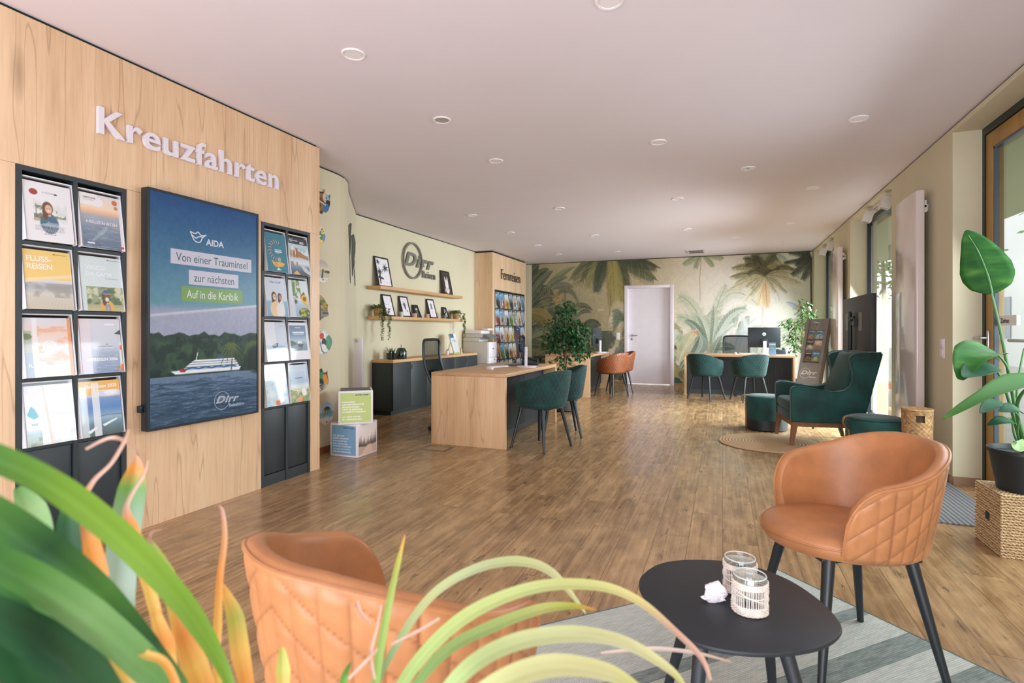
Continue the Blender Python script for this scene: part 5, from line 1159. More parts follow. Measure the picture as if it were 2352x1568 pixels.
# things on the rear desk
t = thing('leaflet_stand', (.80, 10.36, DH + .001), 'small upright stand of blue sea leaflets on the rear desk', 'leaflet stand'); Mz = frame_m((-.053, 0, 0), (1, 0, 0), (0, .16, .987)); a = Art(30, 60); a.vgrad([(0, (150, 176, 206)), (.35, (120, 150, 186)), (.5, (96, 150, 176)), (.62, (90, 130, 150)), (.75, (120, 120, 116)), (1, (96, 150, 186))]); a.line([(.1, .84), (.9, .84)], .08, (226, 232, 236)); a.line([(.2, .56), (.7, .56)], .03, (226, 232, 236)); a.cloud(6, 3, .45, .6, (70, 70, 70), .8, (.1, .9, .66, .8))
o = CM(); o.sheet(*a.sheet(Mz @ Matrix.Translation((0, 0, .011)), .105, .215)); o.box(0, .105, 0, .215, -.008, .0105, (222, 222, 226), Mz); o.build('leaflets', PRINT, t); b = MB(); b.box(-.002, .107, -.001, .12, .02, .022, Mz); b.box(-.002, .107, -.002, 0, -.03, .03, Mz); b.build('acrylic_tray', CLEAR, t)
sh = MB().box(-.105, .105, -.148, .148, 0, .002).build('paper_sheet', WHITEM, None, (.98, 10.55, DH + .001), (0, 0, .3)); tag(sh, 'loose white paper at the right end of the rear desk', 'paper')

# ------------------------------------------------------------------ office chairs
NET = NT('chair_netting'); kt = NET.n('ShaderNodeBsdfTransparent'); kb = NET.n('ShaderNodeBsdfDiffuse'); kb.inputs[0].default_value = rgba((30, 38, 40)); km = NET.n('ShaderNodeMixShader'); km.inputs[0].default_value = .72
NET.l(kt.outputs[0], km.inputs[1]); NET.l(kb.outputs[0], km.inputs[2]); NET.l(km.outputs[0], NET.out.inputs['Surface']); NET.t.nodes.remove(NET.b); NET = NET.m
FAB = mat('black_seat_fabric', (28, 36, 40), .85, vary=.1, vscale=60)
def office_chair(label, loc, rz):
    """faces local +y"""
    t = thing('office_chair', loc, label, 'office chair', 'black mesh office chairs', rz)
    def bk(x, h): return Vector((x, -.20 - .30 * (h - .5) * .8 - .05 * sin(pi * (h - .5) / .55) + .25 * x * x, h))
    fr = MB(); path = []
    hw = .235; h0, h1 = .56, 1.05
    for k in range(9): path.append(bk(-hw, h0 + (h1 - .05 - h0) * k / 8))
    path += [bk(-hw + .012, h1 - .02), bk(-hw + .04, h1)] + [bk(x, h1 + .004) for x in (-.1, 0, .1)] + [bk(hw - .04, h1), bk(hw - .012, h1 - .02)]
    for k in range(8, -1, -1): path.append(bk(hw, h0 + (h1 - .05 - h0) * k / 8))
    path += [bk(.15, h0 - .01), bk(-.15, h0 - .01), bk(-hw, h0)]
    fr.tube(path, .017, 8); fr.build('backrest_frame', BLACKP, t)
    MB().grid(lambda a, b: bk(-hw + 2 * hw * a, h0 + (h1 - h0) * b) + Vector((0, .004, 0)), 14, 16).build('backrest_netting', NET, t)
    g = MB().grid(lambda a, b: bk(-.16 + .32 * a, .60 + .09 * b) + Vector((0, -.03, 0)), 8, 5); g.build('lumbar_pad', BLACKP, t)
    s = MB(); s.tube([(0, -.02, .44), (0, -.22, .43), (0, -.27, .5), (0, -.275, .68)], [.03, .03, .028, .02], 8); s.build('back_spine', BLACKP, t)
    st = MB()
    st.box(-.24, .24, -.22, .24, .45, .515, bev=.03, seg=4); st.build('seat', FAB, t)
    for sx in (-1, 1):
        m = MB(); m.tube([(sx * .2, -.02, .455), (sx * .27, -.02, .46), (sx * .285, -.02, .52), (sx * .28, -.02, .64)], .014, 8); m.box(sx * .28 - .035, sx * .28 + .035, -.14, .1, .64, .668, bev=.012); m.build('armrest', BLACKP, t)
    MB().lathe([(.032, .11), (.032, .28), (.022, .28), (.022, .44), (.06, .445), (.06, .455)], 18).build('gas_column', BLACKM, t)
    for k in range(5):
        a = 2 * pi * k / 5 + .3; m = MB(); m.tube([(0, 0, .115), (.16 * cos(a), .16 * sin(a), .105), (.31 * cos(a), .31 * sin(a), .07)], [.03, .024, .016], 8); l = m.build('base_leg', BLACKP, t)
        c = MB(); c.lathe([(.001, -.024), (.026, -.024), (.029, -.018), (.029, .018), (.026, .024), (.001, .024)], 16, M=Matrix.Translation((.31 * cos(a), .31 * sin(a), .0292)) @ Matrix.Rotation(a + .5, 4, 'Z') @ Matrix.Rotation(R(90), 4, 'X')); c.build('caster', BLACKP, l)
    return t
office_chair('black mesh office chair behind the nearest desk with the green chairs', (-2.93, 5.76, 0), R(-84))
office_chair('black mesh office chair behind the middle desk, mostly hidden by the fig tree', (-3.22, 9.72, 0), R(-80))
office_chair('black mesh office chair behind the rear desk beside the silver-badged monitor', (.24, 11.28, 0), R(178))

# ------------------------------------------------------------------ bucket chairs
def leather(name, c, seamc, rough=.42, sheen=0, coat=.12, vary=.1):
    k = NT(name); k.set(Roughness=rough, Coat_Weight=coat, Coat_Roughness=.3)
    if sheen: k.set(Sheen_Weight=sheen, Sheen_Roughness=.4)
    at_ = k.n('ShaderNodeAttribute', attribute_name='seam'); v = k.coords(); n = k.noise(v, 9, 6, .6)
    lo = tuple(q * (1 - vary) for q in c); hi = tuple(min(255, q * (1 + vary * .7)) for q in c)
    k.l(k.mix(k.ramp(n, [(.3, lo), (.7, hi)]), rgba(seamc), at_.outputs['Fac']), k.b.inputs['Base Color'])
    k.bump(k.noise(v, 420 if not sheen else 260, 2), .12 if not sheen else .2, .0006); return k.m
TAN = leather('tan_leather', (178, 120, 77), (134, 82, 50)); BRN = leather('brown_leather', (140, 78, 44), (92, 46, 26)); VEL = leather('green_velvet_quilt', (10, 56, 53), (4, 30, 31), .8, .12, 0, .3)
TBOT, TZ = R(118), .405
def rim_z(a):
    a = abs(a); e = max(0., (a - R(20)) / R(80)); z = .764 - .105 * e * min(1, .4 + e)
    t1 = R(97)
    if a > t1: z = TZ + .03 + (z - TZ - .03) * sqrt(max(0, 1 - ((a - t1) / (TBOT - t1)) ** 2.3))
    return z
def plan_xy(a, k, off=0):
    b = .275 if abs(a) < pi / 2 else .40
    x, y = .300 * sin(a) * k, -b * cos(a) * k
    n = Vector((sin(a) / .300, -cos(a) / b, 0)).normalized(); return Vector((x - n.x * off, y - n.y * off, 0)), n
def kz(z): return .775 + .225 * max(0, (z - TZ) / .37) ** .8
def shell_pt(a, z, off=0):
    p, n = plan_xy(a, kz(z), off); p.z = z; return p, n
def seam_dist(a, z, style):
    q = a * .29 if abs(a) < pi / 2 else math.copysign(.4555 + (abs(a) - pi / 2) * .40, a)
    if style == 'para':
        p = .054; d1 = abs((q / p) % 1 - .5); d1 = (.5 - d1) * p
        s = z + abs(q) * .70; w = .078; d2 = abs((s / w) % 1 - .5); d2 = (.5 - d2) * w * .85
        return min(d1, d2)
    w = .05; u1 = (q + (z - .4) * .62) / w; u2 = (q - (z - .4) * .62) / w
    return min((.5 - abs(u1 % 1 - .5)), (.5 - abs(u2 % 1 - .5))) * w * .85
def chair_kind(style, m, legm, hi):
    parts = []; nu, nv = (220, 64) if hi else (110, 34)
    sm = []; vs = []
    for j in range(nv):
        s = j / (nv - 1)
        for i in range(nu):
            a = -TBOT + 2 * TBOT * i / (nu - 1); zr = rim_z(a); z = TZ + (zr - TZ) * s
            p, n = shell_pt(a, z); d = seam_dist(a, z, style); f = min(1, min(s, 1 - s) * (zr - TZ) / .02, (TBOT - abs(a)) * .3 / .02)
            f = max(0, f); h = (min(1, d / .016) ** .55 if d < .016 else 1); dep = .0044 if style == 'para' else .006
            tuck = .02 * max(0, 1 - s * (zr - TZ) / .03) ** 2
            p = p + n * (dep * h * f - tuck); vs.append(p); sm.append((max(0, 1 - d / .0030)) * f * .9)
    sh = MB(); sh.add(vs, [(j * nu + i, j * nu + i + 1, (j + 1) * nu + i + 1, (j + 1) * nu + i) for j in range(nv - 1) for i in range(nu - 1)], True)
    o = len(sh.v); bot = [shell_pt(-TBOT + 2 * TBOT * i / 47, TZ, .02)[0] for i in range(48)]; cc = Vector((0, .02, TZ - .002))
    sh.add(bot + [cc], [(i + 1, i, 48) for i in range(47)], True); sm += [0] * 49
    parts.append(('shell', sh, m, sm))
    th = .036; prof = []
    ln = MB(); nu2 = 96
    def lining(u, v):
        a = -TBOT + 2 * TBOT * u; zr = rim_z(a); e = min(1., (zr - TZ) / .1)
        if v < .25:
            q = v / .25 * pi; c = th * .5 * e; p, n = shell_pt(a, zr, 0); p = p - n * (c - c * cos(q)); p.z = zr + sin(q) * .012 * e; return p
        w = (v - .25) / .75; z = zr + (.43 - zr) * w; z = max(z, .415); p, n = shell_pt(a, z, th * e); return p
    ln.grid(lining, nu2, 22, flip=True); parts.append(('inner_lining', ln, m, None))
    pp = MB(); pp.tube([shell_pt(a, rim_z(a))[0] + Vector((0, 0, .003)) + shell_pt(a, rim_z(a))[1] * .001 for a in (-TBOT + 2 * TBOT * k / 90 for k in range(91))], .0048, 6); parts.append(('piping', pp, m, None))
    st = MB()
    def seat(u, v):
        a = 2 * pi * u; sx, sy = .235, (.245 if sin(a) > 0 else .225); r = [0, .5, .85, .96, 1.0, 1.0, .95, .6][int(v * 7 + .5)]; z = [.483, .482, .476, .468, .455, .43, .413, .408][int(v * 7 + .5)]
        return Vector((sx * r * cos(a), .045 + sy * r * sin(a), z))
    st.grid(seat, 48, 8, True, flip=True); parts.append(('seat', st, m, None))
    sp_ = MB(); sp_.tube([Vector((.2365 * cos(a), .045 + (.2465 if sin(a) > 0 else .2265) * sin(a), .452)) for a in (2 * pi * k / 48 for k in range(49))], .0036, 6); parts.append(('seat_piping', sp_, m, None))
    return parts
def add_seam(o, sm):
    if sm is None: return
    at_ = o.data.attributes.new('seam', 'FLOAT', 'POINT'); n = len(o.data.vertices); at_.data.foreach_set('value', np.array((sm + [0] * n)[:n], np.float32))
LEGB = mat('chair_leg_black', (26, 34, 38), .38)
LEGS = mat('chair_leg_satin', (70, 80, 84), .25, metal=.8)
def make_chair(label, group, style, m, loc, rz, hi=False, legm=LEGB, name='tub_chair'):
    t = thing(name, loc, label, 'chair', group, rz)
    for nm, b, mm, sm in chair_kind(style, m, legm, hi): add_seam(b.build(nm, mm, t), sm)
    f = MB(); f.box(-.16, .16, -.145, .185, .392, .407, bev=.004); f.build('base_plate', BLACKM, t)
    for sx in (-1, 1):
        for sy in (-1, 1):
            top = Vector((sx * .145, .02 + sy * .135, .40)); bt = Vector((sx * .222, .02 + sy * .205, .004))
            l = MB(); l.tube([top, bt], [.0205, .0115], 14); g = l.build('leg', legm, t)
            MB().lathe([(.0118, -.003), (.0122, .004)], 12, tuple(bt)).build('foot_glide', BLACKP, g)
    return t
GT = 'tan leather tub chairs by the coffee table'
make_chair('tan quilted leather tub chair right of the black coffee table', GT, 'para', TAN, (.418, 2.242, .0065), R(111.2), True, name='tub_chair')
make_chair('tan quilted leather tub chair seen from behind its back, left of the coffee table', GT, 'para', TAN, (-.615, .945, .0065), R(-16), True)
GG = 'green quilted velvet chairs at the desks'
g1_ = make_chair('nearest green quilted chair at the desk by the ring emblem wall', GG, 'diamond', VEL, (-1.667, 5.16, 0), R(70), False)
def chair_copy(src, label, group, loc, rz):
    return dup(src, loc, rz, label, group)
chair_copy(g1_, 'green quilted chair just beyond the nearest green chair at the same desk', GG, (-1.675, 5.875, 0), R(112))
chair_copy(g1_, 'green quilted chair at the left half of the rear desk', GG, (-.273, 9.75, 0), R(-33))
chair_copy(g1_, 'green quilted chair at the middle of the rear desk, below the monitor', GG, (.42, 9.82, 0), R(28))
GB = 'brown quilted leather chairs at the middle desk'
b1_ = make_chair('nearer brown quilted leather chair at the middle desk', GB, 'diamond', BRN, (-1.83, 9.67, 0), R(64))
chair_copy(b1_, 'farther brown quilted leather chair partly behind the nearer brown one', GB, (-1.80, 10.32, 0), R(112))

# ------------------------------------------------------------------ indoor fig trees
FIG = NT('fig_leaf_green'); FIG.set(Roughness=.38); FIG.l(FIG.ramp(FIG.noise(FIG.coords(), 14, 3), [(.3, (22, 58, 36)), (.55, (46, 92, 52)), (.75, (84, 128, 70))]), FIG.b.inputs['Base Color']); FIG = FIG.m
FIG2 = NT('fig_leaf_light'); FIG2.set(Roughness=.38); FIG2.l(FIG2.ramp(FIG2.noise(FIG2.coords(), 14, 3), [(.3, (36, 76, 32)), (.55, (64, 108, 44)), (.75, (116, 154, 74))]), FIG2.b.inputs['Base Color']); FIG2.b.inputs['Transmission Weight'].default_value = 0; FIG2 = FIG2.m
BARK = mat('fig_bark', (150, 122, 90), .8, vary=.2, vscale=30)
def fig_tree(label, loc, crowns, trunk, seed, leafm, n=900, potc=(60, 60, 58), lw=.045, ll=.085):
    t = thing('fig_tree', loc, label, 'plant', 'indoor fig trees'); rr = random.Random(seed)
    MB().lathe([(.12, 0), (.165, .02), (.175, .26), (.165, .28), (.155, .25), (.001, .25)], 28).build('pot', mat('planter_dark', potc, .5), t)
    tr = MB()
    for s in (0, 2.1, 4.2): tr.tube([(.02 * cos(s + z * 9), .02 * sin(s + z * 9), z) for z in np.linspace(.24, trunk, 14)], .013, 7)
    vs, fs = [], []; tot = sum(c[3] * c[4] * c[5] for c in crowns)
    for cx, cy, cz, rx, ry, rz_ in crowns:
        tr.tube([(0, 0, min(trunk, cz - .1)), (cx * .4, cy * .4, cz - rz_ * .4), (cx, cy, cz)], [.011, .008, .004], 6)
        for k in range(int(n * rx * ry * rz_ / tot)):
            d = Vector((rr.gauss(0, 1), rr.gauss(0, 1), rr.gauss(0, 1))).normalized() * (rr.random() ** .45); p = Vector((cx + d.x * rx, cy + d.y * ry, cz + d.z * rz_))
            leaf_cards(vs, fs, p, (d.x + rr.gauss(0, .5), d.y + rr.gauss(0, .5), -.35 + rr.gauss(0, .45)), lw * rr.uniform(.7, 1.1), ll * rr.uniform(.7, 1.15))
    tr.build('trunk', BARK, t); MB().add(vs, fs).build('foliage', leafm, t); return t
fig_tree('bushy dark green indoor fig tree between the nearest and the middle desk', (-2.12, 7.62, 0), ((.0, 0, 1.46, .2, .24, .14), (-.05, .05, 1.2, .28, .34, .18), (.16, .05, 1.08, .24, .3, .16), (-.16, -.05, .98, .22, .26, .16), (.2, 0, .88, .22, .24, .14), (-.03, 0, .72, .14, .2, .1), (-.2, 0, .62, .1, .12, .08), (.08, .04, .6, .12, .14, .08), (.2, .05, 1.24, .12, .14, .1)), 1.0, 3, FIG, 1500, lw=.05, ll=.092)
fig_tree('indoor fig tree with bright leaves behind the leaning brochure stand', (1.37, 11.22, 0), ((.02, 0, 1.55, .14, .16, .2), (-.2, -.1, 1.28, .2, .2, .13), (.12, 0, 1.3, .17, .2, .2), (-.12, 0, 1.02, .2, .2, .14), (.14, -.05, .95, .14, .2, .16), (-.14, 0, .82, .14, .16, .12), (.12, -.1, .78, .14, .14, .1)), 1.1, 8, FIG2, 760)
# ------------------------------------------------------------------ palm wallpaper on the rear wall
WX0, WX1, WZ0, WZ1 = -4.13, 1.618, .056, 2.69
A = Art(640, 294); q = random.Random(21)
def mu(u, v): p = on_y(u, v, YB); return ((p.x - WX0) / (WX1 - WX0), (p.z - WZ0) / (WZ1 - WZ0))
PXU = (mu(1700, 700)[0] - mu(1600, 700)[0]) / 100       # picture widths per survey pixel
t_ = np.clip((A.X - .35) / .5, 0, 1)[..., None]; t_ = t_ * t_ * (3 - 2 * t_)
A.a[:] = np.array((192, 176, 138)) * (1 - t_) + np.array((230, 222, 206)) * t_
A.a += ((A.noise(5, 4) - .5) * 34)[..., None]; A.grain(90, 9, 9)
A.ell(.80, .44, .22, .5, (236, 230, 226), .6, 1.6); A.ell(1.0, .9, .16, .5, (196, 202, 176), .6, 1.5)
def bez(p0, p1, p2, n=14):
    return [((1 - e) ** 2 * p0[0] + 2 * e * (1 - e) * p1[0] + e * e * p2[0], (1 - e) ** 2 * p0[1] + 2 * e * (1 - e) * p1[1] + e * e * p2[1]) for e in (k / n for k in range(n + 1))]
def mix3(a, b, e): return tuple(x + (y - x) * e for x, y in zip(a, b))
def frond(p0, p1, p2, ln, c0, c1, n=56, wd=2.1, al=.85, droop=.5, mass=.55):
    """feather leaf from p0 over p1 to p2 in survey pixels, leaflets ln long hanging both sides"""
    sp_ = bez(p0, p1, p2, n); dk = mix3(c0, (40, 44, 36), .35)
    lo_, hi_ = [], []
    for k in range(0, n + 1, 4):
        x, y = sp_[k]; e = k / n; b = ln * .5 * (.35 + .9 * sin(pi * min(1, e * .9 + .08)) ** .7); a2 = sp_[max(0, k - 1)]; b2 = sp_[min(n, k + 1)]; dx, dy = b2[0] - a2[0], b2[1] - a2[1]; m = math.hypot(dx, dy) + 1e-6
        lo_.append((x - dy / m * b, y + dx / m * b + b * droop * .6)); hi_.append((x + dy / m * b, y - dx / m * b + b * droop * .6))
    A.poly([mu(*p) for p in lo_ + hi_[::-1]], mix3(c0, c1, .35), al * mass)
    for k in range(2, n + 1):
        x, y = sp_[k]; dx, dy = sp_[k][0] - sp_[k - 1][0], sp_[k][1] - sp_[k - 1][1]; L = math.hypot(dx, dy) + 1e-6; dx /= L; dy /= L
        e = k / n; l = ln * (.45 + .9 * sin(pi * min(1, e * .93 + .07)) ** .7) * q.uniform(.8, 1.1)
        for s in (-1, 1):
            ex, ey = dx * .75 - s * dy * .7, dy * .75 + s * dx * .7; ey += droop
            m = math.hypot(ex, ey); ex, ey = ex / m, ey / m; c = mix3(c0, c1, q.random() ** (1.0 if s > 0 else .6))
            A.line([mu(x, y), mu(x + ex * l * .6, y + ey * l * .55), mu(x + ex * l, y + ey * l + l * .18 * droop)], wd * PXU, c, al, .3 * PXU)
    A.line([mu(*p) for p in sp_], 1.3 * PXU, dk, .9, .5 * PXU)
def banana(p0, p1, p2, wd, c0, c1, al=.92, rib=(226, 222, 196), stripes=True):
    """broad leaf along a curve, wd = half width in survey pixels"""
    sp_ = bez(p0, p1, p2, 16); L_, R_ = [], []
    for k, (x, y) in enumerate(sp_):
        a = sp_[max(k - 1, 0)]; b = sp_[min(k + 1, 16)]; dx, dy = b[0] - a[0], b[1] - a[1]; m = math.hypot(dx, dy) + 1e-6; e = k / 16
        w = wd * (sin(pi * (e * .92 + .06)) ** .75); L_.append((x - dy / m * w, y + dx / m * w)); R_.append((x + dy / m * w, y - dx / m * w))
    A.poly([mu(*p) for p in L_ + sp_[::-1]], c0, al); A.poly([mu(*p) for p in R_ + sp_[::-1]], c1, al)
    if stripes:
        for k in range(1, 16):
            for e_ in (0, .5):
                i = min(15, k); x, y = sp_[i]; 
                for side, cc in ((L_, c1), (R_, c0)): X, Y = side[min(16, i + 1)]; A.line([mu(x, y), mu(x + (X - x) * .95, y + (Y - y) * .95)], .7 * PXU, mix3(cc, (236, 232, 214), .25), .5)
    A.line([mu(*p) for p in sp_], 1.6 * PXU, rib, .8, .6 * PXU)
D1, D2, D3 = (52, 60, 46), (82, 88, 62), (124, 122, 84)
# far pale plants
frond((1612, 586), (1590, 590), (1570, 606), 10, (150, 158, 124), (176, 178, 142)); frond((1612, 586), (1600, 596), (1598, 614), 9, (150, 158, 124), (176, 178, 142)); frond((1612, 586), (1628, 592), (1637, 610), 9, (150, 158, 124), (176, 178, 142)); frond((1612, 584), (1640, 584), (1660, 592), 9, (150, 158, 124), (176, 178, 142))
A.line([mu(1611, 586), mu(1607, 640), mu(1608, 690)], 2.2 * PXU, (172, 162, 128), .8)
for k in range(6): frond((1770, 584), (1770 + 12 * (k - 2.5), 580), (1768 + 17 * (k - 2.5), 600 + 2 * k), 9, (166, 178, 158), (190, 196, 176), 20)
A.cloud(7, 31, .48, .66, (150, 138, 108), .55, (.36, .50, .25, .6)); A.cloud(8, 77, .45, .6, (206, 196, 190), .6, (.74, .93, .12, .5))
# dark jungle at the left
A.ell(.04, .3, .22, .6, (98, 92, 64), .75, 1.2); A.cloud(12, 14, .45, .60, (60, 62, 46), .75, (0, .27, 0, .6), (1.5, 1))
for k in range(120):
    x = 1212 + 130 * q.random() ** 1.4; y = q.uniform(640 + (x - 1212) * .55, 880); t = q.uniform(-2.7, -.45); L = q.uniform(22, 58); dr = q.uniform(4, 22); g_ = q.random(); c0 = mix3((40, 48, 40), (104, 100, 66), g_); c1 = mix3(c0, (140, 136, 96) if q.random() < .4 else (34, 40, 34), .4)
    banana((x, y), (x + L * .6 * cos(t), y + L * .8 * sin(t)), (x + L * cos(t) * 1.25, y + L * sin(t) * .6 + dr), q.uniform(4, 10), c0, c1, .85, mix3(c0, (190, 184, 140), .45)); A.rect(0, mu(1214, 700)[0], .0, .95, (40, 46, 38), .6); A.rect(0, mu(1225, 700)[0], .9, .985, (44, 56, 46), .9)
for p0, p1, p2, w_, c0, c1 in (((1212, 668), (1236, 620), (1262, 618), 8, D1, D2), ((1214, 690), (1240, 640), (1270, 622), 9, (70, 80, 62), (96, 100, 74)), ((1262, 660), (1275, 632), (1322, 612), 7, (96, 104, 70), (126, 128, 88)), ((1258, 662), (1270, 640), (1304, 636), 8, (80, 86, 64), (104, 106, 80)), ((1214, 712), (1232, 684), (1262, 660), 9, (44, 54, 46), (66, 74, 58)), ((1266, 664), (1290, 648), (1318, 660), 8, (84, 82, 66), (108, 106, 86)), ((1212, 640), (1226, 616), (1238, 606), 10, D1, (78, 84, 62)), ((1236, 690), (1258, 672), (1286, 686), 6, (50, 58, 46), (72, 76, 58)), ((1212, 734), (1240, 690), (1274, 700), 7, (56, 62, 48), (88, 90, 66)), ((1222, 740), (1236, 722), (1250, 754), 9, (74, 62, 36), (100, 86, 50)), ((1214, 720), (1252, 712), (1272, 760), 16, (112, 92, 46), (132, 112, 62)), ((1216, 780), (1240, 752), (1260, 764), 9, (120, 122, 90), (96, 100, 74)), ((1212, 800), (1228, 780), (1246, 800), 12, (52, 58, 44), (80, 84, 60)), ((1214, 850), (1236, 800), (1262, 806), 14, (84, 84, 52), (112, 108, 66)), ((1256, 850), (1262, 806), (1300, 800), 12, (98, 98, 66), (70, 76, 54)), ((1276, 868), (1290, 830), (1320, 836), 10, (60, 66, 48), (86, 88, 62)), ((1340, 870), (1352, 826), (1384, 822), 10, (70, 76, 60), (104, 106, 84)), ((1390, 870), (1376, 800), (1388, 772), 10, (76, 92, 76), (110, 120, 100))): banana(p0, p1, p2, w_, c0, c1, .9, (140, 138, 104))
for k in range(40):
    x = q.uniform(1300, 1430); y = q.uniform(770, 880); t = q.uniform(-2.6, -.5); L = q.uniform(18, 44); c0 = mix3((70, 84, 66), (150, 146, 112), q.random())
    banana((x, y), (x + L * .6 * cos(t), y + L * .8 * sin(t)), (x + L * cos(t) * 1.2, y + L * sin(t) * .6 + 8), q.uniform(3, 8), c0, mix3(c0, (50, 60, 50), .3), .8, mix3(c0, (206, 200, 170), .4))
for k in range(11): t = pi * k / 10; frond((1300, 672), (1300 + 18 * cos(t), 662 - 10 * sin(t)), (1300 + 30 * cos(t), 690 - 26 * sin(t) + 14 * abs(cos(t))), 6, (92, 90, 66), (130, 124, 92), 16, 1)
A.line([mu(1298, 675), mu(1300, 760)], 4 * PXU, (96, 88, 64), .8)
for k in range(9): A.line([mu(1279, 700), mu(1268 + 3.2 * k, 674 + 1.5 * abs(k - 4))], 1.6 * PXU, (178, 132, 76), .85)
for k in range(8): A.line([mu(1254, 720), mu(1238 + 5 * k, 664)], 1.3 * PXU, (140, 124, 84), .7)
# coral-pink scrub and leaves left of the door
A.cloud(14, 5, .48, .58, (150, 132, 110), .9, (mu(1368, 0)[0], mu(1424, 0)[0], .22, .6)); A.cloud(18, 6, .5, .58, (206, 186, 164), .9, (mu(1366, 0)[0], mu(1432, 0)[0], .12, .6)); A.cloud(14, 7, .48, .56, (64, 70, 58), .8, (mu(1372, 0)[0], mu(1434, 0)[0], .0, .42))
for k in range(7): frond((1434, 735), (1424 - k, 706 + 3 * k), (1408, 716 + 9 * k), 8, (84, 100, 78), (140, 146, 116), 18, 1)
frond((1400, 850), (1420, 800), (1438, 790), 12, (80, 96, 80), (140, 146, 124), 22); frond((1392, 862), (1410, 820), (1436, 826), 12, (70, 86, 72), (130, 138, 116), 22)
# big drooping palm along the top
for p1, p2, ln, c0, c1 in (((1360, 586), (1316, 640), 26, (70, 74, 50), D3), ((1370, 590), (1344, 640), 26, D1, (140, 136, 84)), ((1372, 596), (1352, 660), 26, (110, 108, 66), (158, 150, 100)), ((1384, 590), (1370, 668), 24, D1, (74, 76, 56)), ((1440, 590), (1500, 640), 28, D1, (120, 118, 76)), ((1450, 588), (1480, 620), 30, (60, 66, 48), (140, 136, 90)), ((1440, 584), (1506, 614), 26, D1, D2), ((1425, 600), (1440, 662), 24, (56, 62, 48), (96, 98, 66)), ((1412, 610), (1428, 690), 22, (128, 120, 60), (164, 152, 84)), ((1404, 600), (1402, 700), 18, (120, 98, 56), (158, 136, 84)), ((1408, 610), (1412, 690), 18, (140, 130, 70), (170, 156, 92))): frond((1404, 582), p1, p2, ln, c0, c1, 44, 1.7, .9)
A.line([mu(1404, 690), mu(1400, 720), mu(1396, 742)], 2.2 * PXU, (130, 108, 72), .9, .8 * PXU)
for k in range(7): A.line([mu(1340, 640), mu(1312 + 5 * k, 655 + 3 * (k % 3))], 1.5 * PXU, (96, 90, 66), .8)
A.line([mu(1332, 632), mu(1330, 690)], 1 * PXU, (130, 118, 86), .8)
# plants right of the door
A.cloud(13, 9, .48, .56, (150, 140, 104), .8, (mu(1546, 0)[0], mu(1568, 0)[0], .2, .6))
for k in range(10): A.line([mu(1547, 800), mu(1560 + 2 * k, 770 + 4 * k)], 1.5 * PXU, (70, 74, 58), .8)
for k in range(8): A.line([mu(1547, 790), mu(1552 + 2 * k, 765 + 2 * k)], 1.5 * PXU, (176, 166, 120), .8)
PA, PB = (150, 162, 132), (206, 206, 180)
for k in range(70):
    x = q.uniform(1552, 1790); y = q.uniform(745 if x < 1740 else 770, 850); t = q.uniform(-2.5, -.6); L = q.uniform(24, 60); g_ = q.random(); c0 = mix3((120, 138, 116), (220, 216, 200), g_); c1 = mix3(c0, (74, 92, 78) if q.random() < .35 else (232, 228, 216), .45)
    banana((x, y), (x + L * .5 * cos(t), y + L * .9 * sin(t)), (x + L * cos(t) * 1.2, y + L * sin(t) * .8 + q.uniform(0, 14)), q.uniform(3.5, 9), c0, c1, .62, mix3(c0, (236, 232, 220), .6))
for k in range(26):
    x = q.uniform(1556, 1720); y = q.uniform(690, 790); t = q.uniform(0, 6.28); r = q.uniform(3, 8); A.ell(*mu(x, y), r * PXU, r * .7 * PXU / A.k, mix3((206, 190, 160), (176, 184, 156), q.random()), .35, .8)
for p0, p1, p2, ln, c0, c1 in (((1630, 790), (1600, 690), (1560, 680), 22, PA, PB), ((1628, 790), (1590, 720), (1556, 730), 20, PA, PB), ((1632, 790), (1640, 700), (1668, 655), 20, PA, (216, 214, 194)), ((1634, 790), (1668, 720), (1712, 706), 18, (120, 142, 120), (190, 198, 180)), ((1630, 800), (1570, 760), (1552, 790), 18, PA, PB), ((1740, 700), (1690, 650), (1660, 690), 18, (186, 190, 168), (222, 218, 204))): frond(p0, p1, p2, ln, c0, c1, 40, 1.6, .7, .25)
for p0, p1, p2, w_, c0, c1 in (((1628, 800), (1600, 740), (1572, 736), 9, (88, 108, 92), (130, 144, 120)), ((1630, 800), (1616, 720), (1596, 724), 8, (206, 208, 186), (104, 122, 104)), ((1632, 800), (1646, 740), (1640, 700), 9, (190, 196, 176), (120, 136, 116)), ((1634, 800), (1672, 700), (1716, 712), 9, (206, 208, 196), (128, 146, 128)), ((1636, 800), (1652, 760), (1690, 742), 8, (176, 186, 170), (206, 210, 200)), ((1600, 812), (1622, 790), (1606, 768), 14, (134, 156, 144), (164, 180, 164)), ((1636, 800), (1664, 790), (1690, 800), 10, (96, 116, 100), (140, 154, 134)), ((1560, 850), (1590, 800), (1606, 770), 10, (84, 102, 86), (120, 132, 110)), ((1620, 850), (1640, 800), (1656, 770), 10, (100, 120, 104), (150, 160, 140)), ((1560, 830), (1570, 790), (1600, 756), 16, (206, 198, 160), (186, 182, 140)), ((1690, 800), (1700, 760), (1740, 730), 9, (206, 208, 206), (180, 190, 190)), ((1700, 800), (1720, 750), (1700, 720), 8, (214, 214, 212), (188, 196, 196)), ((1760, 800), (1740, 760), (1700, 760), 8, (204, 208, 206), (182, 192, 190))): banana(p0, p1, p2, w_, c0, c1, .75)
A.line([mu(1627, 860), mu(1628, 790)], 7 * PXU, (190, 180, 152), .9); 
for k in range(6): A.line([mu(1598, 763), mu(1598 + 11 * cos(k * 1.05), 763 + 9 * sin(k * 1.05))], 2.2 * PXU, (214, 132, 84), .95, .8 * PXU)
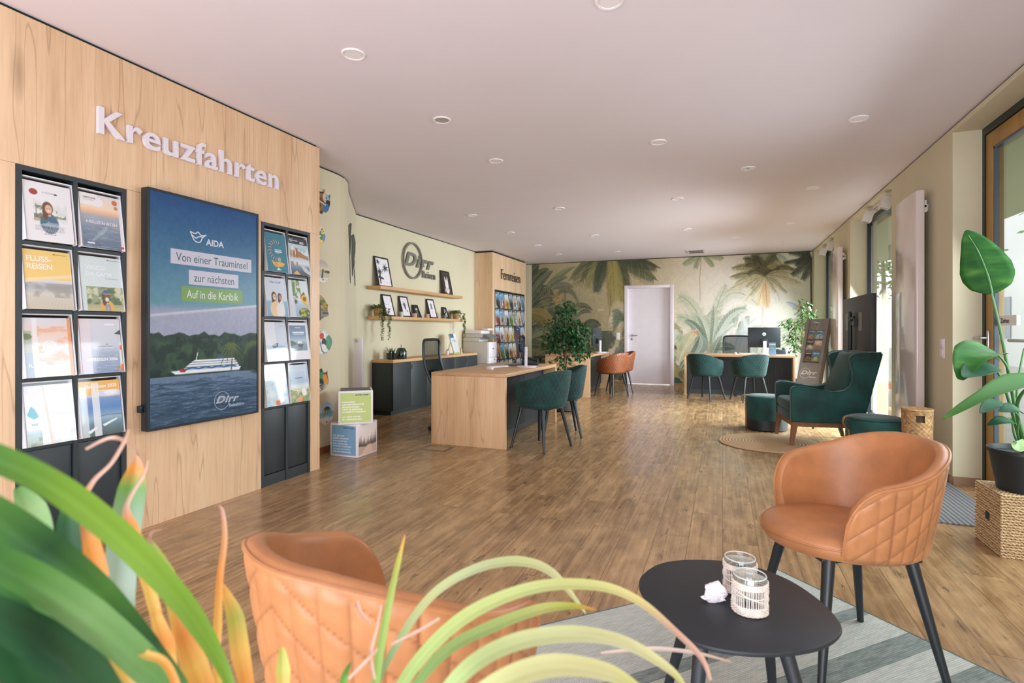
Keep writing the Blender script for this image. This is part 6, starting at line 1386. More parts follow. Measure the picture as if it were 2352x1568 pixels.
A.poly([mu(1546, 832), mu(1572, 850), mu(1572, 880), mu(1546, 880)], (156, 148, 96)); A.cloud(40, 3, .48, .54, (96, 96, 66), .7, (mu(1546, 0)[0], mu(1572, 0)[0], 0, .2)); A.poly([mu(1546, 864), mu(1560, 868), mu(1570, 880), mu(1546, 880)], (60, 78, 72))
for k in range(9): frond((1852, 742 + 5 * k), (1820, 726 + 7 * k), (1784, 742 + 8 * k), 6, (166, 176, 140), (206, 208, 180), 26, 1, .8, .1)
banana((1848, 722), (1826, 700), (1804, 694), 6, (164, 172, 190), (186, 190, 204), .95, (206, 206, 210), False); A.ell(*mu(1836, 706), 5 * PXU, 8 * PXU / A.k, (206, 164, 120), .9)
# tall coconut palm
A.line([mu(1757, 655), mu(1752, 700), mu(1750, 760)], 6 * PXU, (214, 200, 186), .9)
for p1, p2, ln, c0, c1 in (((1730, 620), (1680, 636), 14, (104, 98, 66), (150, 142, 100)), ((1730, 600), (1684, 616), 14, (110, 104, 66), (168, 156, 108)), ((1740, 590), (1712, 596), 15, (66, 66, 46), (110, 104, 72)), ((1748, 588), (1730, 590), 14, (60, 62, 44), (96, 94, 64)), ((1762, 590), (1780, 586), 16, (70, 70, 48), (110, 106, 72)), ((1775, 605), (1800, 612), 16, (120, 112, 72), (170, 156, 110)), ((1785, 618), (1824, 618), 14, (140, 132, 92), (180, 170, 128)), ((1785, 632), (1832, 650), 14, (196, 184, 146), (222, 212, 184)), ((1725, 636), (1672, 668), 16, (176, 166, 124), (220, 212, 184)), ((1735, 650), (1712, 692), 18, (206, 196, 168), (228, 220, 200)), ((1750, 660), (1742, 700), 16, (216, 196, 150), (230, 214, 180)), ((1758, 660), (1762, 704), 15, (206, 168, 120), (222, 190, 150)), ((1778, 650), (1790, 690), 18, (206, 198, 184), (222, 214, 204))): frond((1757, 636), p1, p2, ln, c0, c1, 34, 1.6, .85)
for k in range(17):
    t = -pi / 2 + (k - 8) / 8 * 2.55; L = q.uniform(46, 84) * (1 if abs(t + pi / 2) < 1.7 else .8); up = sin(t) < -.35; c0 = (64, 64, 46) if up else (150, 140, 98); c1 = (128, 120, 82) if up else (214, 204, 170)
    frond((1757, 634), (1757 + L * .55 * cos(t), 634 + L * .62 * sin(t) - 6), (1757 + L * cos(t), 634 + L * .55 * sin(t) + (10 if up else 16)), 8, c0, c1, 34, 1.2, .8, .35, .3)
A.ell(*mu(1772, 613), 10 * PXU, 6 * PXU / A.k, (150, 142, 96), .9)
# dark palm in the right corner
A.line([mu(1862, 620), mu(1863, 690), mu(1862, 740)], 4 * PXU, (66, 68, 56), .9)
for p1, p2, ln, c0, c1 in (((1840, 576), (1812, 580), 9, (50, 56, 48), (84, 88, 72)), ((1840, 596), (1802, 604), 9, (50, 56, 48), (90, 92, 74)), ((1850, 580), (1830, 610), 12, (50, 56, 48), (84, 88, 72)), ((1845, 610), (1820, 630), 12, (60, 66, 56), (104, 108, 92)), ((1856, 620), (1844, 640), 12, (70, 74, 62), (110, 112, 96)), ((1866, 590), (1867, 620), 12, (50, 56, 48), (84, 88, 72)), ((1855, 590), (1850, 576), 10, (50, 56, 48), (84, 88, 72))): frond((1864, 598), p1, p2, ln, c0, c1, 28, 1.6, .9, .3)
A.grain(220, 7, 5); A.rect(mu(1449, 0)[0], mu(1450, 0)[0], 0, 1, (176, 160, 126), .3)
dx0, dx1, dz1 = (DX0 - .012 - WX0) / (WX1 - WX0), (DX1 + .012 - WX0) / (WX1 - WX0), (DZ - WZ0) / (WZ1 - WZ0)
keep = lambda X, Y: ~((X > dx0) & (X < dx1) & (Y < dz1))
o = CM(); o.sheet(*A.sheet(frame_m((WX0, YB - .0025, WZ0), (1, 0, 0), (0, 0, 1)), WX1 - WX0, WZ1 - WZ0, keep))
tag(o.build('wall_mural', PRINTM), 'palm and jungle wallpaper covering the rear wall around the white door', 'wallpaper')

# ------------------------------------------------------------------ switches, downlights, vent, tracks, radiators
def switch(label, loc, n, nx, hgt=.075, k=2):
    t = thing('wall_switch', loc, label, 'light switch'); ex = Vector((0, 0, 1)).cross(Vector(nx)).normalized() * -1
    M = frame_m((0, 0, 0), ex, (0, 0, 1))
    if (M.to_3x3() @ Vector((0, 0, 1))).dot(Vector(nx)) < 0: M = frame_m((0, 0, 0), -ex, (0, 0, 1))
    MB().box(-.041, .041, -hgt * k / 2 - .004, hgt * k / 2 + .004, 0, .009, M, bev=.003).build('frame', WHITE, t)
    for q_ in range(k): z = -hgt * k / 2 + hgt * q_; MB().box(-.03, .03, z + .008, z + hgt - .008, .009, .014, M, bev=.003).build('rocker', WHITE, t)
    return t
switch('white double light switch on the sage wall between radiator and entrance door', (XR, 5.229, 1.02), 2, (-1, 0, 0))
p = on_y(1419, 772, YB); switch('white double light switch on the wallpaper left of the white door', (p.x, YB - .003, p.z), 2, (0, -1, 0))

LAMPG = mat('frosted_lamp_glass', (150, 142, 136), .4); RINGW = mat('downlight_ring_white', (244, 238, 242), .35); REFL = mat('reflector_aluminium', (214, 210, 210), .25, metal=.7)
dl = DOWN
names = ['white recessed downlight cut by the top edge of the view', 'large white recessed downlight above the raised lettering', 'recessed downlight with a bright reflector beyond the first one at the left', 'white recessed downlight above the hanging pictures', 'white recessed downlight in the middle of the ceiling', 'white recessed downlight near the entrance door side', 'recessed swivel spotlight with a dark inner ring', 'flat pale downlight near the window side, before the track lights', 'white recessed downlight right of the ceiling middle, fourth row', 'white recessed downlight above the nearest desk, fourth row', 'white recessed downlight above the sideboard', 'small bright recessed downlight above the leaflet stand and sideboard end', 'recessed downlight close to the oak cabinet corner', 'faint recessed downlight above the oak cabinet brochures', 'recessed downlight above the indoor fig tree', 'recessed downlight above the way to the white door', 'recessed downlight just before the big palm of the wallpaper', 'recessed downlight before the rear desk with the silver-badged monitor', 'pale recessed downlight near the nearer track light', 'faint pale recessed downlight near the rear right corner of the ceiling']
LD = {}
def downlight(kind):
    r = MB()
    r.lathe([(.049, 0), (.066, 0), (.067, -.004), (.062, -.008), (.052, -.006), (.049, 0)], 36); parts = [('trim_ring', r, RINGW)]
    c = MB(); c.lathe([(.050, -.004), (.045, .012), (.038, .034)], 32); parts.append(('reflector', c, RINGW if kind == 1 else REFL))
    g = MB(); g.lathe([(.038, .033), (.001, .033)], 28); parts.append(('lamp_glass', g, LAMPG))
    if kind == 3: d = MB(); d.lathe([(.050, -.002), (.044, -.004), (.040, .004)], 32); parts.append(('swivel_ring', d, BLACKM)); g2 = MB(); g2.lathe([(.039, .0), (.001, -.006)], 28); parts.append(('lens', g2, LAMPG))
    return parts
# the ceiling gets a hole for every lamp: built as a grid-free plate with boolean-free rings
for (u, v, kd), lb in zip(dl, names):
    p = on_z(u, v, H); 
    if kd in LD: dup(LD[kd], (p.x, p.y, H), 0, lb)
    else:
        t = thing('downlight', (p.x, p.y, H), lb, 'ceiling light', 'recessed ceiling downlights')
        for nm, b, mm in downlight(kd): b.build(nm, mm, t)
        LD[kd] = t
p = on_z(1599, 577, H); t = thing('ceiling_vent', (p.x, p.y, H - .001), 'white ceiling vent with dark slots before the palm wallpaper', 'vent')
f = MB(); w_, l_ = .17, .24
f.box(-w_, w_, -l_, -l_ + .035, -.012, 0); f.box(-w_, w_, l_ - .035, l_, -.012, 0); f.box(-w_, -w_ + .035, -l_ + .035, l_ - .035, -.012, 0); f.box(w_ - .035, w_, -l_ + .035, l_ - .035, -.012, 0); f.box(-w_, w_, -.01, .01, -.012, 0); f.build('frame', WHITE, t)
MB().box(-w_ + .03, w_ - .03, -l_ + .03, l_ - .03, -.004, -.001).build('backing', BLACKIN, t); s = MB()
for k in range(11): x = -w_ + .045 + k * .025; s.box(x, x + .006, -l_ + .035, l_ - .035, -.011, -.004)
s.build('louvre', GREY, t)

SPOTW = mat('track_white', (214, 206, 198), .5)
for y0, y1, lab, sp_ in ((6.66, 8.22, 'white track rail with two spotlights at the head of the nearer window', (6.92, 7.72)), (9.9, 11.45, 'white track rail with two spotlights at the head of the far window', (10.2, 10.85))):
    t = thing('track_light', (1.70, (y0 + y1) / 2, 2.655), lab, 'track light', 'track lights over the windows'); c = (y0 + y1) / 2
    MB().box(-.02, .02, y0 - c, y1 - c, -.034, 0, bev=.002).build('rail', SPOTW, t); MB().box(-.006, .006, y0 - c + .01, y1 - c - .01, -.0345, -.033).build('rail_slot', BLACKIN, t)
    for y in sp_:
        hd = MB(); M = Matrix.Translation((-.06, y - c, -.105)) @ Matrix.Rotation(R(16), 4, 'Y'); hd.box(-.05, .05, -.055, .055, -.075, .05, M, bev=.006); h_ = hd.build('spot_head', SPOTW, t)
        MB().lathe([(.04, -.0755), (.038, -.07), (.001, -.069)], 20, M=M).build('lens', LAMPG, h_)
        MB().box(-.03, .02, y - c - .03, y - c + .03, -.07, -.034, bev=.004).build('adapter', SPOTW, t)
RADW = mat('radiator_white', (216, 205, 203), .14, coat=.5)
for y0, y1, lab in ((5.437, 6.02, 'tall white panel radiator on the sage wall between entrance door and nearer window'), (8.73, 9.30, 'tall white panel radiator between the two windows, behind the large screen')):
    t = thing('panel_radiator', (1.53, (y0 + y1) / 2, 0), lab, 'radiator', 'tall radiators on the window wall'); h_ = (y1 - y0) / 2
    MB().box(-.03, .032, -h_, h_, .12, 2.33, bev=.012, seg=3).build('body', RADW, t)
    for z in (2.2, .35): b = MB(); b.box(.032, .058, -h_ + .05, -h_ + .07, z - .05, z + .05); b.box(.058, .089, -h_ + .12, -h_ + .14, z - .03, z + .03); b.box(.032, .062, -h_ + .05, h_ - .05, z - .008, z + .008); b.box(.032, .089, h_ - .07, h_ - .05, z - .05, z + .05); b.build('wall_bracket', WHITE, t)
    MB().lathe([(.012, 0), (.012, .121)], 12, (.0, h_ - .06, 0)).build('valve_pipe', STEEL, t)

# ------------------------------------------------------------------ lounge by the windows
JUTE = NT('jute_braid'); JUTE.set(Roughness=.9); wv = JUTE.n('ShaderNodeTexWave', wave_type='RINGS', rings_direction='Z'); wv.inputs['Scale'].default_value = 10; wv.inputs['Distortion'].default_value = .6; JUTE.l(JUTE.coords(), wv.inputs['Vector'])
nz = JUTE.noise(JUTE.coords(), 160, 2); JUTE.l(JUTE.mix(JUTE.ramp(wv.outputs['Fac'], [(.0, (128, 98, 66)), (.4, (178, 144, 104)), (1, (198, 166, 126))]), JUTE.ramp(nz, [(.35, (110, 84, 56)), (.65, (206, 176, 138))]), .3), JUTE.b.inputs['Base Color']); JUTE.bump(wv.outputs['Fac'], .8, .006); JUTE = JUTE.m
jr = MB().lathe([(.50, 0), (.505, .006), (.49, .012), (.001, .013)], 72).build('round_rug', JUTE, None, (.46, 6.183, .0005)); tag(jr, 'round braided jute rug under the green wing armchair', 'rug')

VELA = mat('armchair_velvet', (11, 58, 54), .75, vary=.32, vscale=5, sheen=.2, bump=.15, bscale=300); VELC = mat('armchair_cushion', (17, 62, 55), .8, vary=.15, vscale=5, sheen=.15, bump=.2, bscale=240)
ac = thing('wing_armchair', (.93, 6.45, .0135), 'green velvet wing armchair with wooden legs by the windows', 'armchair', None, R(98))
# local: faces +y; x across
side = [(.34, .235), (.345, .54), (.335, .575), (.30, .592), (.22, .588), (.05, .555), (-.06, .545), (-.14, .56), (-.19, .60), (-.215, .66), (-.215, .74), (-.195, .82), (-.185, .87), (-.205, .905), (-.27, .925), (-.45, .935), (-.47, .92), (-.30, .235)]
for s in (-1, 1):
    x0 = .265 if s > 0 else -.345
    M = Matrix(((0, 0, 1, x0), (1, 0, 0, 0), (0, 1, 0, 0), (0, 0, 0, 1)))
    MB().prism(side, 0, .08, M, bev=.022, seg=3).build('side_wing', VELA, ac)
    pth = [Vector((s * .345, y, z)) for y, z in side[1:16]]; MB().tube(curve(*[tuple(p) for p in pth], n=3), .005, 6).build('piping', VELA, ac)
Mx = Matrix(((0, 0, 1, -.262), (1, 0, 0, 0), (0, 1, 0, 0), (0, 0, 0, 1)))
MB().prism([(-.30, .235), (-.26, .235), (-.22, .42), (-.36, .915), (-.40, .94), (-.45, .935), (-.465, .91)], 0, .524, Mx, bev=.02, seg=3).build('backrest', VELA, ac)
MB().prism([(-.20, .43), (-.12, .45), (-.115, .50), (-.22, .78), (-.27, .915), (-.32, .93), (-.355, .90), (-.25, .5)], 0, .52, Matrix(((0, 0, 1, -.26), (1, 0, 0, 0), (0, 1, 0, 0), (0, 0, 0, 1))), bev=.03, seg=4).build('back_cushion', VELC, ac)
MB().box(-.263, .263, -.2, .335, .235, .33, bev=.012).build('seat_base', VELC, ac); MB().box(-.26, .26, -.22, .345, .325, .445, bev=.045, seg=4).build('seat_cushion', VELC, ac)
ap = MB(); ap.box(-.325, .325, .30, .325, .19, .236); ap.box(-.325, .325, -.29, -.265, .19, .236); ap.box(-.325, -.30, -.265, .30, .19, .236); ap.box(.30, .325, -.265, .30, .19, .236); ap.build('apron', WALNUT, ac)
for sx in (-1, 1):
    for sy in (-1, 1):
        l = MB(); yt = .30 if sy > 0 else -.265; yb = .335 if sy > 0 else -.33
        l.prism([(-.028, -.028), (.028, -.028), (.028, .028), (-.028, .028)], 0, 1, Matrix.Identity(4)); v8 = []
        for p in l.v: k = .55 + .45 * p[2]; v8.append((sx * .30 + p[0] * k + (1 - p[2]) * sx * .012, yt + p[1] * k + (1 - p[2]) * (yb - yt), p[2] * .235))
        l.v = v8; g = l.build('leg', WALNUT if sy > 0 else BLACKM, ac)
POUFB = mat('pouf_black_base', (22, 28, 32), .5); TANS = mat('tan_strap', (150, 112, 78), .5)
def pouf(label, loc, rz, base):
    t = thing('pouf', loc, label, 'pouf', 'round green velvet poufs', rz); r = .228
    if base: MB().lathe([(r - .012, 0), (r, .012), (r, .125)], 48).build('base_band', POUFB, t)
    MB().lathe([(r, .125 if base else 0), (r + .002, .2), (r, .36), (r - .012, .385), (r - .03, .398), (r - .1, .404), (.001, .406)], 56).build('upholstery', VELA, t)
    MB().tube([((r - .004) * cos(2 * pi * k / 48), (r - .004) * sin(2 * pi * k / 48), .388) for k in range(49)], .004, 6).build('piping', VELA, t)
    pts = [(-(r + .002), 0, .03), (-(r + .004), 0, .26), (-(r + .03), 0, .30), (-(r + .055), 0, .345), (-(r + .045), 0, .39), (-(r + .01), 0, .405), (-(r - .03), 0, .402)]
    c = curve(*pts, n=5); sm_ = MB(); vs = []
    for p in c:
        for y in (-.014, .014):
            for d in (0, .003): vs.append((p[0] - d, y, p[2] + d))
    sm_.add(vs, [(4 * k + a, 4 * k + b, 4 * k + 4 + b, 4 * k + 4 + a) for k in range(len(c) - 1) for a, b in ((0, 2), (2, 3), (3, 1), (1, 0))], True); sm_.build('strap', TANS, t)
pouf('round green velvet pouf with a black base and tan strap left of the armchair', (.478, 7.07, 0), R(18), True)
pouf('round green velvet pouf with a tan strap loop in front of the tall radiator', (1.262, 5.66, 0), R(20), False)
# wicker basket with a grip hole
bk = thing('wicker_basket', (1.376, 4.96, 0), 'tall woven wicker basket with grip holes against the sage wall', 'basket'); 
def weave(u, v):
    a = 2 * pi * u; z = .57 * v; r = .088 + .010 * v; r += .0035 * sin(34 * a / 2 + (pi if int(v * 36) % 2 else 0)) * abs(sin(pi * v * 36)) ** .5; return Vector((r * cos(a), r * sin(a), z))
hole = lambda i, j: (66 <= j <= 72) and (abs((i / 102 * 360) - 265) < 16 or abs((i / 102 * 360) - 85) < 16)
WICKB = mat('seagrass_tan', (160, 124, 82), .75, vary=.25, vscale=40, bump=.3, bscale=200)
MB().grid(weave, 102, 80, True, skip=hole).build('woven_body', WICKB, bk); MB().lathe([(.09, .57), (.1, .572), (.104, .56), (.096, .555)], 40).build('rim', WICKB, bk); MB().lathe([(.086, .004), (.001, .005)], 24).build('bottom', WICKB, bk); MB().lathe([(.082, .01), (.087, .55)], 28).build('liner', mat('basket_dark_liner', (70, 54, 38), .9), bk)

# grey leaning brochure stand
bs = thing('brochure_stand', (1.13, 9.25, 0), 'grey leaning brochure stand with a ring emblem beside the rear desk', 'brochure stand', None, R(-37))
L_ = 1.41; lean = R(17); Mq = frame_m((-.17, 0, 0), (1, 0, 0), (0, sin(lean), cos(lean))); 
m = MB(); m.box(0, .34, 0, .70, -.03, 0, Mq); m.box(0, .045, .70, L_, -.03, 0, Mq); m.box(.295, .34, .70, L_, -.03, 0, Mq); m.box(.045, .295, .70, L_, -.03, -.022, Mq); m.box(0, .012, 0, L_, -.10, -.03, Mq); m.box(.328, .34, 0, L_, -.10, -.03, Mq); m.build('body', GREY, bs)
MB().tube([(-.12, .38, 1.12), (-.12, .52, .0)], .01, 8).build('rear_strut', GREY, bs); MB().tube([(.12, .38, 1.12), (.12, .52, .0)], .01, 8).build('rear_strut', GREY, bs)
o = CM(); dirr(o, Mq @ Matrix.Translation((.03, .45, .0012)), 0, 0, .165, (206, 200, 198), ('Reisen', .66, .17)); o.build('emblem', PRINTM, bs)
for k, (z, th) in enumerate(((.735, 3), (.92, 2), (1.09, 4), (1.235, 5))):
    MB().box(.05, .29, z - .012, z + .03, .012, .015, Mq).build('acrylic_lip', CLEAR, bs); MB().box(.046, .294, z - .016, z - .012, -.022, .015, Mq).build('shelf', GREY, bs)
stx = [(.055, .735, (40, 44, 46), (176, 130, 60)), (.175, .735, (70, 130, 180), (206, 190, 90)), (.055, .92, (90, 76, 60), (226, 216, 206)), (.175, .92, (206, 190, 170), (150, 110, 80)), (.055, 1.09, (86, 120, 140), (206, 150, 70)), (.175, 1.09, (96, 150, 180), (206, 206, 206)), (.10, 1.235, (110, 130, 150), (176, 140, 90))]
for k, (x, z, c0, c1) in enumerate(stx):
    a = Art(24, 34); a.vgrad([(0, c1), (.3, mix3(c0, c1, .5)), (.6, c0), (1, mix3(c0, (226, 226, 230), .3))]); a.ell(.5, .32, .3, .2, c1, .9, .5); a.cloud(6, k, .5, .62, mix3(c0, (20, 24, 28), .5), .6); a.line([(.15, .82), (.8, .82)], .07, (232, 230, 228))
    o = CM(); Mk = Mq @ Matrix.Translation((x, z - .011, -.012)); o.sheet(*a.sheet(Mk @ Matrix.Translation((0, 0, .0005)), .11, .15)); o.box(0, .11, 0, .15, -.008, 0, (222, 220, 220), Mk)
    w_ = bs.matrix_basis.copy(); ob = o.build('travel_leaflet', PRINT); ob.matrix_world = Matrix.Translation(bs.location) @ Matrix.Rotation(R(-37), 4, 'Z')
    tag(ob, ['dark leaflet with a golden arch', 'bright blue leaflet with a yellow corner', 'brown leaflet with pale rooftops', 'beige leaflet with a pale animal', 'blue and orange town leaflet', 'light blue harbour leaflet', 'topmost grey-blue mountain leaflet'][k] + ' in the grey leaning stand', 'leaflet', 'leaflets in the grey stand')

# large screen seen from behind
tv = thing('screen_on_stand', (1.42, 7.15, 0), 'large dark screen on a tripod stand seen from behind, facing the window', 'screen', None, R(-90))
# local: back faces -y (towards the room) ; x along the wall
MB().box(-.70, .70, -.02, .03, .74, 1.545, bev=.006).build('casing', mat('screen_back_charcoal', (50, 52, 54), .55, bump=.1, bscale=200), tv); MB().box(-.68, .68, .0301, .032, .76, 1.525).build('display', SCRB, tv)
for x in (-.42, .25): MB().box(x - .07, x + .07, -.026, -.019, 1.16, 1.36).build('mount_plate', mat('plate_grey', (112, 108, 100), .5), tv)
b = MB(); b.tube([(-.06, -.06, .55), (-.06, -.06, 1.36)], .022, 10); b.box(-.12, .12, -.06, -.02, 1.22, 1.30); b.box(-.085, -.035, -.085, -.05, 1.30, 1.38, bev=.006); b.build('stand_pole', BLACKM, tv)
b = MB(); b.tube([(-.06, -.075, 1.27), (.08, -.09, 1.30), (.14, -.06, 1.31)], .012, 8); b.build('clamp_lever', BLACKM, tv)
for dx, dy in ((-.06, -.42), (-.42, .12), (.32, .12)): MB().tube([(-.06, -.06, .72), (dx, dy - .02, .012)], [.016, .011], 8).build('leg', BLACKM, tv)

# ------------------------------------------------------------------ entrance: mat, woven box, strelitzia
RIB = NT('ribbed_mat_grey'); RIB.set(Roughness=.95); wv = RIB.n('ShaderNodeTexWave', bands_direction='X'); wv.inputs['Scale'].default_value = 11; wv.inputs['Distortion'].default_value = .15; RIB.l(RIB.coords(), wv.inputs['Vector']); nz = RIB.noise(RIB.coords(), 240, 2)
RIB.l(RIB.mix(RIB.ramp(wv.outputs['Fac'], [(.1, (66, 68, 70)), (.6, (132, 130, 130))]), RIB.ramp(nz, [(.3, (70, 72, 78)), (.7, (140, 138, 142))]), .4), RIB.b.inputs['Base Color']); RIB.bump(wv.outputs['Fac'], .7, .005)
mt = MB().box(.72, 1.60, 3.985, 5.1, .0005, .009).build('door_mat', RIB.m); tag(mt, 'grey ribbed door mat in front of the glazed entrance door', 'doormat')
GRASS = NT('seagrass_cord'); GRASS.set(Roughness=.85); v = GRASS.coords(rot=(0, 0, 0)); wv = GRASS.n('ShaderNodeTexWave', bands_direction='Z'); wv.inputs['Scale'].default_value = 22; wv.inputs['Distortion'].default_value = 4; wv.inputs['Detail'].default_value = 3; wv.inputs['Detail Scale'].default_value = 3; GRASS.l(v, wv.inputs['Vector'])
w2 = GRASS.n('ShaderNodeTexWave', bands_direction='DIAGONAL'); w2.inputs['Scale'].default_value = 34; w2.inputs['Distortion'].default_value = 2; GRASS.l(v, w2.inputs['Vector']); hh_ = GRASS.mix(wv.outputs['Color'], w2.outputs['Color'], .35)
GRASS.l(GRASS.ramp(hh_, [(.15, (128, 100, 66)), (.45, (190, 158, 114)), (.8, (222, 196, 156))]), GRASS.b.inputs['Base Color']); GRASS.bump(hh_, .9, .006); GRASS = GRASS.m
wb = thing('woven_box', (1.478, 3.645, 0), 'square woven seagrass box carrying the black plant pot by the entrance door', 'basket')
def cord_face(b, o, ex, ey, w, h, diag):
    """face made of cords lying side by side"""
    n = int(h / .010); M = frame_m(o, ex, ey)
    b.grid(lambda u, v: M @ Vector((u * w, v * h, .0035 * abs(sin(pi * (v * n + (diag * (u if u < .5 else 1 - u) * 12)))) + .0015 * sin(u * 260 + v * n * 2.1))), 60, n * 4 + 1)
h2, HB = .149, .316; b = MB()
for o_, ex, dg in (((-h2, -h2, 0), (1, 0, 0), 1), ((h2, -h2, 0), (0, 1, 0), 0), ((h2, h2, 0), (-1, 0, 0), 0), ((-h2, h2, 0), (0, -1, 0), 0)): cord_face(b, o_, ex, (0, 0, 1), 2 * h2, HB, dg)
cord_face(b, (-h2, -h2, HB), (1, 0, 0), (0, 1, 0), 2 * h2, 2 * h2, 0); b.box(-h2, h2, -h2, h2, .0, HB - .002); b.build('woven_body', GRASS, wb)
e = MB()
for sx in (-1, 1):
    for sy in (-1, 1): e.tube([(sx * h2, sy * h2, .004), (sx * h2, sy * h2, HB)], .006, 8)
e.tube([(-h2, -h2, HB), (h2, -h2, HB), (h2, h2, HB), (-h2, h2, HB), (-h2, -h2, HB)], .006, 8); e.build('corner_cord', GRASS, wb)
MB().box(-h2 - .0065, -h2 - .002, -.02, .02, .15, .19).build('grip_hole', BLACKIN, wb)
sl = thing('strelitzia_plant', (1.475, 3.63, HB + .0085), 'strelitzia with one big upright leaf in a black pot on the woven box', 'plant')
MB().lathe([(.112, 0), (.145, .195), (.153, .196), (.153, .215), (.143, .215), (.137, .19), (.001, .19)], 40).build('pot', BLACKP, sl); MB().lathe([(.138, .186), (.001, .192)], 28).build('soil', SOIL, sl)
SLEAF = NT('strelitzia_leaf'); SLEAF.set(Roughness=.55, Specular_IOR_Level=.15); wv = SLEAF.n('ShaderNodeTexNoise'); wv.inputs['Scale'].default_value = 7; SLEAF.l(SLEAF.coords((1, 1, 3)), wv.inputs['Vector']); SLEAF.l(SLEAF.ramp(wv.outputs['Fac'], [(.3, (30, 78, 36)), (.55, (50, 102, 44)), (.75, (84, 130, 60))]), SLEAF.b.inputs['Base Color']); SLEAF.b.inputs['Subsurface Weight'].default_value = 0; SLEAF = SLEAF.m
STEM = mat('leaf_stalk_green', (70, 118, 62), .4); BW_ = 2.87
def S3(u, v, w=BW_): return at(u, v, w) - sl.location
def blade(name, path, widths, nrm, m, parent, cup=.25, n=30, wav=.0):
    """leaf blade along path (local 3-D), half widths per node, spread across direction nrm"""
    c = curve(*[tuple(p) for p in path], n=max(3, n // (len(path) - 1))); W_ = np.interp(np.linspace(0, 1, len(c)), np.linspace(0, 1, len(widths)), widths); nrm = Vector(nrm).normalized(); vs, fs = [], []; N = 9
    for k, p in enumerate(c):
        p = Vector(p); d = (Vector(c[min(k + 1, len(c) - 1)]) - Vector(c[max(k - 1, 0)])).normalized(); s = d.cross(nrm); s = s.normalized() if s.length > 1e-5 else d.orthogonal(); f = s.cross(d)
        for q_ in range(N): e = -1 + 2 * q_ / (N - 1); vs.append(p + s * W_[k] * e + f * (cup * W_[k] * e * e + wav * W_[k] * sin(k * 1.9) * abs(e)))
    for k in range(len(c) - 1):
        for q_ in range(N - 1): i = k * N + q_; fs.append((i, i + 1, i + N + 1, i + N))
    o = MB().add(vs, fs, True).build(name, m, parent); md = o.modifiers.new('thick', 'SOLIDIFY'); md.thickness = .0012; return o
vw = Vector(ray(2270, 640)); vw = -vw.normalized()
pb = Vector((0, 0, .19))
stm = MB()
for pts, r in (([pb + Vector((.0, 0, 0)), S3(2325, 900), S3(2300, 770), S3(2277, 672)], [.012, .009, .007, .006]), ([pb + Vector((.02, .02, 0)), S3(2332, 940), S3(2316, 850, 2.8), S3(2290, 812, 2.75)], [.011, .008, .006, .005]), ([pb + Vector((-.01, -.02, 0)), S3(2326, 950, 2.8), S3(2304, 880, 2.75), S3(2286, 845, 2.7)], [.011, .008, .006, .005]), ([pb + Vector((.01, -.02, 0)), S3(2336, 950, 2.75), S3(2350, 900, 2.6), S3(2400, 872, 2.5)], [.012, .009, .007, .006]), ([pb, S3(2330, 1000, 2.8), S3(2322, 960, 2.75), S3(2308, 972, 2.7)], [.007, .005, .004, .003]), ([pb + Vector((.01, .0, 0)), S3(2338, 1000, 2.8), S3(2340, 960, 2.75), S3(2330, 945, 2.7)], [.007, .005, .004, .003]), ([pb + Vector((.03, .0, 0)), S3(2342, 1000, 2.9), S3(2336, 900, 2.92), S3(2352, 800, 3.0)], [.011, .009, .006, .004])): stm.tube(curve(*[tuple(p) for p in pts], n=6), np.interp(np.linspace(0, 1, 19), np.linspace(0, 1, 4), r), 8)
stm.build('stalks', STEM, sl)
blade('leaf_blade', [S3(2279, 674), S3(2268, 630), S3(2246, 576), S3(2219, 529)], [.02, .085, .108, .108, .09, .068, .04, .005], vw, SLEAF, sl, -.12)
mrb = MB(); mrb.tube(curve(*[tuple(S3(u, v, BW_ - .012)) for u, v in ((2279, 674), (2268, 630), (2246, 576), (2224, 540))], n=5), [.0055] * 6 + [.004] * 5 + [.002] * 5, 6); mrb.build('midrib', STEM, sl)
LF2 = mat('strelitzia_leaf_dark', (32, 76, 50), .55, vary=.25, vscale=8, spec=.15)
blade('leaf_blade', [S3(2292, 812, 2.75), S3(2262, 806, 2.7), S3(2228, 822, 2.66), S3(2206, 872, 2.62)], [.02, .07, .085, .08, .05, .012], (0, -.5, .9), SLEAF, sl, .3)
blade('leaf_blade', [S3(2290, 845, 2.7), S3(2262, 846, 2.66), S3(2234, 856, 2.6), S3(2212, 866, 2.56)], [.018, .05, .06, .055, .035, .006], (-.2, -.75, .6), LF2, sl, .3)
blade('leaf_blade', [S3(2296, 828, 2.9), S3(2276, 816, 2.9), S3(2262, 816, 2.9), S3(2250, 812, 2.9)], [.01, .03, .03, .004], (0, -.6, .8), LF2, sl, .3)
DRY = NT('leaf_green_to_brown'); DRY.set(Roughness=.6, Specular_IOR_Level=.12); sep = DRY.n('ShaderNodeSeparateXYZ'); DRY.l(DRY.coords(), sep.inputs[0]); nzz = DRY.noise(DRY.coords(), 9, 4); ad = DRY.n('ShaderNodeMath', operation='MULTIPLY_ADD'); ad.inputs[1].default_value = .25; DRY.l(nzz, ad.inputs[0]); DRY.l(sep.outputs['Z'], ad.inputs[2])
DRY.l(DRY.ramp(ad.outputs[0], [(.40, (120, 92, 36)), (.47, (170, 150, 66)), (.53, (96, 130, 60)), (.6, (62, 108, 50))]), DRY.b.inputs['Base Color']); DRY = DRY.m
blade('leaf_blade', [S3(2402, 872, 2.5), S3(2340, 878, 2.45), S3(2262, 908, 2.35), S3(2166, 962, 2.3)], [.02, .05, .06, .05, .03, .02, .004], (-.15, -.55, .82), DRY, sl, .25)
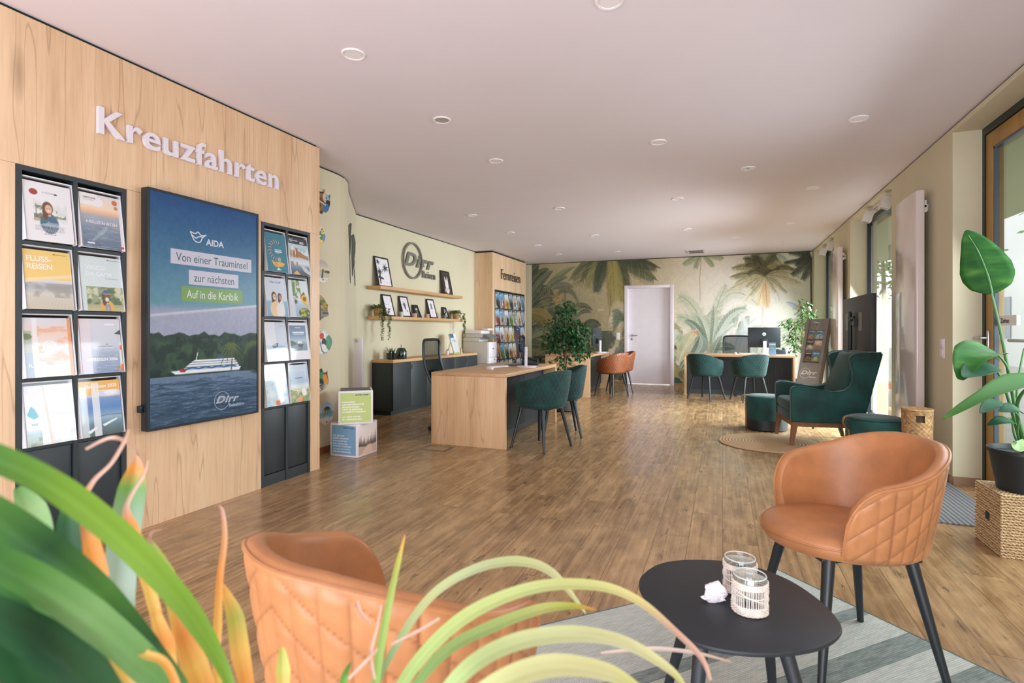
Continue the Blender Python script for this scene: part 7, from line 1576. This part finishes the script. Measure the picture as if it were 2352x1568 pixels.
blade('leaf_blade', [S3(2316, 936, 2.72), S3(2296, 928, 2.7), S3(2276, 932, 2.66), S3(2252, 948, 2.6)], [.008, .034, .04, .03, .004], (-.1, -.6, .8), LF2, sl, .25)
blade('leaf_blade', [S3(2348, 948, 2.65), S3(2330, 938, 2.62), S3(2314, 940, 2.6), S3(2294, 944, 2.6)], [.01, .03, .034, .02, .004], (-.1, -.7, .7), LF2, sl, .25)
blade('leaf_blade', [S3(2330, 970, 2.7), S3(2310, 966, 2.68), S3(2292, 968, 2.66), S3(2268, 976, 2.66)], [.006, .03, .032, .02, .003], (-.1, -.6, .8), LF2, sl, .25)
blade('leaf_blade', [S3(2352, 1010, 2.7), S3(2344, 1022, 2.62), S3(2334, 1026, 2.6), S3(2324, 1016, 2.6)], [.006, .025, .028, .004], (-.1, -.8, .6), mat('leaf_light_green', (120, 150, 80), .4), sl, .25)

# floor socket frame beside the nearest desk
fs_ = thing('floor_socket', (-2.63, 4.728, 0), 'square metal floor socket frame in front of the nearest desk', 'floor socket'); f = MB(); a_, b_ = .137, .10
f.box(-a_, a_, -b_, -b_ + .018, 0, .004); f.box(-a_, a_, b_ - .018, b_, 0, .004); f.box(-a_, -a_ + .018, -b_ + .018, b_ - .018, 0, .004); f.box(a_ - .018, a_, -b_ + .018, b_ - .018, 0, .004); f.build('frame', mat('socket_steel', (120, 122, 124), .4, metal=.7), fs_); MB().box(-a_ + .02, a_ - .02, -b_ + .02, b_ - .02, 0, .003).build('lid', FLOOR, fs_)
# ------------------------------------------------------------------ front group: rug, coffee table, glasses
RUGM = NT('striped_flatweave'); RUGM.set(Roughness=.95); sx_ = RUGM.n('ShaderNodeSeparateXYZ'); RUGM.l(RUGM.coords(), sx_.inputs[0])
dv = RUGM.n('ShaderNodeMath', operation='MULTIPLY'); dv.inputs[1].default_value = 1 / 1.72; RUGM.l(sx_.outputs['X'], dv.inputs[0])
LT, DK = (206, 212, 206), (122, 138, 136)
rp = RUGM.n('ShaderNodeValToRGB'); rp.color_ramp.interpolation = 'CONSTANT'; e = rp.color_ramp.elements; st_ = [(0, LT), (.225, DK), (.26, LT), (.345, DK), (.405, LT), (.475, DK), (.55, LT), (.585, DK), (.60, LT), (.70, DK), (.755, LT), (.83, DK), (.90, LT)]
while len(e) < len(st_): e.new(.5)
for k, (p_, c_) in enumerate(st_): e[k].position = p_; e[k].color = rgba(c_)
RUGM.l(dv.outputs[0], rp.inputs[0])
w1 = RUGM.n('ShaderNodeTexWave', bands_direction='X'); w1.inputs['Scale'].default_value = 42; RUGM.l(RUGM.coords(), w1.inputs['Vector']); w2 = RUGM.n('ShaderNodeTexWave', bands_direction='Y'); w2.inputs['Scale'].default_value = 42; RUGM.l(RUGM.coords(), w2.inputs['Vector'])
wv_ = RUGM.mix(w1.outputs['Color'], w2.outputs['Color'], .5); nz = RUGM.noise(RUGM.coords((1, .15, 1)), 120, 3)
c_ = RUGM.mix(rp.outputs['Color'], RUGM.ramp(nz, [(.35, (96, 110, 110)), (.65, (226, 228, 222))]), .22); c_ = RUGM.mix(c_, RUGM.ramp(wv_, [(.2, (110, 116, 114)), (.7, (255, 255, 255))]), .45, 'MULTIPLY')
RUGM.l(c_, RUGM.b.inputs['Base Color']); RUGM.bump(wv_, .5, .002)
rg = thing('striped_rug', (.245, 2.917, .0005), 'pale mint flatweave rug with grey-green stripes under the black coffee table', 'rug', None, atan2(-.715, .70))
# local x along the striped width, local -y along the length
MB().box(0, 1.72, -2.45, 0, 0, .0055, bev=.002).build('woven_field', RUGM.m, rg)
b = MB(); b.tube([(0, 0, .003), (1.72, 0, .003)], .0045, 6); b.tube([(0, -2.45, .003), (1.72, -2.45, .003)], .0045, 6); b.tube([(0, 0, .003), (0, -2.45, .003)], .0045, 6); b.tube([(1.72, 0, .003), (1.72, -2.45, .003)], .0045, 6); b.build('hem', mat('rug_hem_green', (84, 102, 96), .9), rg)

TT = mat('table_black', (34, 39, 45), .5, vary=.06, vscale=12, bump=.12, bscale=500)
tb = thing('coffee_table', (.035, 1.612, .0065), 'low black egg-shaped coffee table on the striped rug', 'coffee table')
out = [(-.223, 1.592), (-.228, 1.68), (-.181, 1.791), (-.085, 1.856), (.052, 1.881), (.171, 1.819), (.246, 1.706), (.278, 1.586), (.261, 1.516), (.209, 1.447), (.131, 1.393), (.037, 1.36), (-.058, 1.363), (-.134, 1.427), (-.186, 1.5)]
oc = [(x, y) for x, y in curve(*(out[-2:] + out + out[:2]), n=6)][12:-12]
MB().prism([(x - .035, y - 1.612) for x, y in oc[::-1]], .402, .4135, bev=.003).build('table_top', TT, tb)
def rw(r, w): return Vector((r * cos(YAW) - w * sin(YAW) - .035, r * sin(YAW) + w * cos(YAW) - 1.612, 0))
for a, b_ in (((.47, 1.345), (.395, 1.25)), ((.665, 1.345), (.75, 1.245)), ((.52, 1.55), (.455, 1.66)), ((.72, 1.55), (.80, 1.66))):
    l = MB(); l.tube([rw(*a) + Vector((0, 0, .402)), rw(*b_) + Vector((0, 0, 0))], [.019, .011], 14); l.build('leg', TT, tb)
r_ = MB(); r_.tube([rw(.47, 1.345) + Vector((0, 0, .395)), rw(.72, 1.55) + Vector((0, 0, .395))], .008, 6); r_.tube([rw(.665, 1.345) + Vector((0, 0, .395)), rw(.52, 1.55) + Vector((0, 0, .395))], .008, 6); r_.build('under_frame', BLACKM, tb)
TZ0 = .42 + .0005
RATT = mat('whitewashed_rattan', (232, 222, 214), .7, vary=.06, vscale=80)
GL = clear('lantern_glass', (.96, .98, .98), gain=1.2)
def lantern(label, loc, rz):
    t = thing('tealight_lantern', loc, label, 'candle lantern', 'glass lanterns on the coffee table', rz)
    g = MB(); g.lathe([(.001, .004), (.040, .004), (.0415, .012), (.0415, .094), (.0405, .0965), (.039, .094), (.039, .014), (.001, .010)], 40); g.build('glass', GL, t)
    g = MB(); g.tube([(.0403 * cos(2 * pi * k / 40), .0403 * sin(2 * pi * k / 40), .095) for k in range(41)], .0016, 6); g.build('glass_rim', mat('glass_edge', (214, 224, 226), .1, coat=.5), t)
    w = MB(); rr = random.Random(int(rz * 100) + 2)
    for k in range(46):
        a = 2 * pi * k / 46 + rr.uniform(-.02, .02); w.tube([(.0435 * cos(a + .02 * q_), .0435 * sin(a + .02 * q_), z) for q_, z in ((0, .003), (rr.uniform(-1, 1), .045), (0, .083))], .0012, 5)
    for z0, n in ((.003, 7), (.068, 5)):
        for j in range(n):
            z = z0 + j * .0032; ph = j * pi
            w.tube([((.0445 + .0012 * sin(23 * a + ph)) * cos(a), (.0445 + .0012 * sin(23 * a + ph)) * sin(a), z + .0006 * sin(3 * a + j)) for a in (2 * pi * k / 72 for k in range(73))], .0017, 5)
    for ph, z0 in ((0, .044), (1.5, .055)):
        w.tube([(.0455 * cos(a), .0455 * sin(a), z0 + .007 * sin(2 * a + ph)) for a in (2 * pi * k / 60 for k in range(61))], .0015, 5)
    w.build('rattan_sleeve', RATT, t); return t
lantern('rattan-wrapped glass lantern on the coffee table, nearer of the two', (.0666, 1.570, TZ0), .4)
lantern('rattan-wrapped glass lantern on the coffee table, behind the nearer one', (.046, 1.680, TZ0), 1.7)
bmx = bmesh.new(); bmesh.ops.create_icosphere(bmx, subdivisions=4, radius=1); rr = random.Random(5); pl = [(Vector((rr.gauss(0, 1), rr.gauss(0, 1), rr.gauss(0, 1))).normalized(), rr.uniform(.55, .95)) for _ in range(26)]
for p in bmx.verts:
    d = p.co.normalized(); r = min([1.15] + [q_ / max(.05, d.dot(n)) for n, q_ in pl if d.dot(n) > .05]); r += .05 * sin(d.x * 19 + d.y * 7) * sin(d.z * 17); p.co = Vector((d.x * .036 * r, d.y * .030 * r, max(0, .028 + d.z * .034 * r)))
for fx in ((-.034, -.012, .010), (.026, -.022, .004)):
    bmx.verts.ensure_lookup_table(); near = min(bmx.verts, key=lambda p: (p.co - Vector(fx)).length)
    for p in bmx.verts:
        e_ = max(0, 1 - (p.co - near.co).length / .016); p.co += Vector((fx[0], fx[1], 0)) * .42 * e_
ts = MB().bm(bmx).build('paper_tissue', mat('tissue_white', (234, 228, 236), .8, bump=.2, bscale=120), None, (-.017, 1.592, TZ0)); tag(ts, 'crumpled white paper tissue on the coffee table beside the lanterns', 'tissue')

# ------------------------------------------------------------------ plant in the very front
LV = NT('blade_leaf'); LV.set(Roughness=.42); vc = LV.n('ShaderNodeVertexColor', layer_name='Col'); LV.l(vc.outputs['Color'], LV.b.inputs['Base Color']); tl = LV.n('ShaderNodeBsdfTranslucent'); LV.l(vc.outputs['Color'], tl.inputs[0]); ms = LV.n('ShaderNodeMixShader'); ms.inputs[0].default_value = .35; LV.l(LV.b.outputs[0], ms.inputs[1]); LV.l(tl.outputs[0], ms.inputs[2]); LV.l(ms.outputs[0], LV.out.inputs['Surface']); LV = LV.m
PL = Vector((-.40, .40, .0065)); PT = .50
fp = thing('grass_leaf_plant', PL, 'large leafy plant with long green and dried orange blades in the front left corner', 'plant')
MB().lathe([(.10, 0), (.13, .02), (.145, PT - .02), (.145, PT), (.132, PT), (.13, PT - .05), (.001, PT - .05)], 40).build('planter', mat('planter_clay', (150, 140, 130), .7), fp); MB().lathe([(.131, PT - .055), (.001, PT - .04)], 24).build('soil', SOIL, fp)
class Leaves(CM):
    def leaf(s, nodes, widths, cols, root=True, fold=.35, tw=0):
        """nodes (u,v,distance) of the survey photo; half widths in px of the photo at that distance; colours along the blade"""
        P = [at(u, v, w) - PL for u, v, w in nodes]; ws = [a * n[2] / 1250 for a, n in zip(widths, nodes)]
        if root:
            d = P[0] - Vector((0, 0, PT)); base = Vector((d.x * .18, d.y * .18, PT - .05)); base.x = max(-.09, min(.09, base.x)); base.y = max(-.09, min(.09, base.y))
            mid = base.lerp(P[0], .55) + Vector((0, 0, .03)); P = [base, mid] + P; ws = [.006, ws[0] * .8] + ws
        c = curve(*[tuple(p) for p in P], n=9); t = np.linspace(0, 1, len(c)); W_ = np.interp(t, np.linspace(0, 1, len(ws)), ws)
        col = np.array([lin(q_) for q_ in cols]); t2 = np.clip((t - (2 / (len(P) - 1) if root else 0)) / (1 - (2 / (len(P) - 1) if root else 0)), 0, 1); CC = np.stack([np.interp(t2, np.linspace(0, 1, len(cols)), col[:, k]) for k in range(3)], -1)
        eye = Vector((0, 0, EYE)) - PL; V, F, L = [], [], []; N = 7
        for k, p in enumerate(c):
            p = Vector(p); d = (Vector(c[min(k + 1, len(c) - 1)]) - Vector(c[max(k - 1, 0)])).normalized(); n = (eye - p).normalized() + Vector((0, 0, .5)); n = Matrix.Rotation(tw * t[k], 3, d) @ n; sd = d.cross(n).normalized(); f = sd.cross(d)
            for q_ in range(N):
                e_ = -1 + 2 * q_ / (N - 1); V.append(p + sd * W_[k] * e_ + f * (fold * W_[k] * abs(e_))); v_ = .82 + .3 * abs(((q_ * 7 + 3) % 5) / 5 - .3); L.append(np.clip(CC[k] * v_, 0, 1))
        for k in range(len(c) - 1):
            for q_ in range(N - 1): i = k * N + q_; F.append((i, i + 1, i + N + 1, i + N))
        s.sheet(np.array([tuple(p) for p in V]), np.array(F), np.array(L))
BR, MD, DKG, YG, PG, OR, YE_, PK = (122, 168, 62), (84, 140, 66), (46, 92, 58), (178, 186, 84), (196, 208, 150), (226, 150, 70), (232, 190, 100), (206, 168, 150)
G = Leaves()
G.leaf([(540, 1610, .62), (450, 1430, .60), (310, 1270, .55), (150, 1140, .49), (-30, 1050, .43), (-200, 1020, .40)], [8, 22, 30, 34, 34, 28], [BR, BR, (136, 182, 70), BR, MD, MD])
G.leaf([(440, 1620, .58), (330, 1490, .56), (220, 1370, .52), (100, 1270, .48), (-40, 1180, .44), (-180, 1130, .40)], [10, 30, 38, 42, 44, 36], [MD, DKG, MD, DKG, MD, MD])
G.leaf([(430, 1650, .54), (330, 1530, .52), (200, 1420, .48), (60, 1330, .44), (-100, 1260, .40)], [12, 34, 40, 40, 34], [MD, (110, 160, 96), (126, 172, 110), MD, DKG])
G.leaf([(300, 1680, .5), (200, 1560, .48), (90, 1480, .45), (-60, 1400, .40)], [20, 46, 50, 40], [DKG, DKG, (38, 80, 54), DKG])
G.leaf([(160, 1700, .48), (80, 1570, .46), (20, 1450, .44), (-60, 1320, .42)], [20, 50, 54, 30], [DKG, (40, 86, 52), DKG, MD])
G.leaf([(260, 1640, .60), (200, 1500, .62), (130, 1380, .62), (70, 1300, .62), (20, 1200, .62)], [16, 36, 40, 30, 6], [DKG, MD, DKG, MD, YG])
G.leaf([(268, 1600, .66), (276, 1480, .68), (276, 1350, .70), (286, 1230, .70), (305, 1120, .70), (312, 1075, .70), (313, 1046, .70)], [14, 26, 30, 32, 28, 16, 2], [MD, (120, 160, 110), (170, 196, 180), (150, 186, 170), (110, 160, 80), OR, PK])
G.leaf([(150, 1400, .58), (158, 1300, .60), (156, 1200, .62), (160, 1130, .63)], [20, 26, 20, 4], [DKG, (30, 74, 40), DKG, MD])
G.leaf([(60, 1330, .60), (80, 1240, .62), (70, 1170, .63), (40, 1120, .64)], [24, 34, 28, 6], [MD, (126, 170, 100), (140, 176, 116), MD])
# thin pale arching blades
G.leaf([(850, 1640, .66), (872, 1500, .70), (895, 1380, .74), (915, 1290, .78), (930, 1228, .80)], [10, 10, 8, 6, 1], [(130, 168, 80), (150, 184, 96), (160, 190, 104), YG, OR])
G.leaf([(840, 1640, .66), (900, 1500, .72), (990, 1370, .78), (1090, 1308, .82), (1190, 1290, .86), (1270, 1318, .88), (1345, 1408, .90)], [6, 8, 10, 11, 12, 10, 2], [(140, 176, 110), (160, 190, 140), PG, (190, 206, 160), PG, (206, 210, 160), PG])
G.leaf([(880, 1660, .62), (960, 1520, .66), (1080, 1410, .70), (1230, 1350, .74), (1370, 1346, .78), (1465, 1380, .80), (1550, 1450, .82), (1610, 1510, .83), (1632, 1562, .84)], [10, 15, 16, 14, 12, 10, 8, 7, 3], [(150, 184, 110), (170, 194, 120), (186, 204, 130), (196, 208, 140), (206, 210, 140), (216, 206, 140), PK, PK, PK])
G.leaf([(960, 1700, .56), (1060, 1550, .58), (1180, 1478, .62), (1320, 1458, .66), (1440, 1480, .70), (1540, 1540, .72), (1580, 1590, .73)], [14, 19, 20, 19, 15, 10, 3], [(150, 186, 110), (180, 204, 136), (198, 212, 156), (208, 216, 164), (210, 212, 164), (206, 206, 150), YG])
G.leaf([(1000, 1720, .52), (1120, 1590, .54), (1260, 1532, .58), (1400, 1548, .62), (1500, 1610, .64)], [20, 26, 26, 20, 8], [(176, 196, 120), (200, 208, 146), (212, 214, 160), (206, 206, 150), YG])
G.leaf([(930, 1620, .66), (1020, 1500, .70), (1130, 1440, .74), (1240, 1400, .78), (1310, 1392, .80), (1370, 1400, .82)], [10, 13, 14, 12, 8, 1], [(130, 170, 100), (150, 184, 112), (166, 192, 120), (190, 200, 120), YG, OR])
G.leaf([(780, 1640, .64), (790, 1560, .66), (806, 1520, .68)], [5, 9, 1], [MD, (110, 160, 70), MD])
o = G.build('green_foliage', LV, fp); o.data.polygons.foreach_set('use_smooth', [True] * len(o.data.polygons))
D = Leaves()
D.leaf([(235, 1420, .60), (222, 1320, .61), (208, 1250, .62), (190, 1200, .63), (192, 1150, .64), (215, 1105, .65), (255, 1065, .66), (285, 1015, .67), (296, 985, .68)], [18, 22, 18, 8, 7, 5, 4, 4, 2], [YE_, OR, OR, (216, 160, 110), OR, PK, PK, PK, PK])
D.leaf([(330, 1040, .70), (296, 1018, .69), (265, 1006, .68), (235, 1012, .68), (197, 1032, .67)], [2, 4, 5, 4, 3], [PK, PK, PK, PK, PK], root=False)
D.leaf([(190, 1180, .60), (155, 1125, .60), (130, 1098, .60), (84, 1090, .60)], [8, 9, 5, 2], [YG, (206, 160, 110), PK, PK], root=False)
D.leaf([(410, 1440, .66), (402, 1380, .68), (380, 1320, .70), (352, 1262, .71), (343, 1240, .72), (350, 1222, .72), (372, 1216, .73)], [14, 20, 18, 10, 4, 3, 1], [YE_, YG, (170, 186, 90), (160, 184, 90), PK, PK, PK])
D.leaf([(345, 1360, .64), (325, 1290, .65), (300, 1210, .66), (292, 1160, .67), (330, 1090, .68), (340, 1056, .68)], [12, 18, 14, 5, 3, 1], [YE_, YE_, OR, PK, PK, PK])
D.leaf([(500, 1560, .68), (500, 1440, .70), (505, 1330, .72), (516, 1240, .74), (512, 1178, .75), (503, 1160, .75)], [8, 9, 7, 6, 4, 1], [YE_, YE_, OR, (216, 160, 110), PK, PK])
D.leaf([(570, 1600, .68), (552, 1500, .70), (540, 1420, .72), (522, 1370, .73), (508, 1338, .74)], [14, 20, 18, 10, 2], [OR, YE_, YG, YE_, OR])
D.leaf([(480, 1620, .62), (450, 1530, .63), (424, 1460, .64), (400, 1400, .66)], [20, 24, 18, 4], [OR, YE_, OR, YE_])
D.leaf([(395, 1560, .6), (380, 1480, .62), (360, 1420, .63), (350, 1380, .64)], [16, 18, 12, 3], [YE_, OR, YE_, OR])
D.leaf([(650, 1620, .64), (650, 1540, .66), (648, 1486, .67)], [12, 16, 4], [YE_, (196, 200, 110), YG])
D.leaf([(400, 1560, .52), (330, 1500, .52), (285, 1460, .52)], [8, 10, 2], [OR, YE_, OR])
for nd in ([(860, 1560, .66), (852, 1500, .67), (866, 1440, .68), (876, 1388, .69)], [(800, 1560, .66), (840, 1520, .66), (868, 1490, .67)], [(820, 1380, .70), (830, 1410, .70), (850, 1430, .70)], [(900, 1480, .7), (960, 1450, .7), (1010, 1420, .7)]): D.leaf(nd, [3, 4, 3, 2][:len(nd)], [PK] * 3, root=False)
D.leaf([(1380, 1500, .86), (1500, 1490, .88), (1600, 1500, .90), (1680, 1520, .92)], [3, 5, 4, 2], [(216, 196, 184), (222, 204, 196), (216, 196, 184), PK], root=False)
o = D.build('dry_foliage', LV, fp); o.data.polygons.foreach_set('use_smooth', [True] * len(o.data.polygons))
